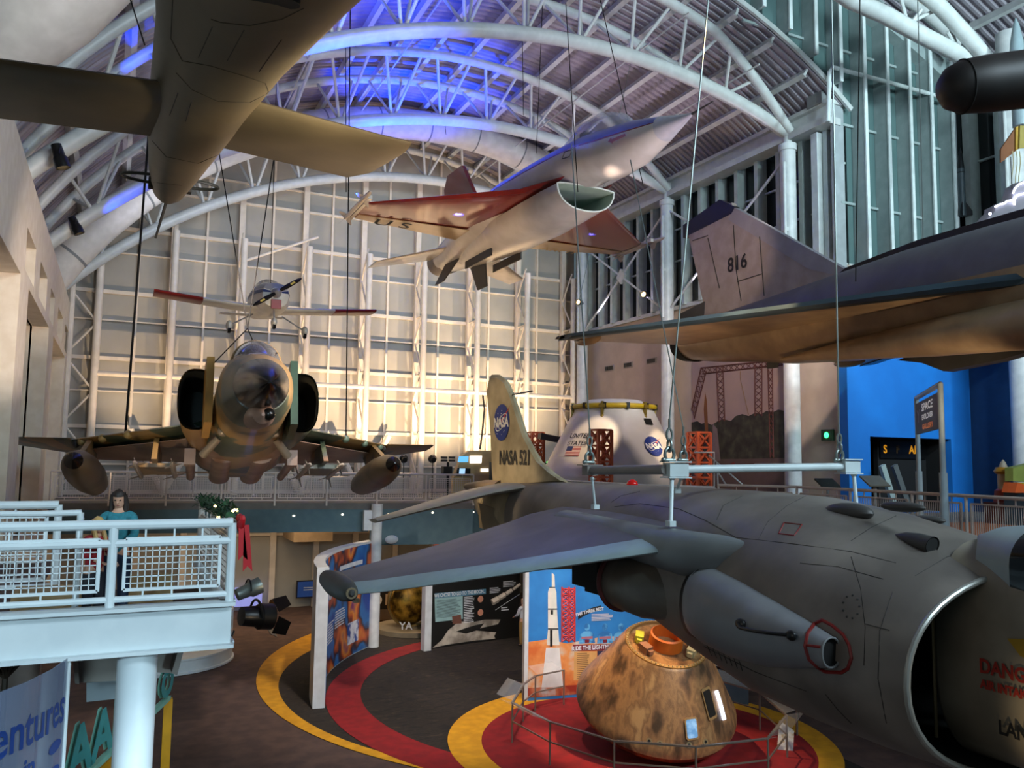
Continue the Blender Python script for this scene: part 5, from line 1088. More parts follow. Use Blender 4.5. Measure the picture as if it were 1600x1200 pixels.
band(out, inn, .02, HT, 'panel_body', mEdge, p1)
mCol = ramp('space_collage_print', [(.30, '1b3f8f'), (.42, '2f6fae'), (.48, '33202a'), (.54, 'c25a2c'), (.6, 'd98a3a'), (.68, '7a3466')], scale=.75, rough=.45, detail=2, stretch=(1, 1, 1.1))
i2 = [p+(V((cc[0], cc[1], 0))-p).normalized()*.006 for p in inn]; i3 = [p+(V((cc[0], cc[1], 0))-p).normalized()*.012 for p in inn]
art = band(i2, i3, .05, HT-.08, 'printed_graphic', mCol, p1)
mTxt = M('print_text_white', 'd8dade', .6)
def cb(i0, i1, z0, z1, n, nm, mat, hh=.5):
    b = B()
    for k in range(n):
        za = z0+(z1-z0)*k/n; zc = za+(z1-z0)/n*hh
        A = [p+(V((cc[0], cc[1], 0))-p).normalized()*.016 for p in inn]; f = random.Random(k+n).uniform(.75, 1)
        lo = i0; hi = i0+(i1-i0)*f; ids = [lo+(hi-lo)*j/4 for j in range(5)]
        P = [A[int(t)]+(A[min(int(t)+1, N)]-A[int(t)])*(t-int(t)) for t in ids]
        b.loft([[p+V((0, 0, za)), p+V((0, 0, zc))] for p in P], False, False, False)
    b.o(nm, mat, art, smooth=False)
for args in ((6.5, 9.5, 2.1, 2.6, 7), (9.5, 12.5, 1.0, 1.7, 8), (12.8, 16.5, 1.3, 1.9, 7), (16.5, 20, 2.2, 2.8, 6), (1.5, 4, 1.2, 2.1, 9)): cb(*args, 'text_block', mTxt)
cb(14, 22, 3.15, 3.3, 1, 'heading', mTxt, 1)
cb(17, 20.5, .45, 1.2, 1, 'astronaut_photo', ramp('astronaut_print', [(.4, '2a4f9c'), (.55, 'd9dce4')], scale=3), 1); cb(8.5, 12, 2.4, 3.2, 1, 'astronaut_photo', ramp('astronaut_print2', [(.4, '5b4f6c'), (.55, 'd9d0d4')], scale=3), 1); cb(4.5, 7, .7, 1.4, 1, 'dark_photo', M('photo_dark', '3a1620', .5), 1); cb(5, 7, 1.4, 2.1, 1, 'blue_photo', M('photo_blue', '4a78a8', .5), 1)
# moon panel
P2O = V((10.72, 29.4, 0)); P2R = V((3.85, .62, 0)).normalized(); P2L = 4.15; H2 = 3.3
p2 = thing('exhibit_display', 'black panel headed WE CHOSE TO GO TO THE MOON with grey lunar landscape', 'display panel', tuple(P2O+P2R*2))
nrm = V((P2R.y, -P2R.x, 0)); b = B(); b.prism([P2O+V((0, 0, .02)), P2O+P2R*P2L+V((0, 0, .02)), P2O+P2R*P2L+V((0, 0, H2)), P2O+V((0, 0, H2))], -nrm*.2); b.o('panel_body', M('panel_black', '141210', .5), p2)
f2 = Fr(P2O, P2R, (0, 0, 1)); x, y = f2.px(666, 1000); b = B(); c = P2O+P2R*-.1
b.prism([P2O-P2R*.28+V((0, 0, .02)), P2O+V((0, 0, .02)), P2O+V((0, 0, H2)), P2O-P2R*.28+V((0, 0, H2))], nrm*.28); b.o('end_face', mEdge, p2)
def g2(pts, nm, mat, off=.006): return pflat(f2, pts, nm, mat, p2, off=off)
mMoon = ramp('moon_print', [(.4, '7d746b'), (.6, 'b5aba0')], scale=2, rough=.6, detail=6)
g2([(676, 1012), (690, 1000), (700, 985), (712, 975), (705, 970), (740, 972), (758, 968), (782, 968), (778, 975), (745, 983), (740, 985), (775, 988), (772, 994), (774, 998), (740, 1001), (700, 1007)], 'moon_surface', mMoon); g2([(712, 987), (728, 981), (745, 976), (756, 974), (748, 984), (728, 990)], 'moon_shadow', M('print_black', '15120f', .6), .012)
g2([(679, 934), (723, 930), (723, 967), (680, 972)], 'text_box', M('print_pale_blue', '8fb0b3', .6)); g2([(679, 927), (759, 920), (759, 928), (679, 935)], 'title_bar', M('print_slate_blue', '4d7c98', .6), .01)
u, v = f2.px(719, 927.3); text(f2, 'WE CHOSE TO GO TO THE MOON...', u, v, .185, 'title_text', mTxt, p2, off=.016, bold=.004, sx=.74)
def l2(pa, pb, n, nm, mat, off=.014):
    u0, v0 = f2.px(*pa); u1, v1 = f2.px(*pb); lines(f2, u0, v0, u1-u0, v0-v1, n, nm, mat, p2, off=off, gap=.4)
l2((682, 938), (721, 962), 16, 'body_text', M('print_dark_text', '4b5c60', .6)); l2((725, 932), (741, 972), 16, 'body_text', mTxt); l2((765, 918), (782, 926), 4, 'caption_text', mTxt); l2((786, 908), (806, 916), 4, 'caption_text', mTxt); l2((783, 948), (795, 954), 2, 'caption_text', mTxt)
for yy in (936, 957):
    u, v = f2.px(750.5, yy); disc(f2, u, v, .125, .125, 'portrait_disc', M('print_portrait', 'c98a70', .6), p2, off=.012)
g2([(706, 963), (720, 960), (721, 974), (707, 975)], 'moonwalk_photo', M('print_photo_brown', '6a4438', .6), .014)
mRk = M('print_rocket_white', 'cfc0b2', .5)
b = B()
for (xa, ya, xb, yb, r) in ((768, 941, 777, 936, .13), (778, 935, 788, 929, .11), (790, 928, 799, 922, .085), (801, 921, 812, 913, .06)):
    A = f2.px(xa, ya); C = f2.px(xb, yb); b.path([f2.p(*A, .014), f2.p(*C, .014)], r, 6)
sc_ = b.o('rocket_print', mRk, p2)
l2((772, 948), (773, 949), 1, 'rule_line', mTxt); b = B(); A = f2.px(774, 953); C = f2.px(812, 928); b.path([f2.p(*A, .012), f2.p(*C, .012)], .008, 4); b.o('rule_line', mTxt, p2)
# rocket launch panel
P3O = V((11.17, 22.05, 0)); P3R = V((.975, -.16, 0)).normalized(); P3L = 4.1; H3 = 3.75
p3 = thing('exhibit_display', 'blue and orange rocket launch panel headed RIDE THE LIGHTNING', 'display panel', tuple(P3O+P3R*2))
nrm = V((P3R.y, -P3R.x, 0)); b = B(); b.prism([P3O+V((0, 0, .02)), P3O+P3R*P3L+V((0, 0, .02)), P3O+P3R*P3L+V((0, 0, H3)), P3O+V((0, 0, H3))], -nrm*.16); b.o('panel_body', M('print_sky_blue', '2f7fc4', .5, col2='2670b4', scale=1.2), p3)
f3 = Fr(P3O, P3R, (0, 0, 1))
b = B(); b.prism([P3O-P3R*.12+V((0, 0, .02)), P3O+V((0, 0, .02)), P3O+V((0, 0, H3)), P3O-P3R*.12+V((0, 0, H3))], -nrm*.2); b.o('end_face', mEdge, p3)
def g3(pts, nm, mat, off=.006, th=.002): return pflat(f3, pts, nm, mat, p3, off=off, th=th)
E_ = f3.px; v_low = E_(826, 1075)[1]; v_mid = E_(826, 1003)[1]
mOrg = ramp('print_orange_fire', [(.35, 'c4622a'), (.5, 'd98a4a'), (.6, 'c9b09a'), (.7, 'dcd6d2')], scale=1.4, rough=.6, detail=4)
flat(f3, [(0, v_low), (P3L, v_low), (P3L, v_mid-.05), (2.4, v_mid+.05), (1.2, v_mid-.1), (.6, v_mid+.05), (0, v_mid)], 'fire_print', mOrg, p3, off=.006)
flat(f3, [(0, .12), (P3L, .12), (P3L, v_low), (0, v_low)], 'red_smoke_print', ramp('print_red_smoke', [(.4, '8f2a18'), (.55, 'b56a4a'), (.65, 'b9b4b4')], scale=1.6, rough=.6), p3, off=.008)
mRW = M('print_rocket_cream', 'd9d4ca', .5); mRB = M('print_rocket_black', '1a1917', .5)
g3([(862, 895), (866, 898), (867, 918), (862, 918)], 'rocket_stage', mRW, .012) ; g3([(858, 918), (867, 918), (869, 925), (870, 951), (856, 951), (856, 925)], 'rocket_stage', mRW, .013)
g3([(856, 952), (870, 952), (872, 982), (856, 982)], 'rocket_stage', mRW, .013); g3([(856, 983), (872, 983), (874, 1008), (854, 1008)], 'rocket_stage', mRW, .013)
for q in ([(860, 953), (864, 953), (864, 960), (860, 960)], [(859, 984), (863, 984), (863, 1010), (859, 1010)], [(856, 950.5), (870, 950.5), (870, 952.5), (856, 952.5)], [(856, 981.5), (872, 981.5), (872, 983.5), (856, 983.5)], [(858, 917), (867, 917), (867, 918.5), (858, 918.5)]): g3(q, 'rocket_black_band', mRB, .017)
g3([(853, 1012), (874, 1012), (880, 1074), (846, 1074)], 'exhaust_plume', M('print_plume_white', 'd8d3d2', .6), .011)
mTw = M('print_tower_red', 'c03636', .5); b = B()
T = lambda x, y: f3.p(*E_(x, y), .012)
for xx in (878, 889, 898): b.path([T(xx, 917), T(xx, 1003)], .03, 4)
for k in range(9):
    ya = 920+k*9.2
    for xa, xb in ((878, 889), (889, 898)): b.path([T(xa, ya), T(xb, ya+9)], .02, 4); b.path([T(xb, ya), T(xa, ya+9)], .02, 4); b.path([T(xa, ya), T(xb, ya)], .02, 4)
b.o('launch_tower_print', mTw, p3)
g3([(895, 1007), (961, 1006), (961, 1016), (893, 1017)], 'title_bar', M('print_maroon', '7c1f2a', .5), .014)
u, v = E_(928, 1011.5); text(f3, 'RIDE THE LIGHTNING', u, v, .165, 'title_text', mTxt, p3, off=.02, bold=.006, sx=.88)
g3([(897, 1018), (932, 1018), (932, 1063), (896, 1063)], 'text_box', M('print_tan_box', 'd6a060', .6), .014); g3([(933, 1017), (960, 1016), (958, 1040), (933, 1050)], 'lightning_photo', M('print_storm', '32304a', .6), .014)
b = B(); b.path([T(945, 1017), T(941, 1026), T(944, 1030), T(938, 1042)], .012, 4); b.o('lightning_bolt', mTxt, p3)
u0, v0 = E_(901, 1020); u1, v1 = E_(921, 1060); lines(f3, u0, v0, u1-u0, v0-v1, 14, 'body_text', M('print_brown_text', '5a3c20', .6), p3, off=.018, gap=.3)
a_ = [(u0, v0) for u0, v0 in [E_(903, 965), E_(912, 959), E_(921, 955), E_(930, 952), E_(939, 950)]]
b = B(); b.loft([[f3.p(u, v-.06, .012), f3.p(u, v+.08, .012)] for u, v in a_], False, False, False); b.o('arched_title_bar', mRB, p3)
u, v = E_(921, 955); text(f3, 'THE THREE BEST', u, v, .13, 'arched_title', mTxt, p3, off=.018, bold=.004, map3=lambda a, bb, h: f3.p(u+a*.95+bb*-.12, v+bb+.17*a+.002-.12*a*a, h))
u0, v0 = E_(924, 959); lines(f3, u0, v0, .72, .22, 5, 'caption_text', mTxt, p3, off=.016, gap=.45)
mAs = ramp('print_blue_figures', [(.42, '2b6cab'), (.55, '5fa8d8')], scale=4, rough=.6)
for i, xx in enumerate((917, 945, 970)):
    u, v = E_(xx, 997); flat(f3, [(u-.26, v-.15), (u+.26, v-.15), (u+.22, v+.12), (u+.1, v+.2), (u-.1, v+.2), (u-.22, v+.12)], 'figure_print', mAs, p3, off=.012); disc(f3, u, v+.33, .09, .11, 'figure_head_print', mAs, p3, off=.012); flat(f3, [(u-.18, v-.02), (u+.18, v-.02), (u+.18, v+.05), (u-.18, v+.05)], 'name_tag', M('print_pink_tag', 'b06a78', .6), p3, off=.016); flat(f3, [(u-.07, v-.13), (u+.07, v-.13), (u+.07, v-.04), (u-.07, v-.04)], 'badge', M('print_maroon', '7c1f2a', .5), p3, off=.016)
# distant gold globe exhibit and dark sign
gx = onZ(640, 985, 0); ge = thing('gold_exhibit', 'gold round capsule shell on low pale plinth with letters YA', 'exhibit', tuple(gx))
gc = onY(640, 938, gx.y); b = B(); b.ball(gc, .95, (1, .8, 1), 28, 18); b.o('gold_shell', ramp('gold_foil', [(.35, '3a2a10'), (.5, '8a6a24'), (.65, 'c79c3c')], scale=3, rough=.35, metal=.6, detail=6, bump=.3), ge)
b = B(); b.path([gc+V((.98*cos(2*pi*i/40), -.3, .98*sin(2*pi*i/40))) for i in range(40)], .05, 8, True); b.o('rim', M('gold_rim', '8c7340', .4, .5), ge)
b = B(); b.lathe([(0.01, 0), (1.6, 0), (1.6, .18), (.01, .2)], (gx.x+.2, gx.y, .01), (0, 0, 1), 40); b.o('plinth', M('plinth_grey_tan', '8a7d68', .6), ge); b = B(); b.tube((gx.x, gx.y, .2), gc-V((0, 0, .85)), .12, n=10); b.o('stem', mGrey, ge)
q = onZ(632, 972, .3); fy = Fr((gx.x-.6, gx.y-1.3, .45), R3, (0, 0, 1)); text(fy, 'YA', 0, 0, .4, 'letters', mTxt, ge, bold=.01)
q = onZ(597, 972, 0); ds_ = thing('dark_sign', 'dark upright sign with white round picture beyond the curved panel', 'sign', tuple(q)); b = B(); b.box(q+V((0, 0, .95)), (1.0, .12, 1.85)); b.o('board', M('sign_black', '17130f', .5), ds_)
fd = Fr(q+V((0, -.07, .95)), (1, 0, 0), (0, 0, 1)); disc(fd, -.22, 0, .17, .2, 'round_picture', mTxt, ds_); flat(fd, [(.1, -.22), (.42, -.22), (.42, .24), (.1, .24)], 'square_picture', M('pic_tan', 'b9a58c', .6), ds_); text(fd, 'V', 0, .62, .3, 'letters', mTxt, ds_, bold=.01); flat(fd, [(-.4, -.85), (.4, -.85), (.38, -.4), (-.36, -.4)], 'lower_picture', M('pic_grey', '5a5048', .6), ds_)
q = onY(484, 920, 39.6); b = B(); b.box(q, (1.25, .08, .8)); s_ = thing('wall_screen', 'small dark blue wall screen left of the curved panel', 'screen', tuple(q)); b.o('bezel', mBlack, s_); b = B(); b.box(q-V((0, .05, 0)), (1.15, .02, .7)); b.o('screen', M('screen_blue', '14284c', .3, emit='16305c', es=.7), s_)
fq = Fr(q-V((0, .065, 0)), (1, 0, 0), (0, 0, 1)); lines(fq, -.3, .12, .7, .2, 2, 'screen_text', mTxt, s_, gap=.4)
q = onY(700, 852, 36); b = B(); b.box(q, (1.4, .1, .5)); b.tube(q+V((-.6, 0, .2)), V((q.x-.6, q.y, 5.07)), .015, n=6); b.tube(q+V((.6, 0, .2)), V((q.x+.6, q.y, 5.07)), .015, n=6); tag(b.o('orange_banner', M('banner_orange', 'c4502a', .6)), 'small orange banner under the walkway above the jet wing', 'banner')
# ================================================================ LEFT BALCONY
mCy = M('balcony_white_paint', 'd5dde0', .4, col2='cdd6da')
BX = 1.3; BY = 10.45
deckb = B(); deckb.prism([(-6, BY, 4.8), (BX, BY, 4.8), (BX, 14.5, 4.8), (-1, 14.5, 4.8), (-1, 19, 4.8), (-6, 19, 4.8)], (0, 0, .1)); struct(deckb.o('floor_balcony', M('balcony_deck', '5b4a44', .9)))
bt = thing('balcony_beam', 'white painted fascia beam along the left balcony', 'beam', (-2, BY, 5.0))
b = B(); b.mm((-6, BY-.1, 4.80), (BX+.02, BY-.05, 5.28)); b.mm((-6, BY-.2, 4.78), (BX+.05, BY+.1, 4.82)); b.mm((-6, BY-.2, 5.26), (BX+.05, BY+.1, 5.3)); b.o('front_beam', mCy, bt)
b = B(); b.mm((BX-.02, BY, 4.80), (BX+.03, 14.5, 5.28)); b.mm((BX-.1, BY, 5.26), (BX+.08, 14.5, 5.3)); b.mm((BX-.1, BY, 4.78), (BX+.08, 14.5, 4.82)); b.o('side_beam', mCy, bt)
railing('near white mesh railing along the front of the left balcony', [(-5.0, BY-.02), (-1.34, BY-.02), (.02, BY-.02), (BX, BY-.02)], 5.28, .93, mCy, 2.6, .072, .011, .05, mid=.72, foot=.0)
railing('white side railing of the left balcony carrying the garland', [(BX, BY+.05), (BX, 14.4)], 5.28, .93, mWarmR, 1.9, .072, .011, .045, mid=.72, foot=.0)
railing('inner white railing of the stair opening, seen behind the front railing', [(-5, 13.1), (-.68, 13.1)], 5.1, 1.2, mCy, 2.1, .075, .012, .05, foot=.2)
b = B(); b.path([onY(-60, 803, 11.9), onY(60, 803, 11.9), onY(126, 801, 11.9), onY(127, 812, 11.9)], .04, 10); b.tube(onY(126, 801, 11.9), V((onY(126, 801, 11.9).x, 11.9, 4.9)), .04, n=10); tag(b.o('handrail', mCy), 'white handrail running between the two balcony railings', 'handrail')
q = onY(217, 990, BY+.2); b = B(); b.tube((q.x, BY+.15, 0), (q.x, BY+.15, 4.8), .215, n=28); tag(b.o('round_column', mCy), 'thick pale blue-white column under the left balcony', 'column')
# under stair soffit
mSof = M('stair_soffit_beige', '8f8982', .7)
t = thing('stair_underside', 'beige boxed underside of stairs behind the balcony column', 'stairs', tuple(onY(190, 1020, 13)))
def quadbox(px4, Ya, Yb, nm, mat):
    b = B(); A = [onY(x, y, Ya) for x, y in px4]; b.prism(A, (0, Yb-Ya, 0)); b.o(nm, mat, t)
quadbox([(120, 990), (192, 985), (192, 1063), (123, 1067)], 12.6, 15.5, 'soffit_panel', mSof); quadbox([(240, 980), (285, 975), (268, 1052), (238, 1050)], 12.8, 15.5, 'soffit_panel', mSof); quadbox([(110, 990), (119, 990), (124, 1069), (117, 1068)], 12.4, 15.5, 'stringer', M('stringer_grey', '77726c', .6)); quadbox([(286, 990), (294, 990), (277, 1055), (268, 1052)], 12.4, 15.5, 'stringer', M('stringer_grey', '77726c', .6)); quadbox([(135, 1067), (181, 1063), (181, 1092), (135, 1097)], 13.5, 15, 'lower_step_box', M('step_blue_grey', '7f8a90', .6))
b = B(); q = onY(32, 1010, 16); b.mm((q.x-.6, 16, 0), (q.x+.3, 16.5, 4.8)); tag(b.o('square_pier', M('pier_pale_pink', 'a3938c', .7)), 'pale square pier under the left balcony behind the glass sign', 'pier')
# round stage platform
st_ = thing('round_platform', 'low white curved platform with mesh guard behind the balcony', 'platform', (1.75, 31.2, 0)); sc0 = V((1.75, 31.2, 0)); sr = 2.3
b = B(); b.lathe([(sr, 0), (sr+.06, .02), (sr+.06, .08), (sr, .1), (sr, .42), (sr+.05, .44), (sr+.05, .5), (.01, .5)], sc0, (0, 0, 1), 56); b.o('drum', mCy, st_)
b = B()
for h in (.75, 1.0, 1.7): b.path([sc0+V(((sr-.05)*cos(a), (sr-.05)*sin(a), h)) for a in [-pi+ (pi+.9)*i/40 for i in range(41)]], .035, 8)
b.o('rails', mCy, st_); b = B()
for i in range(70):
    a = -pi+(pi+.9)*i/70; b.bar(sc0+V(((sr-.05)*cos(a), (sr-.05)*sin(a), 1.0)), sc0+V(((sr-.05)*cos(a), (sr-.05)*sin(a), 1.7)), .012, .012)
for k in range(8): b.path([sc0+V(((sr-.05)*cos(a), (sr-.05)*sin(a), 1.05+k*.085)) for a in [-pi+(pi+.9)*i/30 for i in range(31)]], .006, 4)
b.o('wire_mesh', mCy, st_)
for i in range(6): a = -2.6+i*.6; b = B(); b.tube(sc0+V(((sr-.05)*cos(a), (sr-.05)*sin(a), .6)), sc0+V(((sr-.05)*cos(a), (sr-.05)*sin(a), 1.7)), .04, n=8); b.o('post', mCy, st_)
# stage lights
def spot(q, d, r, L, mat, label, barn=False):
    t = thing('stage_light', label, 'spotlight', tuple(q)); d = V(d).normalized(); b = B(); b.lathe([(.02, -L*.5), (r*.7, -L*.48), (r*.8, 0), (r, L*.1), (r, L*.5), (r*.92, L*.5), (r*.9, L*.3), (.01, L*.28)], q, d, 20); b.o('lamp_body', mat, t)
    x, y, dd = basis(d); b = B(); b.path([q+x*r*1.1*cos(a)+V((0, 0, 1))*r*1.25*sin(a) for a in [pi*i/10 for i in range(11)]], r*.1, 6); b.o('yoke', mBlack, t)
    b = B(); b.lathe([(.01, L*.3), (r*.85, L*.31)], q, d, 16); b.o('lens', M('lamp_lens_warm', 'ffdca0', .3, emit='ffd9a0', es=3), t)
    if barn:
        for k in range(4):
            a = k*pi/2+.5; n = x*cos(a)+y*sin(a); tt = x*-sin(a)+y*cos(a); c = q+d*(L*.5)+n*r
            b = B(); b.prism([c-tt*r*.8, c+tt*r*.8, c+tt*r*.6+d*r*.9+n*r*.5, c-tt*r*.6+d*r*.9+n*r*.5], n*.01); b.o('barn_door', mBlack, t)
    return t
spot(onY(400, 963, 16), (1, .3, -.12), .24, .6, mBlack, 'big black spotlight with barn doors beside the balcony edge', True)
spot(onY(388, 922, 14.6), (1, .2, .35), .14, .42, mSteel, 'small silver spotlight above the black one', False)
q = onY(388, 932, 39.6); b = B(); b.box(q, (1.2, .1, .85)); tag(b.o('monitor', M('monitor_violet', '8d90c8', .3, emit='7d84c8', es=.8)), 'bright violet monitor behind the silver spotlight', 'monitor')
for i, (x, y, Y, dd) in enumerate(((93, 244, 22.3, (.3, .0, -.9)), (118, 352, 30, (.4, 0, -.8)))):
    spot(onY(x, y, Y), dd, .17, .6, mBlack, ('black projector lamp strapped to the nearest arch at left', 'black projector lamp strapped to the middle arch at left')[i])
# garland with bow
gd = thing('garland', 'green garland with warm lights on the side railing', 'garland', (BX, 12.5, 6.25)); rd = random.Random(11)
mGr = ramp('garland_green', [(.35, '122a17'), (.6, '2c5230')], scale=12, rough=.8)
b = B()
for k in range(420):
    f = rd.random(); c = V((BX+rd.uniform(-.09, .1), 10.7+f*3.7, 6.27+rd.uniform(-.08, .1))); a = rd.uniform(0, 6.28); e = rd.uniform(-.6, .9); d = V((cos(a)*cos(e), sin(a)*cos(e), sin(e)))*.13; s = V((-sin(a), cos(a), 0))*.02
    b.add([c-s, c+s, c+d+s*.3, c+d-s*.3, c+d*.5+V((0, 0, .012))], [(0, 1, 2, 3), (0, 1, 4), (2, 3, 4)])
b.path([V((BX, 10.7+i*.37, 6.27+.03*sin(i*2))) for i in range(11)], .06, 8); b.o('foliage', mGr, gd)
for k in range(14): b = B(); b.ball(V((BX+rd.uniform(-.1, .1), 10.6+rd.random()*1.6, 6.25+rd.uniform(-.12, .1))), .018, n=8, m=6); b.o('fairy_bulb', M('garland_bulb', 'ffe2a0', .4, emit='ffd890', es=6), gd)
bw = thing('ribbon_bow', 'red ribbon bow with long tails at the railing corner', 'bow', (BX+.06, 10.5, 6.2)); mRb = M('red_ribbon', 'b3121c', .5)
for s in (-1, 1): b = B(); b.path([V((BX+.08, 10.5, 6.18))+V((.02, s*.13*sin(a), .12*sin(a*1.0)*(.6)+.05*cos(a))) for a in [pi*i/10 for i in range(11)]], .04, 8); b.o('loop', mRb, bw)
for dx, L in ((.0, .42), (.06, .55)): b = B(); b.prism([V((BX+.07+dx, 10.42, 6.18)), V((BX+.13+dx, 10.42, 6.18)), V((BX+.19+dx, 10.42, 6.18-L)), V((BX+.13+dx, 10.42, 6.24-L)), V((BX+.08+dx, 10.42, 6.18-L))], (0, .012, 0)); b.o('tail', mRb, bw)
b = B(); b.ball((BX+.09, 10.47, 6.18), .05, n=10, m=8); b.o('knot', mRb, bw)
b = B(); b.mm((-1.1, 12.2, 4.9), (-.05, 12.8, 5.25)); tag(b.o('wooden_bench', M('bench_oak', 'a98a5e', .6, col2='96784e', stretch=(1, 8, 1))), 'pale wooden bench on the balcony, seen through the mesh', 'bench')
b = B(); b.mm((.25, 12.3, 4.9), (.8, 12.7, 5.4)); tag(b.o('wooden_crate', M('bench_oak', 'a98a5e', .6)), 'wooden box seat right of the woman on the balcony', 'box')
# glass sign and letters at lower left
tsn = thing('glass_sign', 'curved translucent glass sheet with blue lettering at bottom left', 'sign', tuple(onY(50, 1100, 9)))
top_ = [(-60, 1098), (0, 1081), (40, 1066), (80, 1046), (107, 1027)]; bot_ = [(-60, 1250), (0, 1240), (40, 1230), (72, 1215), (96, 1190)]; YY = [9.0, 9.15, 9.4, 9.8, 10.3]
b = B(); TT = [onY(x, y, Yv) for (x, y), Yv in zip(top_, YY)]; 
b.loft([[t_, V((t_.x-.0, t_.y, 1.2)), V((t_.x+.012, t_.y+.012, 1.2)), t_+V((.012, .012, 0))] for t_ in TT]); b.o('glass_sheet', glass('blue_grey_sign_glass', '7a86a0', .5, .08), tsn)
b = B(); b.tube(TT[-1], V((TT[-1].x, TT[-1].y, 1.2)), .03, n=8); b.o('edge_post', mCy, tsn); b = B(); b.tube(TT[-1]+V((-.05, .05, 0)), V((TT[-1].x-.05, TT[-1].y+.05, 4.8)), .01, n=6); b.o('hanger', mCy, tsn)
mSB = M('sign_lettering_blue', '1d3f86', .5)
def smap(u0, z0, k=1.0):
    P = [t_.copy() for t_ in TT]; ln = [0]
    for a, c in zip(P[:-1], P[1:]): ln.append(ln[-1]+(V((c.x-a.x, c.y-a.y, 0))).length)
    def f(a, bb, h):
        s = u0+a
        i = 0
        while i < len(ln)-2 and s > ln[i+1]: i += 1
        q = P[i]+(P[i+1]-P[i])*((s-ln[i])/(ln[i+1]-ln[i])); e = (P[i+1]-P[i]); n = V((e.y, -e.x, 0)).normalized(); return V((q.x, q.y, z0+bb))+n*(.012)
    return f, ln[-1]
fS, LL = smap(0, 0)
fr0 = Fr((0, 0, 0), (1, 0, 0), (0, 0, 1)); text(fr0, 'Adventures', 0, 0, .52, 'lettering', mSB, tsn, bold=.008, align='RIGHT', map3=smap(LL-.06, 4.34)[0], sx=.8); text(fr0, 'in', 0, 0, .28, 'lettering', mSB, tsn, bold=.008, align='RIGHT', map3=smap(LL-.72, 3.95)[0])
for z in (3.98, 3.72):
    f = smap(LL-.3, z)[0]; b = B(); b.prism([f(.17*cos(2*pi*i/20), .06*sin(2*pi*i/20), 0) for i in range(20)], (.004, -.004, 0)); b.o('blue_oval', mSB, tsn)
ls = thing('letter_sign', 'turquoise cut-out letters standing on a slanting yellow-legged sign', 'sign', tuple(onY(190, 1150, 11)))
LA = onZ(140, 1205, 2.3); LB = onZ(263, 1090, 2.3); e = (LB-LA).normalized(); fL = Fr(LA, e, (0, 0, 1)); mTq = M('turquoise_letter', '3fa6a8', .5); mTq2 = M('pale_turquoise_edge', '8fd0bf', .5); mYlw = M('sign_yellow', 'e0a010', .5)
LL2 = (LB-LA).length; b = B(); b.bar(LA, LB, .1, .08); b.o('beam', mTq2, ls)
for k in range(2): 
    q = LA+e*(.1+k*(LL2-.1)); b = B(); b.bar(V((q.x, q.y, 0)), V((q.x, q.y, 2.28)), .16, .14); b.o('leg', mYlw, ls)
q = LA+e*LL2*.55; b = B(); b.bar(V((q.x, q.y, 0)), V((q.x, q.y, 2.28)), .12, .12); b.o('leg', mYlw, ls)
b = B(); b.prism([V((LA.x, LA.y, .9)), LA-V((0, 0, .12)), LA+e*LL2*.5-V((0, 0, .12)), V((LA.x, LA.y, .9))+e*LL2*.5], fL.N*-.03); b.o('yellow_board', mYlw, ls)
for i, (ch, uu, hz_) in enumerate((('A', -.12, 1.0), ('A', .1, .95), ('R', .34, .88), ('C', .62, .8), ('O', .95, .72))):
    for dn, m_, sc in ((0, mTq, 1), (-.07, mTq2, 1.02)): text(fL, ch, LL2*uu, .37*hz_+.05, hz_*sc, 'letter', m_, ls, off=dn, th=.03, bold=.035, sx=1.3)
# plant at far left
b = B(); rd = random.Random(4); q = onY(8, 1060, 11)
for k in range(14):
    a = rd.uniform(0, 6.28); b.path([q, q+V((.15*cos(a), .15*sin(a), .15)), q+V((.3*cos(a), .3*sin(a), .18+rd.random()*.15))], [.02, .015, .003], 5)
b.tube(V((q.x, q.y, 0)), q, .03, n=6); tag(b.o('dried_plant', M('plant_dark', '2e2418', .7)), 'dark spiky plant at the left edge above the glass sign', 'plant')
# ================================================================ MISC RIGHT
sp = thing('hanging_sign', 'upright pipe-framed sign with dark board lettered SPACE EXPLORER', 'sign', tuple(onZ(1445, 830, 5.3)))
SA = onY(1432, 622, 15.2); SB = min((onY(1469, 600, 11+.05*k) for k in range(80)), key=lambda p: abs(p.z-SA.z)); SB.z = SA.z; GA = V((SA.x, SA.y, 5.3)); GB = V((SB.x, SB.y, 5.3))
mPip = M('sign_pipe_grey', '9fb0b8', .35)
for g, tpt in ((GA, SA), (GB, SB)): b = B(); b.tube(g, tpt, .06, n=14); b.tube(g, V((tpt.x, tpt.y, 6.85)), .085, n=14); b.o('post', mPip, sp)
b = B(); b.tube(SA, SB, .06, n=12); b.ball(SA, .06, n=10, m=8); b.ball(SB, .06, n=10, m=8); b.o('top_bar', mPip, sp)
fs_ = Fr(SA, SB-SA, (0, 0, 1)); W_ = (SB-SA).length
b = B(); b.prism([fs_.p(.1, -.17), fs_.p(W_-.1, -.17), fs_.p(W_-.1, -.98), fs_.p(.1, -.98)], fs_.N*.04); bd = b.o('board', ramp('sign_space_print', [(.45, '14162a'), (.7, '3a2c38')], scale=2), sp)
mSgn = M('sign_text_white', 'd8dade', .5, emit='d8dade', es=.25)
for s, v, sz, m_, k in (('SPACE', -.36, .26, mSgn, 2.6), ('EXPLORER', -.6, .17, mSgn, 2.3), ('GALLERY', -.84, .17, M('sign_orange_text', 'c8703a', .5, emit='c8703a', es=.3), 2.6)): text(fs_, s, W_*.55, v, sz, 'lettering', m_, bd, off=.045, bold=.006, sx=k)
text(fs_, 'Y', W_*.16, -.55, .5, 'lettering', M('sign_grey_text', '7c7c88', .5), bd, off=.045, sx=2)
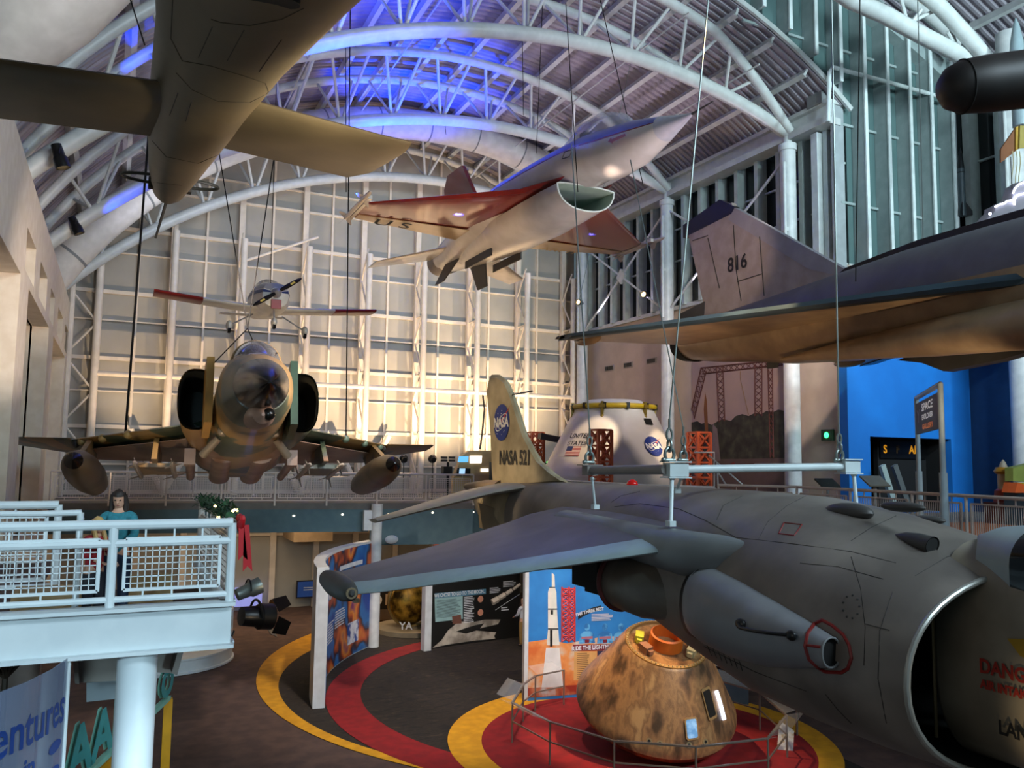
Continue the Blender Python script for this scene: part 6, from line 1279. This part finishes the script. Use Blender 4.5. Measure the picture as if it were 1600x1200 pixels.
def rocket(px0, px1, Yv, w, c1, c2, label, fins=True, Xv=None):
    A = onY(*px0, Yv) if Xv is None else onX(*px0, Xv); C = onY(*px1, Yv) if Xv is None else onX(*px1, Xv); C = V((A.x, A.y, C.z)); h = A.z-C.z; t = thing('model_rocket', label, 'model rocket', (A.x, A.y, C.z))
    b = B(); b.lathe([(w, 0), (w, h*.62), (w*1.02, h*.64), (w*.8, h*.78), (w*.4, h*.93), (.004, h)], C, (0, 0, 1), 18); b.o('body', c1, t)
    b = B(); b.lathe([(w*1.03, h*.62), (w*.83, h*.78), (w*.43, h*.93), (.006, h*1.002)], C, (0, 0, 1), 18); b.o('nose_cone', c2, t)
    if fins:
        for k in range(4): a = k*pi/2+.6; d = V((cos(a), sin(a), 0)); b = B(); b.prism([C+d*w*.9+V((0, 0, h*.2)), C+d*w*2.6+V((0, 0, h*.06)), C+d*w*2.6, C+d*w*.9], V((-d.y, d.x, 0))*.02); b.o('fin', c2, t)
    return t, A, C
rocket((1500, 230), (1505, 338), 20.2, .13, M('rocket_slate', '4a565c', .4), M('rocket_black_tip', '14181c', .4), 'slim dark model rocket standing high in front of the right window wall')
t, A, C = rocket((1587, 28), (1590, 196), 15.5, .22, M('rocket_pale_steel', '93a5ac', .35), M('rocket_pale_steel', '93a5ac', .35), 'tall pale needle-nosed rocket at the upper right edge', False)
t, A, C = rocket((1567, 718), (1568, 785), 16.0, .17, M('rocket_cream', 'b3a184', .5), M('rocket_grey_tip', 'a39684', .5), 'cream model rocket with red base behind the right railing', False)
b = B(); b.lathe([(.3, -.0), (.26, .35), (.18, .4)], V((C.x, C.y, C.z)), (0, 0, 1), 16); b.o('red_base', M('rocket_red_base', '8a2412', .5), t); b = B(); h = A.z-C.z; b.lathe([(.2, h*.66), (.27, h*.72), (.2, h*.82)], C, (0, 0, 1), 16); b.o('gold_collar', M('rocket_gold', 'c08a2a', .35, .4), t)
b = B(); b.mm((C.x-.4, C.y-.4, 5.3), (C.x+.4, C.y+.4, C.z)); b.o('plinth', M('plinth_dark_red', '4a1a16', .6), t)
b = B(); q = onY(1590, 741, 15.5); b.prism([onY(x, y, 15.5) for x, y in ((1583, 731), (1640, 718), (1640, 755), (1583, 752))], (0, .25, 0)); tag(b.o('green_wing', M('olive_green_panel', '8d9a4c', .5)), 'yellow-green winged panel at the right edge above the railing', 'model')
b = B(); b.mm((q.x-.3, 15.0, 5.3), (q.x+2, 15.75, 6.25)); tag(b.o('display_case', M('case_blue_grey', '2c4454', .5)), 'dark blue display case holding orange and yellow blocks', 'case')
for i, (x, y, c) in enumerate(((1583, 764, 'e0642a'), (1597, 764, 'd8c03a'))): q2 = onY(x, y, 15.4); b = B(); b.prism([V((q2.x-.22, 15.2, 6.26)), V((q2.x+.25, 15.2, 6.26)), V((q2.x+.2, 15.2, 6.5)), V((q2.x-.1, 15.2, 6.55))], (0, .4, 0)); tag(b.o('toy_block', M('block_'+c, c, .5)), ('orange', 'yellow')[i]+' wedge-shaped block on the dark blue case', 'block')
# light-edged cloud
cl = thing('cloud_prop', 'grey cloud cut-out edged with white-violet lights at right', 'cloud', tuple(onY(1575, 330, 13.0)))
cp = [(1534, 362), (1541, 345), (1548, 337), (1555, 330), (1556, 323), (1565, 319), (1571, 315), (1580, 313), (1583, 306), (1588, 290), (1600, 282), (1650, 276), (1650, 362)]
b = B(); b.prism([onY(x, y, 13.0) for x, y in cp], (0, .3, 0)); b.o('cloud_board', M('cloud_grey', '7d7a80', .7), cl)
mNe = M('cloud_neon', 'e8e8ff', .4, emit='dfe2ff', es=9)
for pts in ([(1555, 323), (1563, 319), (1569, 318), (1574, 314), (1582, 313)], [(1583, 302), (1586, 294), (1592, 288), (1602, 284), (1640, 280)], [(1585, 320), (1585, 312), (1590, 305), (1602, 302), (1640, 300)], [(1590, 349), (1598, 346), (1640, 340)]): b = B(); b.path([onY(x, y, 12.96) for x, y in pts], .022, 8); b.o('light_strip', mNe, cl)
for x, y in ((1535, 365), (1535, 358), (1538, 352), (1541, 347), (1547, 334)): b = B(); b.ball(onY(x, y, 12.95), .035, n=8, m=6); b.o('bulb', mNe, cl)
b = B(); b.tube(onY(1582, 312, 13.1), onY(1579, 245, 13.1), .01, n=5); b.o('hanger', mCable, cl)
ki = thing('box_kite', 'brown and yellow cloth kite hanging at the right edge', 'kite', tuple(onY(1580, 225, 13.5)))
b = B(); b.prism([onY(x, y, 13.5) for x, y in ((1564, 233), (1588, 198), (1588, 235), (1564, 254))], (0, .04, 0)); b.o('brown_panel', M('kite_brown', '6e3f1c', .7), ki)
b = B(); b.prism([onY(x, y, 13.45) for x, y in ((1588, 198), (1594, 196), (1592, 232), (1588, 235))], (0, .04, 0)); b.o('yellow_panel', M('kite_yellow', 'b08a30', .7), ki); b = B(); b.prism([onY(x, y, 13.4) for x, y in ((1594, 196), (1640, 198), (1640, 225), (1593, 232))], (0, .04, 0)); b.o('olive_panel', M('kite_olive', '8a7a38', .7), ki)
for i, x in enumerate((1582, 1588, 1593)): b = B(); b.path([onY(x+1.5*sin(k), 236+k*10, 13.45) for k in range(7)], .012, 5); b.o('streamer', M('kite_streamer', 'a3966a', .7), ki)
# control desk with screens
q = onY(735, 722, 34.5); cd_ = thing('control_booth', 'lit tan booth wall with blue and white screens on the walkway', 'booth', (q.x, 34.5, 5.3))
cpx = [(708, 748), (722, 712), (735, 704), (772, 704), (772, 748)]; cw = [onY(x, y, 34.5) for x, y in cpx]; cw = [V((cw[0].x, 34.5, 5.3))]+cw+[V((cw[-1].x, 34.5, 5.3))]; b = B(); b.prism(cw, (0, .3, 0)); b.o('booth_wall', M('booth_tan', 'cdb07c', .6), cd_)
fb = Fr((q.x, 34.47, q.z), (1, 0, 0), (0, 0, 1))
for px4, c, nm, es in (([(717, 713), (732, 713), (731, 722), (715, 722)], '5aa4dc', 'blue_screen', 1.2), ([(734, 712), (753, 712), (752, 724), (734, 724)], 'f4f4f4', 'white_screen', 1.5), ([(718, 732), (727, 732), (726, 741), (717, 741)], '9cc4e0', 'lower_screen', 1.0), ([(751, 732), (763, 732), (763, 737), (751, 737)], 'f4f4f4', 'lower_white_screen', 1.5)): pflat(fb, px4, nm, M('scr_'+nm, c, .4, emit=c, es=es), cd_, off=.01)
pflat(fb, [(715, 731), (735, 732), (735, 744), (713, 744)], 'dark_slot', mDk, cd_, off=.004)
t = thing('sensor_rack', 'dark rack of small panels left of the tan booth', 'rack', tuple(onY(700, 738, 33.5)))
for x, y in ((694, 715), (706, 715), (694, 719.5), (706, 719.5)): b = B(); b.box(onY(x, y, 33.5), (.28, .1, .1)); b.o('panel', mBlack, t)
b = B(); b.tube(onY(700, 722, 33.5), V((onY(700, 740, 33.5).x, 33.5, 5.3)), .06, n=8); b.box(onY(698, 735, 33.5), (.4, .3, .35)); b.o('stand', mBlack, t)
for i, (x, y) in enumerate(((631, 718), (676, 718))): q = onY(x, y, 33.2); spot(q, (0, 1, .2), .16, .3, mBlack, ('left', 'right')[i]+' black floodlight on a thin stand on the walkway'); b = B(); b.tube((q.x, 33.2, 5.3), q-V((0, 0, .15)), .02, n=6); tag(b.o('light_stand', mBlack), 'thin stand under the %s walkway floodlight' % ('left', 'right')[i], 'stand')
for i, (x, y, Y) in enumerate(((1008, 461, 34), (906, 473, 36.5))):
    q = onX(x, y, 21.7); spot(q, (-.6, -.4, .0), .14, .5, mBlack, ('black spotlight clamped to the middle round column', 'black spotlight clamped to the farthest round column')[i])
t = thing('reader_lectern', 'small dark slanted reading panel above the right railing', 'panel', tuple(onY(1293, 755, 17.6))); q = onY(1293, 755, 17.6); b = B(); b.box(q, (.7, .4, .04), (V((1, 0, 0)), V((0, .8, .6)), V((0, -.6, .8)))); b.o('panel', M('lectern_dark_glass', '3a3a36', .2), t); b = B(); b.tube((q.x, q.y, 5.3), q, .04, n=8); b.o('post', mGrey, t)
t = thing('reader_lectern', 'pale slanted reading panel in front of the dark doorway', 'panel', tuple(onY(1367, 755, 18.5))); q = onY(1367, 752, 18.5); b = B(); b.box(q, (.9, .5, .05), (V((1, 0, 0)), V((0, .8, .6)), V((0, -.6, .8)))); b.o('panel', M('lectern_pale', '7f7a6c', .4), t); b = B(); b.tube((q.x, q.y, 5.3), q, .05, n=8); b.o('post', mGrey, t)
b = B(); q = onY(745, 630, 39); b.path([onY(754, 614, 39), onY(757, 640, 39), onY(753, 680, 39), onY(750, 702, 39)], .05, 8); tag(b.o('hanging_hose', mBlack), 'thick black hose hanging down the back wall left of the tail fin', 'hose')
# ================================================================ PEOPLE
def skin(name, verts, edges, rad, mat, parent, sub=2):
    o3 = ORG[parent.name]; me = bpy.data.meshes.new(name); me.from_pydata([tuple(V(v)) for v in verts], edges, []); ob = bpy.data.objects.new(name, me); COL.objects.link(ob); ob.parent = parent
    m = ob.modifiers.new('skin', 'SKIN'); sv = me.skin_vertices[0].data
    for i, r in enumerate(rad): sv[i].radius = (r, r) if not isinstance(r, tuple) else r
    sv[0].use_root = True; m.use_smooth_shade = True; s = ob.modifiers.new('sub', 'SUBSURF'); s.levels = s.render_levels = sub
    me.materials.append(mat); return ob
mSkin = M('skin_light', 'c99a80', .5, col2='bd8c72', scale=8)
def person(label, loc, rz, k, top, topmat, botmat, hairmat, hair, arms, head_tilt=0, shoe='1c1814'):
    t = thing('person', label, 'person', loc); t.rotation_euler = (0, 0, rz); t.scale = (k, k, k); ORG[t.name] = V((0, 0, 0))
    # faces -Y locally, about 1.72 tall
    v = [(0, 0, .95), (0, 0, 1.12), (0, 0, 1.3), (0, .01, 1.44), (0, 0, 1.52), (0, -.02, 1.6)]; e = [(i, i+1) for i in range(5)]; r = [(.14, .1), (.125, .095), (.145, .1), (.09, .07), .05, .06]
    for s in (-1, 1):
        n = len(v); v += [(s*.09, 0, .88), (s*.1, -.01, .5), (s*.1, .02, .1), (s*.1, -.1, .04)]; e += [(0, n), (n, n+1), (n+1, n+2), (n+2, n+3)]; r += [.085, .06, .04, .035]
        n = len(v); a = arms[0 if s < 0 else 1]; v += [(s*.17, .01, 1.42)]+[(s*p[0], p[1], p[2]) for p in a]; e += [(3, n), (n, n+1), (n+1, n+2)]; r += [.055, .042, .03]
    skin('body', v, e, r, mSkin, t)
    for s in (-1, 1):   # hands: palm, four fingers, thumb
        a = arms[0 if s < 0 else 1]; w = V((s*a[1][0], a[1][1], a[1][2])); el_ = V((s*a[0][0], a[0][1], a[0][2])); d = (w-el_).normalized(); x, y, d = basis(d, (0, 0, 1) if abs(d.z) < .8 else (0, -1, 0))
        hv = [w, w+d*.05, w+d*.09]; he = [(0, 1), (1, 2)]; hr = [.022, (.034, .018), (.034, .016)]
        for f, L in zip((-.026, -.009, .009, .026), (.06, .072, .068, .052)): n = len(hv); hv += [w+d*.1+x*f, w+d*(.1+L*.5)+x*f*1.1-y*.006, w+d*(.1+L)+x*f*1.1-y*.02]; he += [(2, n), (n, n+1), (n+1, n+2)]; hr += [.009, .0085, .007]
        n = len(hv); hv += [w+d*.05-x*.035, w+d*.085-x*.055-y*.01]; he += [(1, n), (n, n+1)]; hr += [.011, .009]
        skin('hand', hv, he, hr, mSkin, t, 1)
    hc = V((0, -.03, 1.63)); b = B(); ct, st2 = cos(head_tilt), sin(head_tilt)
    T = lambda x, y, z: hc+V((x, y*ct+z*st2, -y*st2+z*ct))
    prof = [(-.115, .03, .03), (-.1, .05, .052), (-.06, .063, .074), (0, .072, .09), (.05, .074, .094), (.09, .06, .078), (.115, .03, .04), (.122, .005, .006)]
    b.loft([[T(w*cos(2*pi*i/20), .01+dd*sin(2*pi*i/20)-(.012 if z < -.05 else 0), z) for i in range(20)] for z, w, dd in prof])
    b.loft([[T(w*cos(2*pi*i/8), -.08-dpt, z+w*sin(2*pi*i/8)) for i in range(8)] for dpt, w, z in ((-.01, .018, -.01), (.012, .014, -.018), (.024, .006, -.022))])
    for s in (-1, 1): b.ball(T(s*.075, .01, -.005), .028, (.35, .7, 1.1), 8, 6)
    b.o('head', mSkin, t); b = B()
    for s in (-1, 1): b.ball(T(s*.03, -.076, .012), .011, (1.3, .6, .8), 8, 6)
    b.o('eyes', mDk, t); b = B(); b.ball(T(0, -.078, -.058), .02, (1.2, .5, .35), 10, 6); b.o('mouth', M('lip_tone', 'a05a50', .5), t)
    # hair
    b = B(); b.loft([[T(w*cos(pi*i/14), .015+dd*sin(pi*i/14)+sh, z) for i in range(15)]+[T(w*.8*cos(pi*(14-i)/14), .02+sh, z) for i in range(1, 14)] for z, w, dd, sh in ((-hair, .07, .06, .02), (-.06, .082, .09, .0), (.0, .086, .1, -.0), (.05, .087, .1, -.02), (.09, .08, .09, -.02))])
    b.loft([[T(w*cos(2*pi*i/20), .014+dd*sin(2*pi*i/20), z-(.0 if sin(2*pi*i/20) < 0 else .03)) for i in range(20)] for z, w, dd in ((.052, .083, .1), (.08, .078, .096), (.105, .062, .08), (.126, .036, .048), (.136, .006, .008))]); b.o('hair', hairmat, t)
    if hair > .15:
        for s in ((-1, 1)): b = B(); b.path([T(s*.07, -.01, .06), T(s*.085, -.0, -.05), T(s*.085, -.04, -hair*.7), T(s*.075, -.075, -hair)], [.03, .035, .035, .012], 8); b.o('hair_strand', hairmat, t)
    # clothes
    v = [(0, 0, .9), (0, 0, 1.12), (0, 0, 1.3), (0, .01, 1.425)]; e = [(0, 1), (1, 2), (2, 3)]; r = [(.165, .125), (.145, .112), (.165, .12), (.115, .085)]
    for s in (-1, 1): n = len(v); a = arms[0 if s < 0 else 1]; q = [s*a[0][0]+(s*a[1][0]-s*a[0][0])*top, a[0][1]+(a[1][1]-a[0][1])*top, a[0][2]+(a[1][2]-a[0][2])*top]; v += [(s*.17, .01, 1.415), (s*a[0][0], a[0][1], a[0][2]), tuple(q)]; e += [(3, n), (n, n+1), (n+1, n+2)]; r += [.07, .058, .046]
    skin('shirt', v, e, r, topmat, t)
    v = [(0, 0, .98), (0, 0, .9)]; e = [(0, 1)]; r = [(.15, .118), (.16, .125)]
    for s in (-1, 1): n = len(v); v += [(s*.095, 0, .82), (s*.1, -.01, .5), (s*.1, .02, .08)]; e += [(1, n), (n, n+1), (n+1, n+2)]; r += [.1, .075, .062]
    skin('trousers', v, e, r, botmat, t)
    for s in (-1, 1): b = B(); b.ball((s*.1, -.05, .045), .1, (.5, 1.35, .45), 12, 8); b.o('shoe', M('shoe_'+shoe, shoe, .5), t)
    return t
down = ((.22, .02, 1.15), (.23, -.04, .92)); fwd = ((.22, -.08, 1.18), (.12, -.26, 1.1))
q = onY(187, 780, 11.3); person('woman with long dark hair in teal top leaning on the balcony rail, looking up', (q.x, 11.3, 4.9), radians(-12), .955, .7, M('teal_knit', '2f7f8c', .85, col2='286f7c', scale=30), M('dark_jeans', '1d2c44', .8), M('hair_dark_brown', '24160f', .6), .33, (fwd, fwd), -.25)
q = onY(152, 800, 11.0); person('blonde child in red top standing left of the woman at the balcony rail', (q.x, 11.0, 4.9), radians(45), .78, .6, M('red_top', '9c1c24', .85), M('child_dark_trousers', '22242c', .8), M('hair_blonde', 'c09a5e', .6), .26, (fwd, fwd), .1)
q = onZ(817, 1010, 0); person('man in white shirt and khaki trousers reading the black moon panel', (q.x, q.y, .0), radians(180+12), 1.01, .98, M('white_shirt', 'c3c4cc', .8), M('khaki_trousers', '8a6a38', .8), M('hair_thin_grey', '8f6f5c', .6), .04, (down, ((.22, -.06, 1.16), (.2, -.25, 1.08))), .0)
# loose black cables on the stage edge etc.
b = B(); b.path([onY(x, y, 12) for x, y in ((335, 990), (337, 1002), (345, 1006), (355, 1004), (362, 995), (366, 985))], .012, 6); tag(b.o('loose_cable', mBlack), 'looped black cable hanging below the balcony corner', 'cable')
cable(onY(1000, 30, 25), onY(905, 470, 25), 'pale thin cable between vault and the farthest round column', .012, mSteel)
for i, (a, c, Y) in enumerate((((540, 65), (541, 300), 24), ((816, 55), (818, 180), 24), ((695, 190), (697, 210), 31), ((884, 5), (903, 300), 17), ((938, 0), (1005, 290), 17), ((848, 0), (838, 240), 24))):
    cable(onY(*a, Y), onY(*c, Y), ('thin dark cable above the olive stub wing', 'short thin cable hanging from the nearest arch', 'stubby cable under the middle arch', 'thin cable passing in front of the white jet intake', 'thin cable crossing the white jet nose', 'thin cable left of the white jet cockpit')[i], .012)
# ================================================================ LIGHT
W = bpy.data.worlds.new('world'); SC.world = W; W.use_nodes = True; nt = W.node_tree; bg = nt.nodes['Background']
sk = nt.nodes.new('ShaderNodeRGB'); sk.outputs[0].default_value = (.30, .44, .52, 1); nt.links.new(sk.outputs[0], bg.inputs['Color']); bg.inputs['Strength'].default_value = .21
def look(o, d): o.rotation_euler = V(d).to_track_quat('-Z', 'Y').to_euler()
def spotl(loc, tgt, col, P, ang=60, blend=.6, size=.15):
    l = bpy.data.lights.new('lamp', 'SPOT'); l.energy = P; l.color = col; l.spot_size = radians(ang); l.spot_blend = blend; l.shadow_soft_size = size
    o = bpy.data.objects.new('spot_lamp', l); COL.objects.link(o); o.location = loc; look(o, V(tgt)-V(loc)); return o
def areal(loc, tgt, col, P, sx, sy=None):
    l = bpy.data.lights.new('lamp', 'AREA'); l.energy = P; l.color = col; l.shape = 'RECTANGLE'; l.size = sx; l.size_y = sy or sx
    o = bpy.data.objects.new('area_fill', l); COL.objects.link(o); o.location = loc; look(o, V(tgt)-V(loc)); return o
WARM = (1, .66, .34); WARM2 = (1, .74, .46); COOL = (.58, .86, 1); BLUE = (.004, .055, 1); LIL = (.86, .74, .92)
# warm uplights washing the back wall
for x, z, P, a in ((.6, 11.3, 1300, 56), (3.4, 11.8, 1200, 54), (6.3, 11.2, 2100, 64), (9.1, 10.4, 2300, 66), (12, 11.2, 3000, 70), (14.8, 10.4, 3000, 70), (17.6, 10.3, 4200, 70), (20.3, 10.6, 1500, 52)):
    spotl((x, 35.6, 5.6), (x+.1, 40, z), (1, .70, .41), P*1.25, a, 1, .06)
areal((8, 33, 16.5), (8, 40, 15), (.8, .88, 1), 300, 14, 1.5)  # added cool fill for the upper back wall
for x in (7, 12, 17): spotl((x, 36.6, 9.0), (x+.3, 37.9, 20.5), WARM, 900, 46, .8, .1)
# blue wash on arches
def bz(x): return BC[1]+sqrt(BR*BR-(x-BC[0])**2)
for Y, x, P in ((22.8, -1.0, 900), (30.4, -1.2, 900)):
    spotl((x, Y-.55, bz(x)-.75), (x+2.6, Y, bz(x+2.6)-.1), BLUE, P, 50, .7, .05)
spotl((-.6, 22.9, 16.2), (.6, 24.1, 18.6), BLUE, 700, 50, .7, .05)
spotl((8.5, 21.6, 14), (11.5, 25, 23), BLUE, 26000, 56, .8, .2); spotl((13, 21.6, 14), (15, 25, 23), BLUE, 11000, 44, .8, .2); spotl((8.5, 28.8, 14), (10.5, 31.5, 23), BLUE, 22000, 52, .8, .2); spotl((5, 21.6, 13.5), (6.5, 24, 21.5), BLUE, 13000, 50, .8, .2)
# added cool spots and fills behind the viewer, standing in for unseen windows
spotl((-4.5, -4, 9.5), (-2.0, 10.5, 4.9), COOL, 4000, 36, .5, .8)
areal((10, -6, 17), (8, 8, 6), (.7, .88, 1), 1500, 6, 4); spotl((1.2, -2, 10.5), (3.4, 7.4, 6), COOL, 700, 20, .7, .4)
areal((-4, 1, 7.5), (6, 6, 6), (1, .82, .7), 45, 4, 3)  # added warm fill for the dark near flank of the grey jet
areal((18, -5, 17), (24, 20, 13), (.7, .9, 1), 2600, 6, 4)
spotl((24, 3, 19), (26, 20.5, 17), (.7, .94, .98), 6000, 70, .8, .5); spotl((15, 4, 20.5), (20, 20.5, 21.5), (.7, .94, .98), 3500, 60, .8, .5)  # added fill spots to brighten the gable fins
# added lilac fill spots, most along the side walls, washing the vault
for y in (24.5, 28, 32, 36): spotl((22.5, y, 14.4), (14, y, 22.5), LIL, 1000, 90, .8, .2)
for y in (18, 26, 33): spotl((-1.6, y, 13.5), (6, y, 21), LIL, 350, 90, .8, .2)
spotl((12, 9, 9), (10, 21.5, 20.5), LIL, 1500, 55, .8, .3)
# exhibit spots, with fill spots added for the jets, left wall and duct
spotl((14.0, 13.0, 15.5), (12.3, 17.0, 2.4), WARM, 9500, 20, .5, .1); spotl((9.0, 20.5, 12.5), (12.3, 17.4, 2.4), WARM, 4200, 22, .5, .1)
spotl((17.0, 11.0, 4.7), (13.5, 16.6, 1.0), WARM, 420, 26, .5, .1)
spotl((15.0, 22.5, 13), (16.6, 27.5, 7.6), WARM2, 2200, 17, .5, .1); spotl((20.0, 22.0, 13), (19.3, 26.5, 7.3), WARM2, 2200, 16, .5, .1)
spotl((9, 8, 5.6), (13.2, 16.5, 10.3), WARM, 2000, 40, .7, .15); spotl((14.5, 8, 5.6), (16.2, 12.5, 9.6), WARM2, 900, 40, .7, .15); spotl((9, 14, 6), (16.5, 20, 12.5), (1, .8, .66), 300, 22, .7, .15); spotl((9.0, 15.5, 13.6), (16.7, 19.6, 13.2), (1, .74, .58), 1000, 30, .7, .15)
spotl((4, 18, 5.6), (8, 23, 14), WARM, 1500, 50, .6, .15); spotl((11.5, 11.5, 6), (10.6, 17, 13.8), (1, .88, .76), 1300, 50, .6, .7); spotl((14.5, 14, 6), (12, 23, 13.6), WARM, 500, 50, .6, .15)
spotl((1, 14, 9.5), (5.6, 12.2, 7.3), WARM2, 420, 26, .5, .1); spotl((1.5, 14.0, 7.2), (5.5, 11.8, 6.3), WARM2, 220, 26, .6, .1)
spotl((.3, 17.2, 4.4), (1.3, 20.5, 7.9), WARM2, 260, 70, .6, .2); spotl((5, 9, 3.8), (3, 21, 7.0), WARM2, 700, 40, .7, .2); spotl((5, 8, 10.5), (3, 17, 8), (.85, .88, 1), 450, 50, .7, .3)
spotl((6.2, 6.2, 11.7), (1.0, 6.6, 10.3), (1, .66, .24), 1100, 46, .4, .05)
spotl((3.6, 6.4, 8.4), (1.3, 7.8, 10.1), (1, .66, .24), 110, 44, .7, .1)
spotl((.9, 3, 6), (1.0, 5.5, 10), (1, .85, .7), 40, 40, .7, .2)
spotl((4.3, 22.5, 9.0), (4.5, 27.6, 12.4), WARM2, 420, 40, .6, .15)
spotl((5, 12, 9), (-2.2, 25, 9.5), (1, .82, .7), 4200, 50, .8, .3); spotl((4, 6, 8.5), (-2.2, 16, 12.5), (.95, .84, .88), 1200, 55, .8, .3); spotl((3, 5, 9), (-3, 12, 15.5), (1, .93, .8), 1200, 50, .8, .3); spotl((2, 33, 5.8), (-3, 33, 9), WARM2, 300, 90, .8, .2)
# floor of the exhibit hall
spotl((6, 14, 16), (9, 25, 0), (1, .85, .7), 8000, 50, .8, .3); spotl((11, 12, 15), (14, 24, 1), (1, .86, .74), 3000, 40, .8, .3); spotl((2, 19, 13), (4, 24, 0), (1, .8, .66), 5000, 50, .8, .3)
areal((11, 33.5, 4.9), (11, 33, 0), WARM2, 160, 6, 1.5); areal((5, 36, 4.9), (5, 36, 0), WARM2, 160, 6, 2)
spotl((10.0, 20, 6.5), (12.6, 30, 1.6), (1, .85, .7), 420, 45, .7, .2); spotl((9.5, 14, 8), (13, 22, 1.8), (1, .95, .9), 1100, 30, .7, .2); spotl((10.5, 24, 7), (7, 28.5, 2), (1, .9, .85), 420, 55, .7, .2)
spotl((1.0, 8, 4.4), (1.0, 12, 1.2), (.85, .95, 1), 160, 80, .8, .3); spotl((3.0, 4, 4.2), (.4, 11, 2.2), COOL, 900, 45, .8, .3)  # added fill spots for the letters and glass sign under the balcony
# mural and blue wall
spotl((17, 16, 15), (23, 28.5, 9), (1, .80, .68), 3200, 60, .8, .3); spotl((22, 11, 14), (25.5, 20.8, 8.3), (.75, .9, 1), 1900, 50, .9, .3)
# nose of the grey jet lit warm from the front
spotl((3.6, 2.0, 4.7), (5.15, 2.8, 5.3), (1, .74, .42), 120, 34, .6, .05)
# blue glint on the dark pod
spotl((8.5, 6.5, 15), (9.8, 4.6, 12.6), BLUE, 160, 30, .7, .1)
SC.view_settings.view_transform = 'Standard'
SC.view_settings.look = 'None'; SC.view_settings.gamma = 1; SC.view_settings.exposure = .25; SC.view_settings.use_curve_mapping = False
